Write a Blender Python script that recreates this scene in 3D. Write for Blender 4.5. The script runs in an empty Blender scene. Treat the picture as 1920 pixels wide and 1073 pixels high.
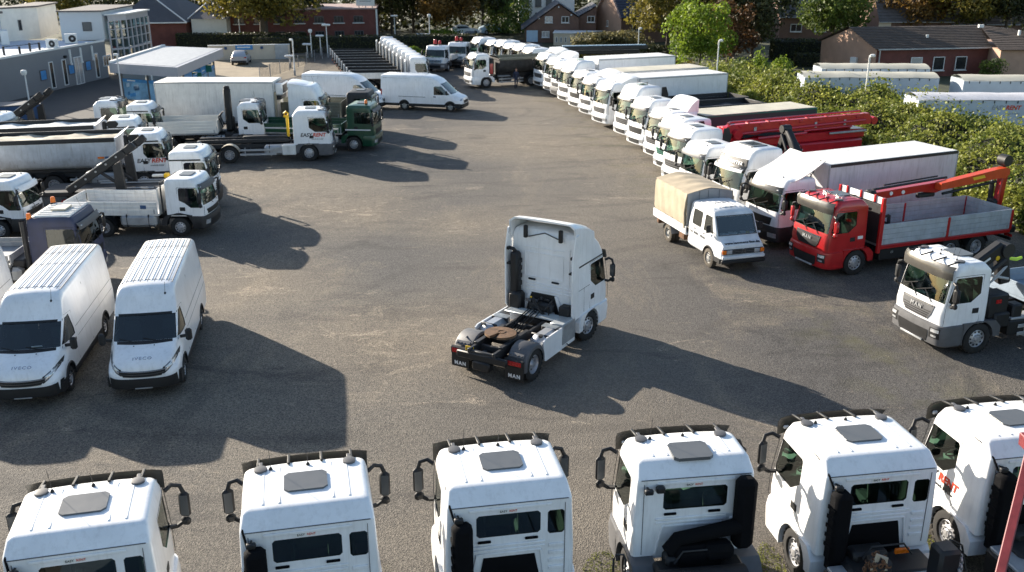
import bpy, bmesh, math, random
import numpy as np
from mathutils import Vector, Matrix

R = math.radians
SC = bpy.context.scene
COL = SC.collection
random.seed(7)

# ------------------------------------------------------------------ camera
cam_d = bpy.data.cameras.new('camera')
cam_d.sensor_width = 36.0
cam_d.lens = 33.75
cam_d.clip_start = 0.5
cam_d.clip_end = 2000
cam_d.dof.use_dof = True
cam_d.dof.focus_distance = 24.0
cam_d.dof.aperture_fstop = 1.5
cam = bpy.data.objects.new('camera', cam_d)
cam.location = (0, 0, 12.0)
cam.rotation_euler = (R(90 - 19.4), 0, 0)
COL.objects.link(cam)
SC.camera = cam

# ------------------------------------------------------------------ light
SUN_AZ, SUN_EL = -49.0, 19.3            # where the sun stands (clockwise from +Y), its height
w = bpy.data.worlds.new('World')
SC.world = w
w.use_nodes = True
nt = w.node_tree
bg = nt.nodes['Background']
sky = nt.nodes.new('ShaderNodeTexSky')
sky.sky_type = 'NISHITA'
sky.sun_disc = False
sky.sun_elevation = R(SUN_EL)
sky.sun_rotation = R(SUN_AZ)
sky.air_density = 1.0
sky.dust_density = 0.7
nt.links.new(sky.outputs[0], bg.inputs[0])
bg.inputs[1].default_value = 0.085
sd = bpy.data.lights.new('sun', 'SUN')
sd.energy = 5.0
sd.angle = R(0.5)
sd.color = (1.0, 0.90, 0.76)
sun = bpy.data.objects.new('sun', sd)
v = Vector((math.sin(R(SUN_AZ)) * math.cos(R(SUN_EL)), math.cos(R(SUN_AZ)) * math.cos(R(SUN_EL)), math.sin(R(SUN_EL))))
sun.rotation_euler = v.to_track_quat('Z', 'Y').to_euler()
sun.location = (-30, 20, 40)
COL.objects.link(sun)
SC.view_settings.view_transform = 'Standard'
SC.view_settings.look = 'None'
SC.view_settings.gamma = 1
SC.view_settings.exposure = 1.4

# ------------------------------------------------------------------ materials
MATS = {}


def nodes_mat(name):
    m = bpy.data.materials.new(name)
    m.use_nodes = True
    return m, m.node_tree, m.node_tree.nodes['Principled BSDF']


def mat(name, col, rough=0.5, metal=0.0, coat=0.0, var=0.12, vscale=3.0, bump=0.0, bscale=60.0, spec=0.5, streak=0.0):
    """plain procedural material: colour broken up by noise so that no surface is dead even"""
    if name in MATS:
        return MATS[name]
    m, nt, b = nodes_mat(name)
    tc = nt.nodes.new('ShaderNodeTexCoord')
    oi = nt.nodes.new('ShaderNodeObjectInfo')
    ad = nt.nodes.new('ShaderNodeVectorMath')
    nt.links.new(tc.outputs['Object'], ad.inputs[0])
    nt.links.new(oi.outputs['Location'], ad.inputs[1])
    n = nt.nodes.new('ShaderNodeTexNoise')
    n.inputs['Scale'].default_value = vscale
    n.inputs['Detail'].default_value = 6
    n.inputs['Roughness'].default_value = 0.65
    nt.links.new(ad.outputs[0], n.inputs['Vector'])
    r = nt.nodes.new('ShaderNodeMapRange')
    r.inputs[1].default_value = 0.3
    r.inputs[2].default_value = 0.7
    r.inputs[3].default_value = 1.0 - var
    r.inputs[4].default_value = 1.0 + var * 0.4
    nt.links.new(n.outputs[0], r.inputs[0])
    mx = nt.nodes.new('ShaderNodeVectorMath')
    mx.operation = 'SCALE'
    mx.inputs[0].default_value = col[:3]
    nt.links.new(r.outputs[0], mx.inputs['Scale'])
    col_out = mx.outputs[0]
    if streak:              # rain-washed dirt: noise drawn out downwards
        mp = nt.nodes.new('ShaderNodeMapping')
        mp.inputs['Scale'].default_value = (7, 7, .7)
        nt.links.new(ad.outputs[0], mp.inputs[0])
        n3 = nt.nodes.new('ShaderNodeTexNoise')
        n3.inputs['Scale'].default_value = 1.3
        n3.inputs['Detail'].default_value = 7
        n3.inputs['Roughness'].default_value = .7
        nt.links.new(mp.outputs[0], n3.inputs['Vector'])
        r3 = nt.nodes.new('ShaderNodeMapRange')
        r3.inputs[1].default_value = .5
        r3.inputs[2].default_value = .75
        r3.inputs[3].default_value = 0
        r3.inputs[4].default_value = streak
        nt.links.new(n3.outputs[0], r3.inputs[0])
        dm = nt.nodes.new('ShaderNodeMix')
        dm.data_type = 'RGBA'
        dm.inputs[7].default_value = (.20, .18, .15, 1)
        nt.links.new(r3.outputs[0], dm.inputs[0])
        nt.links.new(col_out, dm.inputs[6])
        col_out = dm.outputs[2]
    nt.links.new(col_out, b.inputs['Base Color'])
    r2 = nt.nodes.new('ShaderNodeMapRange')
    r2.inputs[3].default_value = max(0.02, rough - 0.08)
    r2.inputs[4].default_value = min(1, rough + 0.12)
    nt.links.new(n.outputs[0], r2.inputs[0])
    nt.links.new(r2.outputs[0], b.inputs['Roughness'])
    b.inputs['Metallic'].default_value = metal
    b.inputs['Coat Weight'].default_value = coat
    b.inputs['Coat Roughness'].default_value = 0.12
    b.inputs['Specular IOR Level'].default_value = spec
    if bump:
        n2 = nt.nodes.new('ShaderNodeTexNoise')
        n2.inputs['Scale'].default_value = bscale
        n2.inputs['Detail'].default_value = 4
        nt.links.new(ad.outputs[0], n2.inputs['Vector'])
        bp = nt.nodes.new('ShaderNodeBump')
        bp.inputs['Strength'].default_value = bump
        bp.inputs['Distance'].default_value = 0.03
        nt.links.new(n2.outputs[0], bp.inputs['Height'])
        nt.links.new(bp.outputs[0], b.inputs['Normal'])
    MATS[name] = m
    return m


def glass_mat(name, tint, refl=0.12):
    m = bpy.data.materials.new(name)
    m.use_nodes = True
    nt = m.node_tree
    nt.nodes.remove(nt.nodes['Principled BSDF'])
    out = nt.nodes['Material Output']
    tr = nt.nodes.new('ShaderNodeBsdfTransparent')
    tr.inputs[0].default_value = (*tint, 1)
    gl = nt.nodes.new('ShaderNodeBsdfGlossy')
    gl.inputs['Roughness'].default_value = 0.03
    gl.inputs[0].default_value = (0.95, 1, 0.97, 1)
    fr = nt.nodes.new('ShaderNodeFresnel')
    fr.inputs[0].default_value = 1.55
    ad = nt.nodes.new('ShaderNodeMath')
    ad.operation = 'ADD'
    ad.inputs[1].default_value = refl - 0.045
    ad.use_clamp = True
    nt.links.new(fr.outputs[0], ad.inputs[0])
    mx = nt.nodes.new('ShaderNodeMixShader')
    nt.links.new(ad.outputs[0], mx.inputs[0])
    nt.links.new(tr.outputs[0], mx.inputs[1])
    nt.links.new(gl.outputs[0], mx.inputs[2])
    nt.links.new(mx.outputs[0], out.inputs[0])
    MATS[name] = m
    return m


def leaf_mat(name, c1, c2, scale=0.6, trans=0.35):
    m, nt, b = nodes_mat(name)
    tc = nt.nodes.new('ShaderNodeNewGeometry')
    n = nt.nodes.new('ShaderNodeTexNoise')
    n.inputs['Scale'].default_value = scale
    n.inputs['Detail'].default_value = 5
    n.inputs['Roughness'].default_value = 0.7
    nt.links.new(tc.outputs['Position'], n.inputs['Vector'])
    n2 = nt.nodes.new('ShaderNodeTexWhiteNoise')
    nt.links.new(tc.outputs['Random Per Island'], n2.inputs['Vector'])
    r = nt.nodes.new('ShaderNodeValToRGB')
    r.color_ramp.elements[0].position = 0.35
    r.color_ramp.elements[1].position = 0.66
    r.color_ramp.elements[0].color = (*c1, 1)
    r.color_ramp.elements[1].color = (*c2, 1)
    nt.links.new(n.outputs[0], r.inputs[0])
    hs = nt.nodes.new('ShaderNodeHueSaturation')
    mr = nt.nodes.new('ShaderNodeMapRange')
    mr.inputs[3].default_value = 0.6
    mr.inputs[4].default_value = 1.35
    nt.links.new(tc.outputs['Random Per Island'], mr.inputs[0])
    nt.links.new(mr.outputs[0], hs.inputs['Value'])
    nt.links.new(r.outputs[0], hs.inputs['Color'])
    nt.links.new(hs.outputs[0], b.inputs['Base Color'])
    b.inputs['Roughness'].default_value = 0.55
    b.inputs['Specular IOR Level'].default_value = 0.3
    tl = nt.nodes.new('ShaderNodeBsdfTranslucent')
    nt.links.new(hs.outputs[0], tl.inputs[0])
    mx = nt.nodes.new('ShaderNodeMixShader')
    mx.inputs[0].default_value = trans
    nt.links.new(b.outputs[0], mx.inputs[1])
    nt.links.new(tl.outputs[0], mx.inputs[2])
    nt.links.new(mx.outputs[0], nt.nodes['Material Output'].inputs[0])
    MATS[name] = m
    return m


WHITE = mat('white paint', (0.84, 0.845, 0.85), 0.32, coat=0.4, var=0.11, vscale=1.1, streak=.22)
WHITE2 = mat('dusty white paint', (0.72, 0.71, 0.68), 0.45, var=0.16, vscale=1.6, streak=.4)
CREAM = mat('off white panel', (0.74, 0.72, 0.66), 0.5, var=0.12, vscale=1.1)
RED = mat('red paint', (0.42, 0.010, 0.012), 0.32, coat=0.5, var=0.15)
PUMPRED = mat('crimson paint', (0.45, 0.008, 0.02), 0.33, coat=0.5, var=0.2)
ORANGE = mat('orange red paint', (0.58, 0.06, 0.012), 0.4, var=0.2)
GREEN = mat('dark green paint', (0.006, 0.055, 0.027), 0.35, coat=0.3, var=0.2)
TEAL = mat('teal green paint', (0.02, 0.17, 0.12), 0.4, var=0.15)
NAVY = mat('faded navy paint', (0.032, 0.038, 0.08), 0.5, var=0.25)
SILVER = mat('silver paint', (0.42, 0.43, 0.45), 0.35, metal=0.4, var=0.1)
BLACK = mat('black plastic', (0.010, 0.010, 0.011), 0.55, var=0.35, vscale=4)
SOOT = mat('matt black intake', (0.006, 0.006, 0.007), 0.9, var=0.3, spec=0.12)
DARK = mat('dark frame paint', (0.022, 0.022, 0.024), 0.55, var=0.5, vscale=5)
GREYPL = mat('grey plastic', (0.10, 0.10, 0.105), 0.55, var=0.25)
HATCH = mat('roof hatch glass', (0.10, 0.105, 0.11), 0.35, var=0.1)
VISOR = mat('smoked visor', (0.075, 0.07, 0.062), 0.2, var=0.2)
TYRE = mat('tyre rubber', (0.02, 0.019, 0.018), 0.85, var=0.5, vscale=6)
TYREDUST = mat('dusty tyre rubber', (0.10, 0.085, 0.065), 0.9, var=0.4, vscale=6)
RIM = mat('wheel steel', (0.50, 0.50, 0.52), 0.4, metal=0.6, var=0.3, vscale=8)
RIMW = mat('painted wheel', (0.42, 0.41, 0.38), 0.5, var=0.4, vscale=8)
ALU = mat('aluminium board', (0.52, 0.55, 0.56), 0.42, metal=0.45, var=0.16, vscale=2.2)
ALUD = mat('worn aluminium', (0.36, 0.37, 0.38), 0.5, metal=0.4, var=0.35, vscale=2.6)
STEEL = mat('galvanised steel', (0.42, 0.43, 0.44), 0.5, metal=0.5, var=0.25)
BOARD = mat('grey painted board', (0.42, 0.45, 0.48), 0.6, var=0.25, vscale=1.8, streak=.4)
RUST = mat('rusty steel', (0.16, 0.075, 0.035), 0.85, var=0.6, vscale=6)
RUSTPLATE = mat('greasy rusty plate', (0.19, 0.11, 0.06), 0.6, metal=0.2, var=0.55, vscale=7)
BLUEGREY = mat('loading floor mesh', (0.23, 0.29, 0.36), 0.5, var=0.15, bump=0.4, bscale=30)
TARP = mat('beige tarpaulin', (0.42, 0.35, 0.25), 0.8, var=0.22, vscale=1.4, bump=0.25, bscale=3)
TARPF = mat('grey tarpaulin', (0.36, 0.35, 0.34), 0.8, var=0.22, vscale=1.4, bump=0.2, bscale=3)
CURT = mat('white curtain', (0.62, 0.61, 0.63), 0.6, var=0.16, vscale=0.9, bump=0.15, bscale=2, streak=.45)
CURTG = mat('dark curtain', (0.03, 0.045, 0.05), 0.55, var=0.2)
TARPT = mat('cream roof sheet', (0.52, 0.49, 0.40), 0.7, var=0.2, vscale=0.8)
OLIVE = mat('olive grey steel', (0.17, 0.17, 0.13), 0.6, var=0.3)
TIPGREY = mat('worn tipper steel', (0.58, 0.61, 0.66), 0.45, metal=0.1, var=0.25, vscale=1.2, streak=.5)
TIPINS = mat('sandy tipper steel', (0.50, 0.44, 0.34), 0.7, var=0.35, vscale=1.5)
LAMPG = mat('lamp glass', (0.55, 0.56, 0.57), 0.15, metal=0.4, var=0.3, vscale=14)
AMBER = mat('amber lens', (0.80, 0.18, 0.01), 0.25, var=0.15, vscale=10)
REDL = mat('red lens', (0.42, 0.01, 0.012), 0.25, var=0.2, vscale=10)
YELLOW = mat('yellow paint', (0.80, 0.50, 0.02), 0.5, var=0.2)
HIVIS = mat('hi vis green', (0.50, 0.75, 0.04), 0.5, var=0.1)
SKYBLUE = mat('pale blue paint', (0.42, 0.55, 0.66), 0.4, var=0.1)
BLUE = mat('blue tarp', (0.04, 0.09, 0.20), 0.6, var=0.2)
INT = mat('cab lining', (0.045, 0.045, 0.045), 0.8, var=0.2)
INTL = mat('light cab trim', (0.085, 0.10, 0.088), 0.7, var=0.2)
SEATM = mat('seat cloth', (0.07, 0.075, 0.075), 0.9, var=0.2)
PAPER = mat('paper', (0.75, 0.75, 0.72), 0.7, var=0.06)
LETBLK = mat('black lettering', (0.02, 0.02, 0.02), 0.5)
LETRED = mat('red lettering', (0.62, 0.05, 0.02), 0.5)
LETWHT = mat('white lettering', (0.75, 0.75, 0.75), 0.5)
LETGRY = mat('grey lettering', (0.30, 0.31, 0.32), 0.5)
CHROME = mat('chrome', (0.7, 0.7, 0.7), 0.15, metal=1.0, var=0.05)
GLASS = glass_mat('cab glass', (0.38, 0.55, 0.46), 0.06)
GLASSD = glass_mat('dark glass', (0.10, 0.12, 0.12), 0.06)
GLASSV = glass_mat('van glass', (0.40, 0.47, 0.52), 0.10)

# ------------------------------------------------------------------ mesh helpers


class MB:
    """collects shapes and links them as ONE mesh; the last material set goes on what follows"""

    def __init__(s):
        s.v, s.f, s.m, s.sm, s.mats, s.k = [], [], [], [], [], 0
        s.smooth = False

    def mat(s, m):
        if m not in s.mats:
            s.mats.append(m)
        s.k = s.mats.index(m)
        return s

    def add(s, vs, fs, smooth=None):
        o = len(s.v)
        s.v += [tuple(p) for p in vs]
        for f in fs:
            s.f.append([i + o for i in f])
            s.m.append(s.k)
            s.sm.append(s.smooth if smooth is None else smooth)
        return s

    def box(s, c, d, bev=0.0, M=None):
        hx, hy, hz = d[0] / 2, d[1] / 2, d[2] / 2
        if bev <= 0:
            vs = [Vector((x, y, z)) for x in (-hx, hx) for y in (-hy, hy) for z in (-hz, hz)]
            fs = [(0, 1, 3, 2), (4, 6, 7, 5), (0, 4, 5, 1), (2, 3, 7, 6), (0, 2, 6, 4), (1, 5, 7, 3)]
        else:
            b = min(bev, hx * .95, hy * .95, hz * .95)
            vs, idx = [], {}
            for sx in (-1, 1):
                for sy in (-1, 1):
                    for sz in (-1, 1):
                        for a in range(3):
                            p = [sx * (hx - b), sy * (hy - b), sz * (hz - b)]
                            p[a] = (sx * hx, sy * hy, sz * hz)[a]
                            idx[(sx, sy, sz, a)] = len(vs)
                            vs.append(Vector(p))
            fs = []
            for a in range(3):
                b1, b2 = [q for q in range(3) if q != a]
                for sg in (-1, 1):
                    q = []
                    for (u, t) in ((-1, -1), (1, -1), (1, 1), (-1, 1)):
                        k = [0, 0, 0]
                        k[a] = sg
                        k[b1] = u
                        k[b2] = t
                        q.append(idx[(*k, a)])
                    fs.append(tuple(q))
            for a in range(3):
                b1, b2 = [q for q in range(3) if q != a]
                for u in (-1, 1):
                    for t in (-1, 1):
                        q = []
                        for (e, ax) in ((-1, b1), (1, b1), (1, b2), (-1, b2)):
                            k = [0, 0, 0]
                            k[a] = e
                            k[b1] = u
                            k[b2] = t
                            q.append(idx[(*k, ax)])
                        fs.append(tuple(q))
            for sx in (-1, 1):
                for sy in (-1, 1):
                    for sz in (-1, 1):
                        fs.append(tuple(idx[(sx, sy, sz, a)] for a in range(3)))
        C = Vector(c)
        vs = [((M @ p) if M else p) + C for p in vs]
        return s.add(vs, fs)

    def bar(s, a, b, wd, ht, bev=0.0):
        """box-section bar from a to b"""
        a, b = Vector(a), Vector(b)
        d = b - a
        L = d.length
        q = d.to_track_quat('Y', 'Z').to_matrix()
        return s.box((a + b) / 2, (wd, L, ht), bev, q)

    def prism(s, poly, axis, a, b):
        """polygon extruded along an axis; for 'x' the polygon is (y,z), 'y' (x,z), 'z' (x,y)"""
        def P(p, t):
            return {'x': (t, p[0], p[1]), 'y': (p[0], t, p[1]), 'z': (p[0], p[1], t)}[axis]
        n = len(poly)
        vs = [P(p, a) for p in poly] + [P(p, b) for p in poly]
        fs = [tuple(range(n - 1, -1, -1)), tuple(range(n, 2 * n))]
        fs += [(i, (i + 1) % n, n + (i + 1) % n, n + i) for i in range(n)]
        return s.add(vs, fs)

    def tube(s, pts, r, n=6, cap=True):
        pts = [Vector(p) for p in pts]
        vs, fs = [], []
        up = Vector((0, 0, 1))
        for i, p in enumerate(pts):
            d = (pts[min(i + 1, len(pts) - 1)] - pts[max(i - 1, 0)]).normalized()
            if abs(d.dot(up)) > 0.97:
                u = d.cross(Vector((1, 0, 0))).normalized()
            else:
                u = d.cross(up).normalized()
            w_ = d.cross(u)
            rr = r[i] if isinstance(r, (list, tuple)) else r
            for k in range(n):
                t = 2 * math.pi * k / n
                vs.append(p + u * (rr * math.cos(t)) + w_ * (rr * math.sin(t)))
        for i in range(len(pts) - 1):
            for k in range(n):
                fs.append((i * n + k, i * n + (k + 1) % n, (i + 1) * n + (k + 1) % n, (i + 1) * n + k))
        s.add(vs, fs, True)
        if cap:
            o = len(vs)
            s.add(vs[:n], [tuple(range(n - 1, -1, -1))], False)
            s.add(vs[o - n:], [tuple(range(n))], False)
        return s

    def lathe(s, prof, axis='x', c=(0, 0, 0), n=24, flip=1):
        """profile [(along axis, radius)]"""
        vs, fs = [], []
        for (t, r) in prof:
            for k in range(n):
                a = 2 * math.pi * k / n
                u, q = r * math.cos(a), r * math.sin(a)
                t2 = t * flip
                p = {'x': (t2, u, q), 'y': (u, t2, q), 'z': (u, q, t2)}[axis]
                vs.append((p[0] + c[0], p[1] + c[1], p[2] + c[2]))
        for i in range(len(prof) - 1):
            for k in range(n):
                fs.append((i * n + k, i * n + (k + 1) % n, (i + 1) * n + (k + 1) % n, (i + 1) * n + k))
        return s.add(vs, fs, True)

    def grid(s, P, smooth=True):
        """P[i][j] points"""
        nj = len(P[0])
        vs = [p for row in P for p in row]
        fs = [(i * nj + j, i * nj + j + 1, (i + 1) * nj + j + 1, (i + 1) * nj + j) for i in range(len(P) - 1) for j in range(nj - 1)]
        return s.add(vs, fs, smooth)

    def mesh(s, name, recalc=True, sharp=40):
        me = bpy.data.meshes.new(name)
        me.from_pydata(s.v, [], s.f)
        for m in s.mats:
            me.materials.append(m)
        me.polygons.foreach_set('material_index', s.m)
        me.polygons.foreach_set('use_smooth', s.sm)
        if recalc:
            bm = bmesh.new()
            bm.from_mesh(me)
            bmesh.ops.remove_doubles(bm, verts=bm.verts, dist=0.0004)
            bmesh.ops.recalc_face_normals(bm, faces=bm.faces)
            bm.to_mesh(me)
            bm.free()
        if any(s.sm):
            me.set_sharp_from_angle(angle=R(sharp))
        me.update()
        return me


def rotz(t):
    return Matrix.Rotation(t, 3, 'Z')


def obj(name, me, parent=None, loc=(0, 0, 0), rot=(0, 0, 0), label=None):
    if isinstance(me, MB):
        me = me.mesh(name)
    o = bpy.data.objects.new(name, me)
    COL.objects.link(o)
    o.location = loc
    o.rotation_euler = rot
    if parent is not None:
        o.parent = parent
    if label:
        o['label'] = label
    return o


def tag(o, label, cat, group=None, kind=None):
    if label:
        o['label'] = label
    if cat:
        o['category'] = cat
    if group:
        o['group'] = group
    if kind:
        o['kind'] = kind
    return o


def thing(name, label, cat, x, y, heading=0.0, z=0.0, group=None):
    """an Empty at the thing's base; heading clockwise from +Y in degrees, its parts point along their own +Y"""
    o = bpy.data.objects.new(name, None)
    o.empty_display_size = 0.3
    COL.objects.link(o)
    o.location = (x, y, z)
    o.rotation_euler = (0, 0, -R(heading))
    return tag(o, label, cat, group)


CACHE = {}


def part(name, parent, key, fn, loc=(0, 0, 0), rot=(0, 0, 0), label=None):
    """a child mesh; repeats with the same key share their mesh data"""
    if key is None or key not in CACHE:
        me = fn()
        if isinstance(me, MB):
            me = me.mesh(name)
        if key is not None:
            CACHE[key] = me
    else:
        me = CACHE[key]
    return obj(name, me, parent, loc, rot, label)


def text_mesh(txt, size, m, align='CENTER', shear=0.0, space=1.0, ext=0.004, bold=0.0):
    key = ('text', txt, size, m.name, align, shear, space, bold)
    if key in CACHE:
        return CACHE[key]
    c = bpy.data.curves.new('lettering', 'FONT')
    c.body = txt
    c.size = size
    c.align_x = align
    c.align_y = 'CENTER'
    c.shear = shear
    c.space_character = space
    c.extrude = ext
    c.offset = bold
    c.resolution_u = 2
    o = bpy.data.objects.new('lettering', c)
    COL.objects.link(o)
    dg = bpy.context.evaluated_depsgraph_get()
    me = bpy.data.meshes.new_from_object(o.evaluated_get(dg))
    bpy.data.objects.remove(o)
    me.materials.clear()
    me.materials.append(m)
    CACHE[key] = me
    return me


def text(parent, txt, size, loc, rot, m, **k):
    return obj('lettering', text_mesh(txt, size, m, **k), parent, loc, rot)

# ------------------------------------------------------------------ cabs


def lerp_tab(tab, z, k):
    if z <= tab[0][0]:
        return tab[0][k]
    for a, b in zip(tab, tab[1:]):
        if z <= b[0]:
            t = (z - a[0]) / max(1e-6, b[0] - a[0])
            return a[k] * (1 - t) + b[k] * t
    return tab[-1][k]


class Cab:
    """a lofted body: lv = [(z, half width, front y, rear y)], bow and corner radii; front(x, z) gives its nose surface"""

    def __init__(s, lv, bow=0.07, rf=0.2, rr=0.06):
        s.lv, s.bow, s.rf, s.rr = lv, bow, rf, rr

    def w(s, z):
        return lerp_tab(s.lv, z, 1)

    def yf(s, z):
        return lerp_tab(s.lv, z, 2)

    def yr(s, z):
        return lerp_tab(s.lv, z, 3)

    def front(s, x, z):
        w_, f = s.w(z), s.yf(z)
        x = abs(x)
        y = f - s.bow * (min(x, w_ - s.rf) / w_) ** 2
        if x > w_ - s.rf:
            d = min(s.rf, x - (w_ - s.rf))
            y -= s.rf - math.sqrt(max(0, s.rf ** 2 - d * d))
        return y

    def ring(s, z, w_, yf, yr, inset=0.0):
        rf, rr, bow = s.rf, s.rr, s.bow
        F = yf - bow * ((w_ - rf) / w_) ** 2
        h = [(0, yr), (w_ * .5, yr), (w_ - rr, yr)]
        for k in range(1, 4):
            a = math.pi / 2 * k / 3
            h.append((w_ - rr + rr * math.sin(a), yr + rr - rr * math.cos(a)))
        h.append((w_, (yr + rr) * .67 + (F - rf) * .33))
        h.append((w_, (yr + rr) * .33 + (F - rf) * .67))
        for k in range(0, 6):
            a = math.pi / 2 * k / 5
            h.append((w_ - rf + rf * math.cos(a), F - rf + rf * math.sin(a)))
        for q in (.75, .5, .25):
            x = (w_ - rf) * q
            h.append((x, yf - bow * (x / w_) ** 2))
        h.append((0, yf))
        full = h + [(-x, y) for (x, y) in h[-2:0:-1]]
        return [(x, y, z) for (x, y) in full]

    def loft(s, mb, cap_top=True, cap_bottom=True, crown=0.03):
        rings = [s.ring(*l[:4]) for l in s.lv]
        n = len(rings[0])
        vs = [p for r in rings for p in r]
        fs = []
        for i in range(len(rings) - 1):
            for k in range(n):
                fs.append((i * n + k, i * n + (k + 1) % n, (i + 1) * n + (k + 1) % n, (i + 1) * n + k))
        if cap_top:
            z, w_, yf, yr = s.lv[-1][:4]
            vs.append((0, (yf + yr) / 2, z + crown))
            o = (len(rings) - 1) * n
            fs += [(o + k, o + (k + 1) % n, len(vs) - 1) for k in range(n)]
        if cap_bottom:
            fs.append(tuple(range(n - 1, -1, -1)))
        mb.add(vs, fs, True)
        return mb


def inside(poly, u, v_):
    c = False
    n = len(poly)
    for i in range(n):
        (a, b), (d, e) = poly[i], poly[(i + 1) % n]
        if (b > v_) != (e > v_) and u < (d - a) * (v_ - b) / (e - b) + a:
            c = not c
    return c


def rrect(a0, b0, a1, b1, r):
    return [(a0 + r, b0), (a1 - r, b0), (a1, b0 + r), (a1, b1 - r), (a1 - r, b1), (a0 + r, b1), (a0, b1 - r), (a0, b0 + r)]


def glazed_shell(cab, paint, front, side, rear, lining=INT, glass=GLASS, jamb=0.03):
    """cut real window openings into a lofted cab. front, side, rear: lists of polygons.
    returns (shell mesh, {'front': glass mesh, 'side_r':..., 'side_l':..., 'rear':...})"""
    tmp = MB().mat(paint)
    cab.loft(tmp, cap_bottom=False)
    bm = bmesh.new()
    me = tmp.mesh('tmp')
    bm.from_mesh(me)
    bpy.data.meshes.remove(me)
    bm.normal_update()
    sets = [('front', 0, front, lambda n: n.y > 0.3 and abs(n.z) < .9), ('side', 1, side, lambda n: abs(n.x) > 0.75), ('rear', 0, rear, lambda n: n.y < -0.6)]
    panes = {}
    dele = []
    for (nm, ax, polys, test) in sets:
        for poly in polys:
            for i in range(len(poly)):
                (a, b), (d, e) = poly[i], poly[(i + 1) % len(poly)]
                if ax == 0:
                    co, no = Vector((a, 0, b)), Vector((-(e - b), 0, d - a))
                else:
                    co, no = Vector((0, a, b)), Vector((0, -(e - b), d - a))
                fs = [f for f in bm.faces if test(f.normal)]
                g = list({v_ for f in fs for v_ in f.verts}) + list({e_ for f in fs for e_ in f.edges}) + fs
                bmesh.ops.bisect_plane(bm, geom=g, dist=0.0005, plane_co=co, plane_no=no)
                bm.normal_update()
    for (nm, ax, polys, test) in sets:
        for poly in polys:
            for f in bm.faces:
                if test(f.normal):
                    c = f.calc_center_median()
                    u = c.x if ax == 0 else c.y
                    if inside(poly, u, c.z):
                        k = nm if nm != 'side' else ('side_r' if c.x > 0 else 'side_l')
                        panes.setdefault(k, []).append([v_.co - v_.normal * 0.014 for v_ in f.verts])
                        dele.append(f)
    bmesh.ops.delete(bm, geom=list(set(dele)), context='FACES')
    bm.normal_update()
    zlow = cab.lv[0][0] + 0.02
    out = MB()
    idx = {v_: i for i, v_ in enumerate(bm.verts)}
    out.mat(paint)
    out.add([v_.co.copy() for v_ in bm.verts], [[idx[v_] for v_ in f.verts] for f in bm.faces], True)
    out.mat(BLACK)
    for e_ in bm.edges:
        if len(e_.link_faces) == 1 and min(v_.co.z for v_ in e_.verts) > zlow:
            a, b = e_.verts
            out.add([a.co, b.co, b.co - b.normal * jamb, a.co - a.normal * jamb], [(0, 1, 2, 3)], False)
    out.mat(lining)
    o2 = [v_.co - v_.normal * 0.045 for v_ in bm.verts]
    out.add(o2, [[idx[v_] for v_ in reversed(f.verts)] for f in bm.faces], True)
    zf = cab.lv[0][0] + 0.12
    w_, f_, r_ = cab.w(zf) - .05, cab.yf(zf) - .08, cab.yr(zf) + .06
    out.add([(-w_, r_, zf), (w_, r_, zf), (w_, f_ - .15, zf), (-w_, f_ - .15, zf)], [(0, 1, 2, 3)], False)
    bm.free()
    shell = out.mesh('cab', recalc=False, sharp=38)
    res = {}
    for k, fl in panes.items():
        g = MB().mat(glass)
        for q in fl:
            g.add(q, [tuple(range(len(q)))], True)
        res[k] = g.mesh('pane')
    return shell, res


def nose_patch(mb, cab, poly_rows, off, thick=0.0):
    """a panel following the nose: rows of (z, x0, x1); off = how far it stands proud"""
    N = 8
    P = []
    for (z, x0, x1) in poly_rows:
        row = []
        for k in range(N + 1):
            x = x0 + (x1 - x0) * k / N
            row.append((x, cab.front(x, z) + off, z))
        P.append(row)
    mb.grid(P)
    if thick:
        # returns to the surface along the rim
        rim = P[0] + [r[-1] for r in P[1:]] + P[-1][-2::-1] + [r[0] for r in P[-2:0:-1]]
        back = [(p[0], p[1] - thick, p[2]) for p in rim]
        n = len(rim)
        mb.add(rim + back, [(i, (i + 1) % n, n + (i + 1) % n, n + i) for i in range(n)], False)
    return mb


# ---- wheels


def wheel_mesh(r, wd, tyre=TYRE):
    mb = MB().mat(tyre)
    h = wd / 2
    ri = r * 0.57
    mb.lathe([(-h * .7, ri), (-h, ri * 1.12), (-h * .98, r * .9), (-h * .8, r * .985), (-h * .25, r), (h * .25, r), (h * .8, r * .985), (h * .98, r * .9), (h, ri * 1.12), (h * .7, ri)], 'x', n=28)
    for k in range(22):        # tread blocks
        a = 2 * math.pi * k / 22
        for sx in (-.55, .55):
            mb.box((sx * h, r * 1.002 * math.cos(a), r * 1.002 * math.sin(a)), (h * .75, r * .16, .02), 0, Matrix.Rotation(a - math.pi / 2, 3, 'X'))
    return mb.mesh('wheel')


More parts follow.
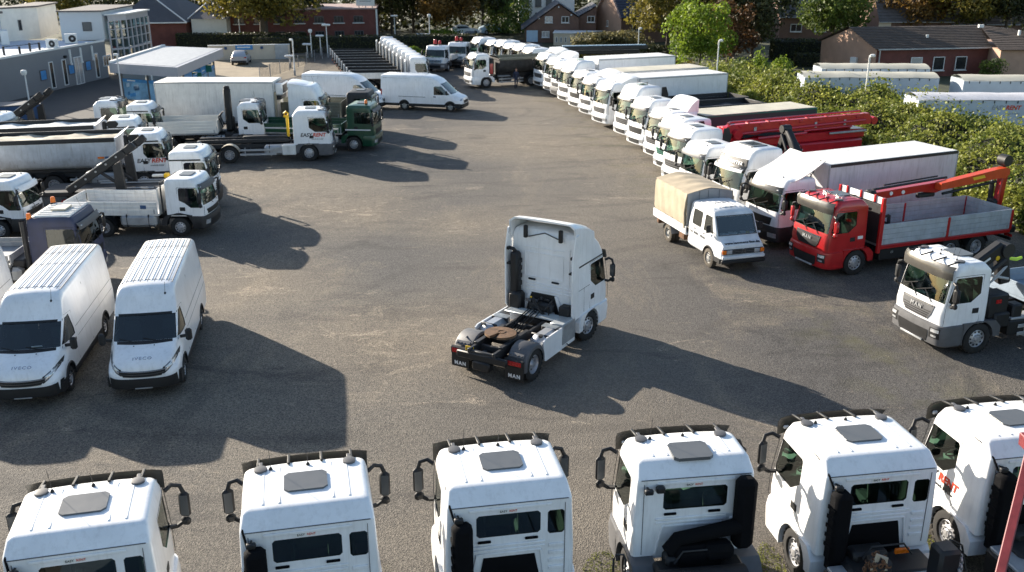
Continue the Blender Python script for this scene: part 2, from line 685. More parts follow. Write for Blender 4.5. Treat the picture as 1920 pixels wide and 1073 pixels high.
def rim_mesh(r, wd, kind, m=RIM):
    """outer face of a steel disc wheel: kind 'front' stands proud, 'rear' is deeply dished, 'car' has spokes"""
    mb = MB()
    h = wd / 2
    ri = r * 0.58
    mb.mat(m)
    if kind == 'rear':
        pr = [(h * .75, ri), (h * .8, ri * .95), (h * .55, ri * .88), (-h * .1, ri * .82), (-h * .15, ri * .5), (h * .2, ri * .45), (h * .3, ri * .4), (h * .75, ri * .3), (h * .8, 0.001)]
    else:
        pr = [(h * .75, ri), (h * .8, ri * .95), (h * .6, ri * .88), (h * .62, ri * .7), (h * .85, ri * .52), (h * .8, ri * .4), (h * 1.0, ri * .3), (h * 1.05, 0.001)]
    mb.lathe(pr, 'x', n=24)
    mb.mat(DARK)
    if kind == 'car':
        for k in range(7):
            a = 2 * math.pi * (k + .5) / 7
            mb.box((h * .72, ri * .62 * math.cos(a), ri * .62 * math.sin(a)), (h * .2, ri * .3, ri * .26), 0.01, Matrix.Rotation(a, 3, 'X'))
    else:
        for k in range(10):
            a = 2 * math.pi * k / 10
            xx = h * .63 if kind == 'front' else -h * .1
            mb.lathe([(xx - .03, .001), (xx - .03, ri * .11), (xx + .012, ri * .11), (xx + .012, .001)], 'x', (0, ri * .76 * math.cos(a), ri * .76 * math.sin(a)), 8)
        mb.mat(STEEL)
        for k in range(10):
            a = 2 * math.pi * (k + .5) / 10
            xx = h * .85 if kind == 'front' else h * .1
            mb.box((xx, ri * .47 * math.cos(a), ri * .47 * math.sin(a)), (.05, .03, .03))
    return mb.mesh('rim')


def wheel(parent, x, y, r=0.5, wd=0.32, kind='front', steer=0.0, tyre=TYRE, rim=RIM):
    flip = 0 if x > 0 else math.pi
    o = part('wheel', parent, ('wheel', r, wd, tyre.name), lambda: wheel_mesh(r, wd, tyre), (x, y, r), (0, 0, flip - R(steer)))
    part('rim', o, ('rim', r, wd, kind, rim.name), lambda: rim_mesh(r, wd, kind, rim))
    return o


def dual(parent, y, r=0.5, xo=1.06, wd=0.29, tyre=TYRE, rim=RIM):
    for sx in (-1, 1):
        wheel(parent, sx * (xo + .02), y, r, wd, 'rear', tyre=tyre, rim=rim)
        o = part('wheel', parent, ('wheel', r, wd, tyre.name), lambda: wheel_mesh(r, wd, tyre), (sx * (xo - wd - .04), y, r))


# ---- cab furniture


def seat_mesh():
    mb = MB().mat(SEATM)
    mb.box((0, 0, .25), (.5, .5, .16), .05)
    mb.box((0, -.27, .62), (.48, .14, .66), .05, Matrix.Rotation(R(-10), 3, 'X'))
    mb.box((0, -.36, 1.03), (.26, .1, .18), .04)
    mb.mat(INT).box((0, 0, .08), (.36, .36, .2), .02)
    return mb.mesh('seat')


def furnish(root, cab, z0, y, left=True, zs=0.0):
    for sx in (-1, 1):
        part('seat', root, 'seat', seat_mesh, (sx * .55, y, z0 + .15 + zs))

    def dash():
        mb = MB().mat(INTL)
        w_ = cab.w(z0 + .6) - .12
        yf = cab.yf(z0 + .6) - .14
        mb.prism([(yf - .55, z0 + .2), (yf - .05, z0 + .2), (yf - .02, z0 + .62), (yf - .3, z0 + .66), (yf - .5, z0 + .55)], 'x', -w_, w_)
        mb.mat(PAPER)
        mb.box((.3, yf - .22, z0 + .675), (.3, .21, .006), 0, rotz(.3))
        mb.box((-.62, yf - .2, z0 + .675), (.21, .26, .008), 0, rotz(-.5))
        return mb
    part('dashboard', root, ('dash', id(cab)), dash)

    def steer():
        mb = MB().mat(BLACK)
        M = Matrix.Rotation(R(-50), 3, 'X')
        ring = [M @ Vector((.22 * math.cos(a), .22 * math.sin(a), 0)) for a in [2 * math.pi * k / 20 for k in range(21)]]
        mb.tube(ring, .018, 6, False)
        mb.tube([M @ Vector((-.2, 0, 0)), M @ Vector((.2, 0, 0))], .02, 5)
        mb.tube([M @ Vector((0, 0, 0)), M @ Vector((0, .05, -.35))], .03, 6)
        return mb
    part('steering_wheel', root, 'steer', steer, (-.55, y + .58, z0 + .85 + zs))


def mirror(root, sx, x, y, z, paint=BLACK, h=.75, o=.31):
    """two-armed truck mirror standing off the A pillar"""
    def fn():
        mb = MB().mat(BLACK)
        mb.tube([(0, 0, h * 1.05), (sx * .38 * o, .1, h * 1.12), (sx * .84 * o, .12, h * 1.06), (sx * 1.03 * o, .1, h * .85)], .042, 7)
        mb.tube([(0, 0, .0), (sx * .45 * o, .09, -.04), (sx * .97 * o, .1, .06)], .044, 7)
        mb.mat(paint)
        mb.box((sx * o, .09, h * .55), (.21, .12, h * .70), .05, rotz(-sx * .25))
        mb.box((sx * o * .97, .1, h * .06), (.19, .12, .18), .05, rotz(-sx * .25))
        mb.mat(HATCH)
        mb.box((sx * o, .026, h * .55), (.15, .008, h * .56), 0, rotz(-sx * .25))
        return mb
    part('mirror', root, ('mirror', sx, paint.name, h, o), fn, (x, y, z))


def beacon(root, x, y, z, m=AMBER, s=1.0):
    def fn():
        mb = MB().mat(BLACK)
        mb.lathe([(0, .001), (0, .07 * s), (.05 * s, .07 * s), (.05 * s, .001)], 'z', n=12)
        mb.mat(m)
        mb.lathe([(.05 * s, .062 * s), (.17 * s, .055 * s), (.19 * s, .04 * s), (.195 * s, .001)], 'z', n=12)
        return mb
    part('beacon', root, ('beacon', m.name, s), fn, (x, y, z))


def aerial(root, x, y, z, h=.5):
    def fn():
        mb = MB().mat(BLACK)
        mb.lathe([(0, .001), (0, .04), (.05, .03), (.07, .012)], 'z', n=8)
        mb.tube([(0, 0, .05), (0, -.12, h)], .005, 4)
        return mb
    part('aerial', root, ('aerial', h), fn, (x, y, z))


def lofted(name, root, key, lv, m, bow=.07, rf=.2, rr=.04, extra=None):
    c = Cab(lv, bow, rf, rr)

    def fn():
        mb = MB().mat(m)
        c.loft(mb, crown=.0)
        if extra:
            extra(mb, c)
        return mb.mesh(name, sharp=38)
    part(name, root, key, fn)
    return c


def arch_poly(yb, yf, zt, zlow, r, cz, zfront=None, n=12):
    """fender outline with a wheel opening of radius r round (0, cz)"""
    p = [(yb, zlow), (yb, zt - .22), (yb + .22, zt), (yf, zt), (yf, zfront if zfront is not None else zlow)]
    a0 = math.asin(max(-.95, min(.95, ((zfront if zfront is not None else zlow) - cz) / r)))
    a1 = math.pi - math.asin(max(-.95, min(.95, (zlow - cz) / r)))
    for k in range(n + 1):
        a = a0 + (a1 - a0) * k / n
        p.append((r * math.cos(a), cz + r * math.sin(a)))
    return p


def fender(root, key, poly, x0, x1, m):
    for sx in (-1, 1):
        def fn():
            mb = MB().mat(m)
            mb.prism(poly, 'x', sx * x0, sx * x1)
            return mb
        part('fender', root, (*key, 'fender', sx), fn)


def seams(root, key, cab, lines, handle=None, m=BLACK, r=.007):
    """door joints and window rubbers on both flanks, plus the door handles"""
    def fn():
        mb = MB().mat(m)
        for sx in (-1, 1):
            for ln in lines:
                mb.tube([(sx * (cab.w(z) + .001), y, z) for (y, z) in ln], r, 4)
        return mb
    part('door_seam', root, (*key, 'seam'), fn)
    if handle:
        for sx in (-1, 1):
            part('door_handle', root, (*key, 'handle', sx), lambda: MB().mat(BLACK).box((sx * (cab.w(handle[1]) + .004), handle[0], handle[1]), (.022, .24, .17), .01), )


def wipers(root, key, cab, z, xs=(-.55, .1), ln=.75):
    def fn():
        mb = MB().mat(BLACK)
        for x in xs:
            a = (x, cab.front(x, z) + .03, z - .05)
            b = (x + ln * .55, cab.front(x + ln * .55, z + .28) + .03, z + .28)
            c = (x + ln, cab.front(x + ln, z + .06) + .03, z + .06)
            mb.tube([a, b], .014, 4)
            mb.bar((b[0] - .3, cab.front(b[0] - .3, b[2] + .1) + .025, b[2] + .1), (b[0] + .35, cab.front(b[0] + .35, b[2] - .14) + .025, b[2] - .14), .02, .025)
        return mb
    part('wiper', root, (*key, 'wiper'), fn)


# ---- the cab styles


def put_glass(root, panes, key):
    names = {'front': 'windscreen', 'side_r': 'side_window', 'side_l': 'side_window', 'rear': 'rear_window'}
    for k, me in panes.items():
        obj(names[k], me, root)


SHELLS = {}


def shell(root, key, cabf, paint, front, side, rear, glass=GLASS, lining=INT):
    if key not in SHELLS:
        cab = cabf()
        SHELLS[key] = (cab, *glazed_shell(cab, paint, front, side, rear, lining=lining, glass=glass))
    cab, me, panes = SHELLS[key]
    o = obj('cab', me, root)
    put_glass(root, panes, key)
    return cab


def man_cab(root, paint=WHITE, yr=-.45, rear='none', lower=None, high=0, visor=True, mirrors=BLACK, grille=GREYPL, letters=True, sidewin=True, sink=0.0, wide=0.0, hatch=True, ribs=True, glass=GLASS, mo=.24):
    """square forward-control cab, half width 1.12; rear: 'none', 'one' or 'two' windows; high = extra roof height"""
    W = 1.12 + wide
    lower = lower or paint
    key = ('man', paint.name, yr, rear, high, sidewin, wide, glass.name)
    ztop = 2.96 + high

    def cabf():
        lv = [(1.0, W, 1.42, yr), (1.3, W, 1.45, yr), (1.68, W, 1.39, yr), (2.15, W - .02, 1.29, yr), (2.62, W - .04, 1.18, yr)]
        if high:
            lv += [(2.80, W - .04, 1.10, yr), (3.1, W - .05, .86, yr), (ztop - .35, W - .06, .56, yr), (ztop - .18, W - .08, .36, yr + .02), (ztop - .05, W - .14, .16, yr + .06), (ztop, W - .26, 0.0, yr + .12)]
        else:
            lv += [(2.70, W - .045, 1.15, yr + .0), (2.74, W - .05, 1.13, yr + .04), (2.92, W - .09, 1.02, yr + .22), (2.955, W - .125, .95, yr + .27), (2.97, W - .2, .85, yr + .36)]
        return Cab(lv, .08, .2, .07)
    front = [[(-(W - .1), 1.74), (W - .1, 1.74), (W - .15, 2.58), (-(W - .15), 2.58)]]
    side = [[(.08, 2.0), (.42, 1.74), (1.12, 1.74), (1.22, 1.8), (1.02, 2.52), (.98, 2.55), (.12, 2.55), (.08, 2.5)]] if sidewin else []
    rw = {'none': [], 'one': [rrect(-.62, 2.05, .62, 2.5, .05)], 'two': [rrect(-.62, 2.05, .55, 2.5, .05), rrect(.68, 2.0, .99, 2.48, .04)]}[rear]
    cab = shell(root, key, cabf, paint, front, side, rw, glass)
    furnish(root, cab, 1.0, .35)
    # lower front and fenders
    def bump(mb, c):
        mb.mat(BLACK)
        nose_patch(mb, c, [(.42, -.62, .62), (.62, -.68, .68), (.80, -.68, .68)], .012)
        mb.mat(STEEL).box((0, 1.5, .40), (1.0, .05, .06), .01)
    lofted('bumper', root, ('manbump', lower.name, wide), [(.32, W + .02, 1.40, .62), (.38, W + .07, 1.48, .60), (.80, W + .08, 1.53, .60), (1.0, W + .06, 1.50, .60), (1.03, W, 1.44, .62)], lower, .1, .3, .03, bump)
    fender(root, ('man', lower.name, wide), arch_poly(-.82, .60, 1.06, .52, .58, .5, .36), .78, W + .07, lower)

    def grl():
        mb = MB().mat(grille)
        nose_patch(mb, cab, [(1.10, -.50, .50), (1.3, -.66, .66), (1.58, -.72, .72)], .02, .03)
        mb.mat(BLACK)
        for q in range(4):
            z = 1.14 + q * .07
            nose_patch(mb, cab, [(z, -.46 - .05 * q, .46 + .05 * q), (z + .03, -.47 - .05 * q, .47 + .05 * q)], .03)
        mb.mat(CHROME)
        nose_patch(mb, cab, [(1.54, -.62, .62), (1.57, -.64, .64)], .034)
        return mb
    g = part('grille', root, ('mangrille', grille.name, wide, high > 0), grl)
    if letters:
        text(g, 'MAN', .20, (0, cab.front(0, 1.42) + .05, 1.42), (R(86), 0, math.pi), STEEL, space=1.3, bold=.002)
    for sx in (-1, 1):
        def hl():
            mb = MB().mat(BLACK)
            c = Cab([(.32, W + .02, 1.40, .62), (.38, W + .07, 1.48, .60), (.80, W + .08, 1.53, .60), (1.0, W + .06, 1.50, .60), (1.03, W, 1.44, .62)], .1, .3, .03)
            a, b = sorted((sx * .74, sx * 1.1))
            nose_patch(mb, c, [(.60, a, b), (.78, a, b), (.93, a, b)], .010)
            mb.mat(LAMPG)
            a, b = sorted((sx * .80, sx * 1.08))
            nose_patch(mb, c, [(.80, a, b), (.9, a, b)], .018)
            a, b = sorted((sx * .82, sx * 1.02))
            nose_patch(mb, c, [(.64, a, b), (.71, a, b)], .018)
            return mb
        part('headlight', root, ('manhl', sx, wide), hl)
    seams(root, key, cab, [[(.03, 1.06), (.03, 2.6)], [(.03, 2.6), (1.08, 2.6)], [(1.34, 1.06), (1.33, 1.6), (1.12, 2.58)]], (.2, 1.45))
    wipers(root, ('man',), cab, 1.70)
    if visor:
        def vis():
            mb = MB().mat(VISOR)
            P = []
            for (z, off) in ((2.50, .17), (2.60, .21), (2.78, .21), (2.92, .12)) if not high else ((2.46, .12), (2.54, .15), (2.66, .12), (2.76, .07)):
                P.append([(x, cab.front(min(1.0, abs(x)), min(z, 2.62)) + off - (0.06 if abs(x) > 1.0 else 0), z) for x in [(-W + .02) + (2 * W - .04) * k / 12 for k in range(13)]])
            mb.grid(P)
            mb.grid([[(p[0], p[1] - .012, p[2] + .004) for p in r_] for r_ in P])
            mb.mat(BLACK)
            for x in (-.85, -.3, .3, .85):
                mb.bar((x, cab.front(x, 2.62) + .14, 2.92 if not high else 2.76), (x, .84, 3.0 if not high else 2.8), .05, .04, .01)
            mb.mat(LAMPG)
            for x in (-.98, .98):
                mb.box((x, cab.front(x, 2.62) + .13, 2.66), (.12, .06, .08), .02)
            return mb
        part('visor', root, ('manvisor', wide, high > 0), vis)
    for sx in (-1, 1):
        mirror(root, sx, sx * (W - .02), 1.12, 1.72, mirrors, .66 if mo < .3 else .75, mo)
    def hat():
        mb = MB().mat(HATCH)
        mb.prism([(x, y + .15) for (x, y) in rrect(-.38, -.3, .38, .32, .08)], 'z', 2.955 + high, 3.02 + high)
        return mb
    if hatch and not high:
        part('roof_hatch', root, ('manhatch',), hat)
    if ribs and not high:
        for x in (-.74, -.46, .46, .74):
            part('roof_rib', root, ('manrib', paint.name, yr), lambda: MB().mat(paint).bar((0, .80, 2.975), (0, yr + .40, 2.975), .045, .02, .008), (x, 0, 0))
        for x in (-.80, .80):
            part('roof_horn', root, 'roofhorn', lambda: MB().mat(GREYPL).lathe([(0, .001), (0, .12), (.05, .12), (.06, .08), (.06, .001)], 'z', n=12).box((0, .1, .03), (.07, .3, .03), .01), (x, .74, 2.965))
        aerial(root, -.62, .74, 2.96)
        aerial(root, .05, .78, 2.96, .35)
    return cab


def simple_cab(root, style, paint=WHITE, yr=-.5, lower=None, band=None, glass=GLASS, rear=(), mirrors=BLACK, **k):
    """the other forward-control cabs; style gives heights and rake"""
    S = {
        # zt: roof, zb/zw: screen bottom and top, yb/yw/yt: nose at belt, screen top, roof
        'merc': dict(W=1.15, z0=1.0, zb=1.62, zw=2.56, zt=2.98, yb=1.42, yw=1.22, yt=1.0, ws=.10, bow=.14, rf=.26, side=[(.12, 1.95), (.3, 1.72), (1.16, 1.72), (1.2, 1.85), (1.06, 2.42), (.98, 2.47), (.2, 2.47), (.12, 2.4)]),
        'iveco': dict(W=1.04, z0=.92, zb=1.36, zw=2.2, zt=2.56, yb=1.22, yw=1.0, yt=.82, ws=.08, bow=.12, rf=.22, side=[(.05, 1.62), (.3, 1.5), (.55, 1.3), (1.02, 1.3), (1.04, 1.42), (.88, 2.12), (.8, 2.16), (.1, 2.16), (.05, 2.1)]),
        'boxy': dict(W=1.15, z0=1.0, zb=1.6, zw=2.5, zt=2.85, yb=1.36, yw=1.22, yt=1.08, ws=.1, bow=.06, rf=.16, side=[(.1, 1.75), (1.16, 1.72), (1.08, 2.38), (1.02, 2.42), (.1, 2.42)]),
        'atego': dict(W=1.08, z0=.9, zb=1.45, zw=2.25, zt=2.6, yb=1.25, yw=1.02, yt=.85, ws=.06, bow=.12, rf=.22, side=[(.1, 1.6), (.3, 1.48), (1.0, 1.48), (.88, 2.15), (.1, 2.2)]),
        'volvo': dict(W=1.18, z0=1.0, zb=1.68, zw=2.62, zt=3.02, yb=1.42, yw=1.14, yt=.9, ws=.14, bow=.14, rf=.3, side=[(.0, 1.95), (.35, 1.72), (1.14, 1.72), (1.16, 1.85), (.98, 2.5), (.9, 2.55), (.1, 2.55), (.0, 2.45)]),
        'volvohigh': dict(W=1.2, z0=1.0, zb=1.68, zw=2.66, zt=3.5, yb=1.42, yw=1.16, yt=.68, ws=.14, bow=.14, rf=.3, side=[(.0, 1.95), (.35, 1.72), (1.14, 1.72), (1.16, 1.85), (.98, 2.5), (.9, 2.55), (.1, 2.55), (.0, 2.45)]),
        'mid': dict(W=1.18, z0=1.0, zb=1.68, zw=2.64, zt=3.14, yb=1.42, yw=1.18, yt=.88, ws=.12, bow=.12, rf=.26, side=[(.0, 1.95), (.35, 1.72), (1.14, 1.72), (1.16, 1.85), (.98, 2.5), (.9, 2.55), (.1, 2.55), (.0, 2.45)]),
    }[style]
    W, z0, zb, zw, zt = S['W'], S['z0'], S['zb'], S['zw'], S['zt']
    lower = lower or paint
    key = (style, paint.name, yr, bool(rear), glass.name)

    def cabf():
        yb, yw, yt = S['yb'], S['yw'], S['yt']
        lv = [(z0, W, yb, yr), (zb - .3, W, yb + .03, yr), (zb, W, yb, yr), ((zb + zw) / 2, W - .02, (yb + yw) / 2 + .015, yr), (zw, W - .04, yw, yr)]
        h = zt - zw
        lv += [(zw + h * .35, W - .045, yw * .72 + yt * .28, yr + .0), (zw + h * .78, W - .06, yw * .3 + yt * .7, yr + .03), (zw + h * .93, W - .09, yt, yr + .08), (zt, W - .17, yt - .14, yr + .2)]
        return Cab(lv, S['bow'], S['rf'], .08)
    ws = S['ws']
    front = [[(-(W - ws), zb + .05), (W - ws, zb + .05), (W - ws - .05, zw - .03), (-(W - ws - .05), zw - .03)]]
    cab = shell(root, key, cabf, paint, front, [S['side']], list(rear), glass)
    furnish(root, cab, z0, .3)

    lvb = [(.34, W, S['yb'] - .02, .60), (.40, W + .04, S['yb'] + .06, .58), (z0 - .16, W + .05, S['yb'] + .1, .58), (z0, W + .02, S['yb'] + .06, .58), (z0 + .02, W - .03, S['yb'] + .0, .6)]

    def bump(mb, c):
        mb.mat(BLACK)
        nose_patch(mb, c, [(.46, -.6, .6), (.60, -.64, .64), (.72, -.64, .64)], .012)
    bc = lofted('bumper', root, (style, 'bump', lower.name), lvb, lower, S['bow'] + .02, .3, .03, bump)
    fender(root, (style, lower.name), arch_poly(-.78, .58, z0 + .05, .52, .57, .5, .38), .78, W + .04, lower)

    def grl():
        mb = MB().mat(k.get('grille', GREYPL))
        zz = zb - z0
        nose_patch(mb, cab, [(z0 + .06, -.7, .7), (z0 + zz * .45, -.78, .78), (z0 + zz * .62, -.8, .8)], .018, .03)
        mb.mat(BLACK)
        for q in range(3):
            z = z0 + .1 + q * zz * .16
            nose_patch(mb, cab, [(z, -.68, .68), (z + .045, -.69, .69)], .028)
        if k.get('badge'):
            mb.mat(CHROME)
            mb.lathe([(0, .12), (.02, .12), (.02, .095), (0, .095)], 'y', (0, cab.front(0, z0 + zz * .45) + .03, z0 + zz * .45), 20)
            for a in (90, 210, 330):
                mb.bar((0, cab.front(0, z0 + zz * .45) + .04, z0 + zz * .45), (.1 * math.cos(R(a)), cab.front(0, z0 + zz * .45) + .04, z0 + zz * .45 + .1 * math.sin(R(a))), .02, .015)
        return mb
    part('grille', root, (style, 'grille', k.get('grille', GREYPL).name, bool(k.get('badge'))), grl)
    for sx in (-1, 1):
        def hl():
            mb = MB().mat(LAMPG)
            a, b = sorted((sx * .70, sx * (W - .04)))
            nose_patch(mb, bc, [(.56, a, b), (.66, a, b), (.76, a, b)], .014)
            return mb
        part('headlight', root, (style, 'hl', sx), hl)
    sd_ = S['side']
    yA = max(p[0] for p in sd_)
    seams(root, key, cab, [[(sd_[0][0] - .06, z0 + .06), (sd_[0][0] - .06, zw - .02)], [(sd_[0][0] - .06, zw - .02), (S['yw'] - .12, zw - .02)], [(yA + .1, z0 + .06), (yA + .1, zb)]], (.18, zb - .12))
    wipers(root, (style,), cab, zb + .02)
    if band:
        def bnd():
            mb = MB().mat(BLACK)
            for sx in (-1, 1):
                mb.bar((sx * (W - .035), yr + .02, zw + .03), (sx * (W - .035), S['yw'] - .3, zw + .03), .03, .06)
            return mb
        part('roof_band', root, (style, 'band', yr), bnd)
    if k.get('visor', True):
        vm = k.get('visor_mat', VISOR)

        def vis():
            mb = MB().mat(vm)
            P = []
            for (z, off) in ((zw - .12, .15), (zw - .02, .17), (zw + .12, .08)):
                P.append([(x, cab.front(x, min(z, zw)) + off, z) for x in [(-W + .08) + (2 * W - .16) * q / 12 for q in range(13)]])
            mb.grid(P)
            mb.grid([[(p[0], p[1] - .012, p[2] + .004) for p in r_] for r_ in P])
            mb.mat(LAMPG)
            for x in (-.9, .9):
                mb.box((x, cab.front(x, zw) + .13, zw - .0), (.12, .06, .07), .02)
            return mb
        part('visor', root, (style, 'visor', vm.name), vis)
    for sx in (-1, 1):
        mirror(root, sx, sx * (W - .03), S['yw'] - .02, zb + .06, mirrors, .66)
    if k.get('hatch', True):
        part('roof_hatch', root, (style, 'hatch', yr), lambda: MB().mat(k.get('hatch_mat', HATCH)).prism([(x, y + (yr + S['yt']) / 2 + .05) for (x, y) in rrect(-.36, -.28, .36, .28, .06)], 'z', zt + .0, zt + .055))
    aerial(root, -.55, S['yt'] - .25, zt - .02, .4)
    if k.get('snork'):
        def sn():
            mb = MB().mat(BLACK)
            mb.prism(rrect(yr - .02, zw + .06, yr + .62, zt - .02, .12), 'x', W - .2, W - .005)
            mb.box((W - .14, yr - .12, 2.0), (.26, .2, 1.9), .05)
            return mb
        part('air_intake', root, (style, 'snork', yr), sn)
    return cab


# ------------------------------------------------------------------ chassis and bodies


def chassis(root, key, y0, y1, axles, r=.5, guards=True, tank=True, dualw=True, tyre=TYRE, rim=RIM, front=True, steer=0, xf=1.03, guardm=BLACK):
    def fr():
        mb = MB().mat(DARK)
        for sx in (-1, 1):
            mb.box((sx * .40, (y0 + y1) / 2, .86), (.08, y1 - y0, .26), .015)
        n = max(3, int((y1 - y0) / 1.1))
        for q in range(n + 1):
            y = y0 + (y1 - y0) * q / n
            mb.box((0, y, .86), (.76, .1, .16), .01)
        for a in ([0] if front else []) + list(axles):
            mb.tube([(-1.0, a, r), (1.0, a, r)], .09, 8)
            mb.lathe([(-.2, .05), (-.12, .2), (.12, .2), (.2, .05)], 'x', (0, a, r), 10)
        mb.tube([(0, 1.0 if front else y1, .62), (0, axles[0], .55)], .06, 6)
        mb.box((0, min(.6, y1 - .6), .85), (.7, 1.2, .6), .08)
        return mb
    part('frame', root, (*key, 'frame', y0, y1), fr)
    if front:
        for sx in (-1, 1):
            wheel(root, sx * xf, 0, r, .32, 'front', steer, tyre, rim)
    for a in axles:
        if dualw:
            dual(root, a, r, tyre=tyre, rim=rim)
        else:
            for sx in (-1, 1):
                wheel(root, sx * 1.03, a, r, .34, 'rear', 0, tyre, rim)
        if guards:
            for sx in (-1, 1):
                def gd():
                    mb = MB().mat(guardm)
                    P = []
                    for q in range(11):
                        t = R(15 + 150 * q / 10)
                        P.append([(sx * xx, (r + .1) * math.cos(t), r + (r + .1) * math.sin(t)) for xx in (.68, 1.24)])
                    mb.grid(P)
                    mb.grid([[(p[0], p[1] * .97, (p[2] - r) * .97 + r) for p in row] for row in P])
                    return mb
                part('mudguard', root, ('guard', r, sx, guardm.name), gd, (0, a, 0))
    if tank:
        ya = -1.0
        yb = min(axles[0] + r + .3, ya - .9) if axles else ya - 1.2
        ln = max(.8, min(1.6, (ya - (axles[0] + r + .25))))
        def tk():
            mb = MB().mat(STEEL)
            mb.box((.92, 0, .72), (.52, ln, .56), .12)
            mb.mat(DARK)
            for q in (-.3, .3):
                mb.box((.92, q * ln, .72), (.55, .05, .59), .12)
            return mb
        part('fuel_tank', root, ('tank', round(ln, 1)), tk, (0, ya - ln / 2, 0))
        part('battery_box', root, ('batt', round(ln, 1)), lambda: MB().mat(BLACK).box((-.92, 0, .70), (.5, ln * .8, .5), .04).mat(STEEL).box((-.92, 0, 1.0), (.46, ln * .7, .08), .02), (0, ya - ln / 2, 0))
    part('tail_light', root, ('tail', y0, round(r, 1)), lambda: MB().mat(BLACK).box((0, y0 + .06, .62), (2.3, .1, .12), .02).mat(REDL).box((-.95, y0 + .0, .74), (.4, .06, .12), .02).box((.95, y0 + .0, .74), (.4, .06, .12), .02))


def box_body(root, key, y0, y1, h0, h1, m=WHITE, w=1.27, roof=None, trim=None, ribs=0, name='box_body', raildark=False):
    def fn():
        mb = MB().mat(m)
        mb.box((0, (y0 + y1) / 2, (h0 + h1) / 2), (2 * w, y1 - y0, h1 - h0), .03)
        mb.mat(roof or m)
        mb.box((0, (y0 + y1) / 2, h1 + .012), (2 * w - .06, y1 - y0 - .06, .03), .01)
        n = int((y1 - y0) / 1.2)
        for q in range(1, n):
            mb.box((0, y0 + (y1 - y0) * q / n, h1 + .026), (2 * w - .14, .03, .012))
        mb.mat(trim or STEEL)
        for sx in (-1, 1):
            mb.box((sx * (w + .004), (y0 + y1) / 2, h0 + .06), (.03, y1 - y0 + .01, .14), .006)
            if raildark:
                mb.mat(DARK)
            mb.box((sx * (w + .004), (y0 + y1) / 2, h1 - .05), (.03, y1 - y0 + .01, .13 if raildark else .08), .006)
            mb.mat(trim or STEEL)
            for y in (y0, y1):
                mb.box((sx * (w - .02), y, (h0 + h1) / 2), (.08, .05, h1 - h0 + .01), .01)
        if ribs:
            mb.mat(m)
            for q in range(1, ribs):
                y = y0 + (y1 - y0) * q / ribs
                for sx in (-1, 1):
                    mb.box((sx * (w + .003), y, (h0 + h1) / 2), (.012, .05, h1 - h0 - .3), .003)
        mb.mat(DARK)
        mb.box((0, (y0 + y1) / 2, h0 - .07), (2 * w - .3, y1 - y0 - .2, .12), .02)
        # rear doors
        mb.mat(trim or STEEL)
        for x in (-.4, -.1, .1, .4):
            mb.tube([(x, y0 - .02, h0 + .1), (x, y0 - .02, h1 - .1)], .02, 5)
        return mb
    return part(name, root, key, fn)


def tip_body(root, key, y0, y1, h0, h1, m=TIPGREY, ins=TIPINS, w=1.22, rim=DARK, load=0.0, spill=True, name='tipper_body'):
    """open half-round steel tipper: sides lean out, dark top rail, sloping front; load = depth below the rim of an added sun-catching floor"""
    def fn():
        sec = [(-w, h1), (-w + .02, h0 + .75), (-w + .2, h0 + .28), (-w + .5, h0 + .04), (0, h0), (w - .5, h0 + .04), (w - .2, h0 + .28), (w - .02, h0 + .75), (w, h1)]
        mb = MB().mat(m)
        mb.grid([[(x, y0, z) for x, z in sec], [(x, y1, z) for x, z in sec]])
        mb.add([(x, y1, z) for x, z in sec], [tuple(range(len(sec)))])
        mb.add([(x, y0, z) for x, z in sec], [tuple(range(len(sec)))])
        if ins:
            mb.mat(ins)
        q = [(x * .955, z + (.05 if z < h1 else 0)) for x, z in sec]
        mb.grid([[(x, y0 + .06, z) for x, z in q], [(x, y1 - .5 if z < h0 + .5 else y1 - .1, z) for x, z in q]])
        mb.add([(x, y0 + .06, z) for x, z in q], [tuple(range(len(q)))])
        mb.add([(x, y1 - .5 if z < h0 + .5 else y1 - .1, z) for x, z in q], [tuple(range(len(q)))])
        if load:  # floor added high inside the body so that the sun falls on it
            mb.grid([[(x, y, h1 - load + .05 * math.sin(x * 3 + y * 2.3) + .03 * math.sin(y * 5.1)) for x in [-w * .93 + w * 1.86 * q / 6 for q in range(7)]] for y in [y0 + .08 + (y1 - y0 - .2) * k / 16 for k in range(17)]])
        mb.mat(rim)
        for sx in (-1, 1):
            mb.box((sx * w, (y0 + y1) / 2, h1 - .02), (.14, y1 - y0 + .02, .22), .03)
        mb.mat(m)
        mb.box((0, y1, h1 - .05), (2 * w, .12, .2), .03)
        mb.box((0, y0, h1 - .02), (2 * w, .1, .16), .03)
        n = int((y1 - y0) / .9)
        for k_ in range(n + 1):
            y = y0 + (y1 - y0) * k_ / n
            for sx in (-1, 1):
                mb.bar((sx * (w + .005), y, h1 - .12), (sx * (w - .1), y, h0 + .5), .06, .05, .01)
        if spill:
            mb.mat(m).grid([[(sx, y1 - .04, h1 + .0) for sx in (-w, w)], [(sx, y1 + .35, h1 + .25) for sx in (-w, w)]], False)
        mb.mat(DARK).box((0, (y0 + y1) / 2, h0 - .1), (1.1, y1 - y0, .18), .02)
        return mb
    part(name, root, key, fn)


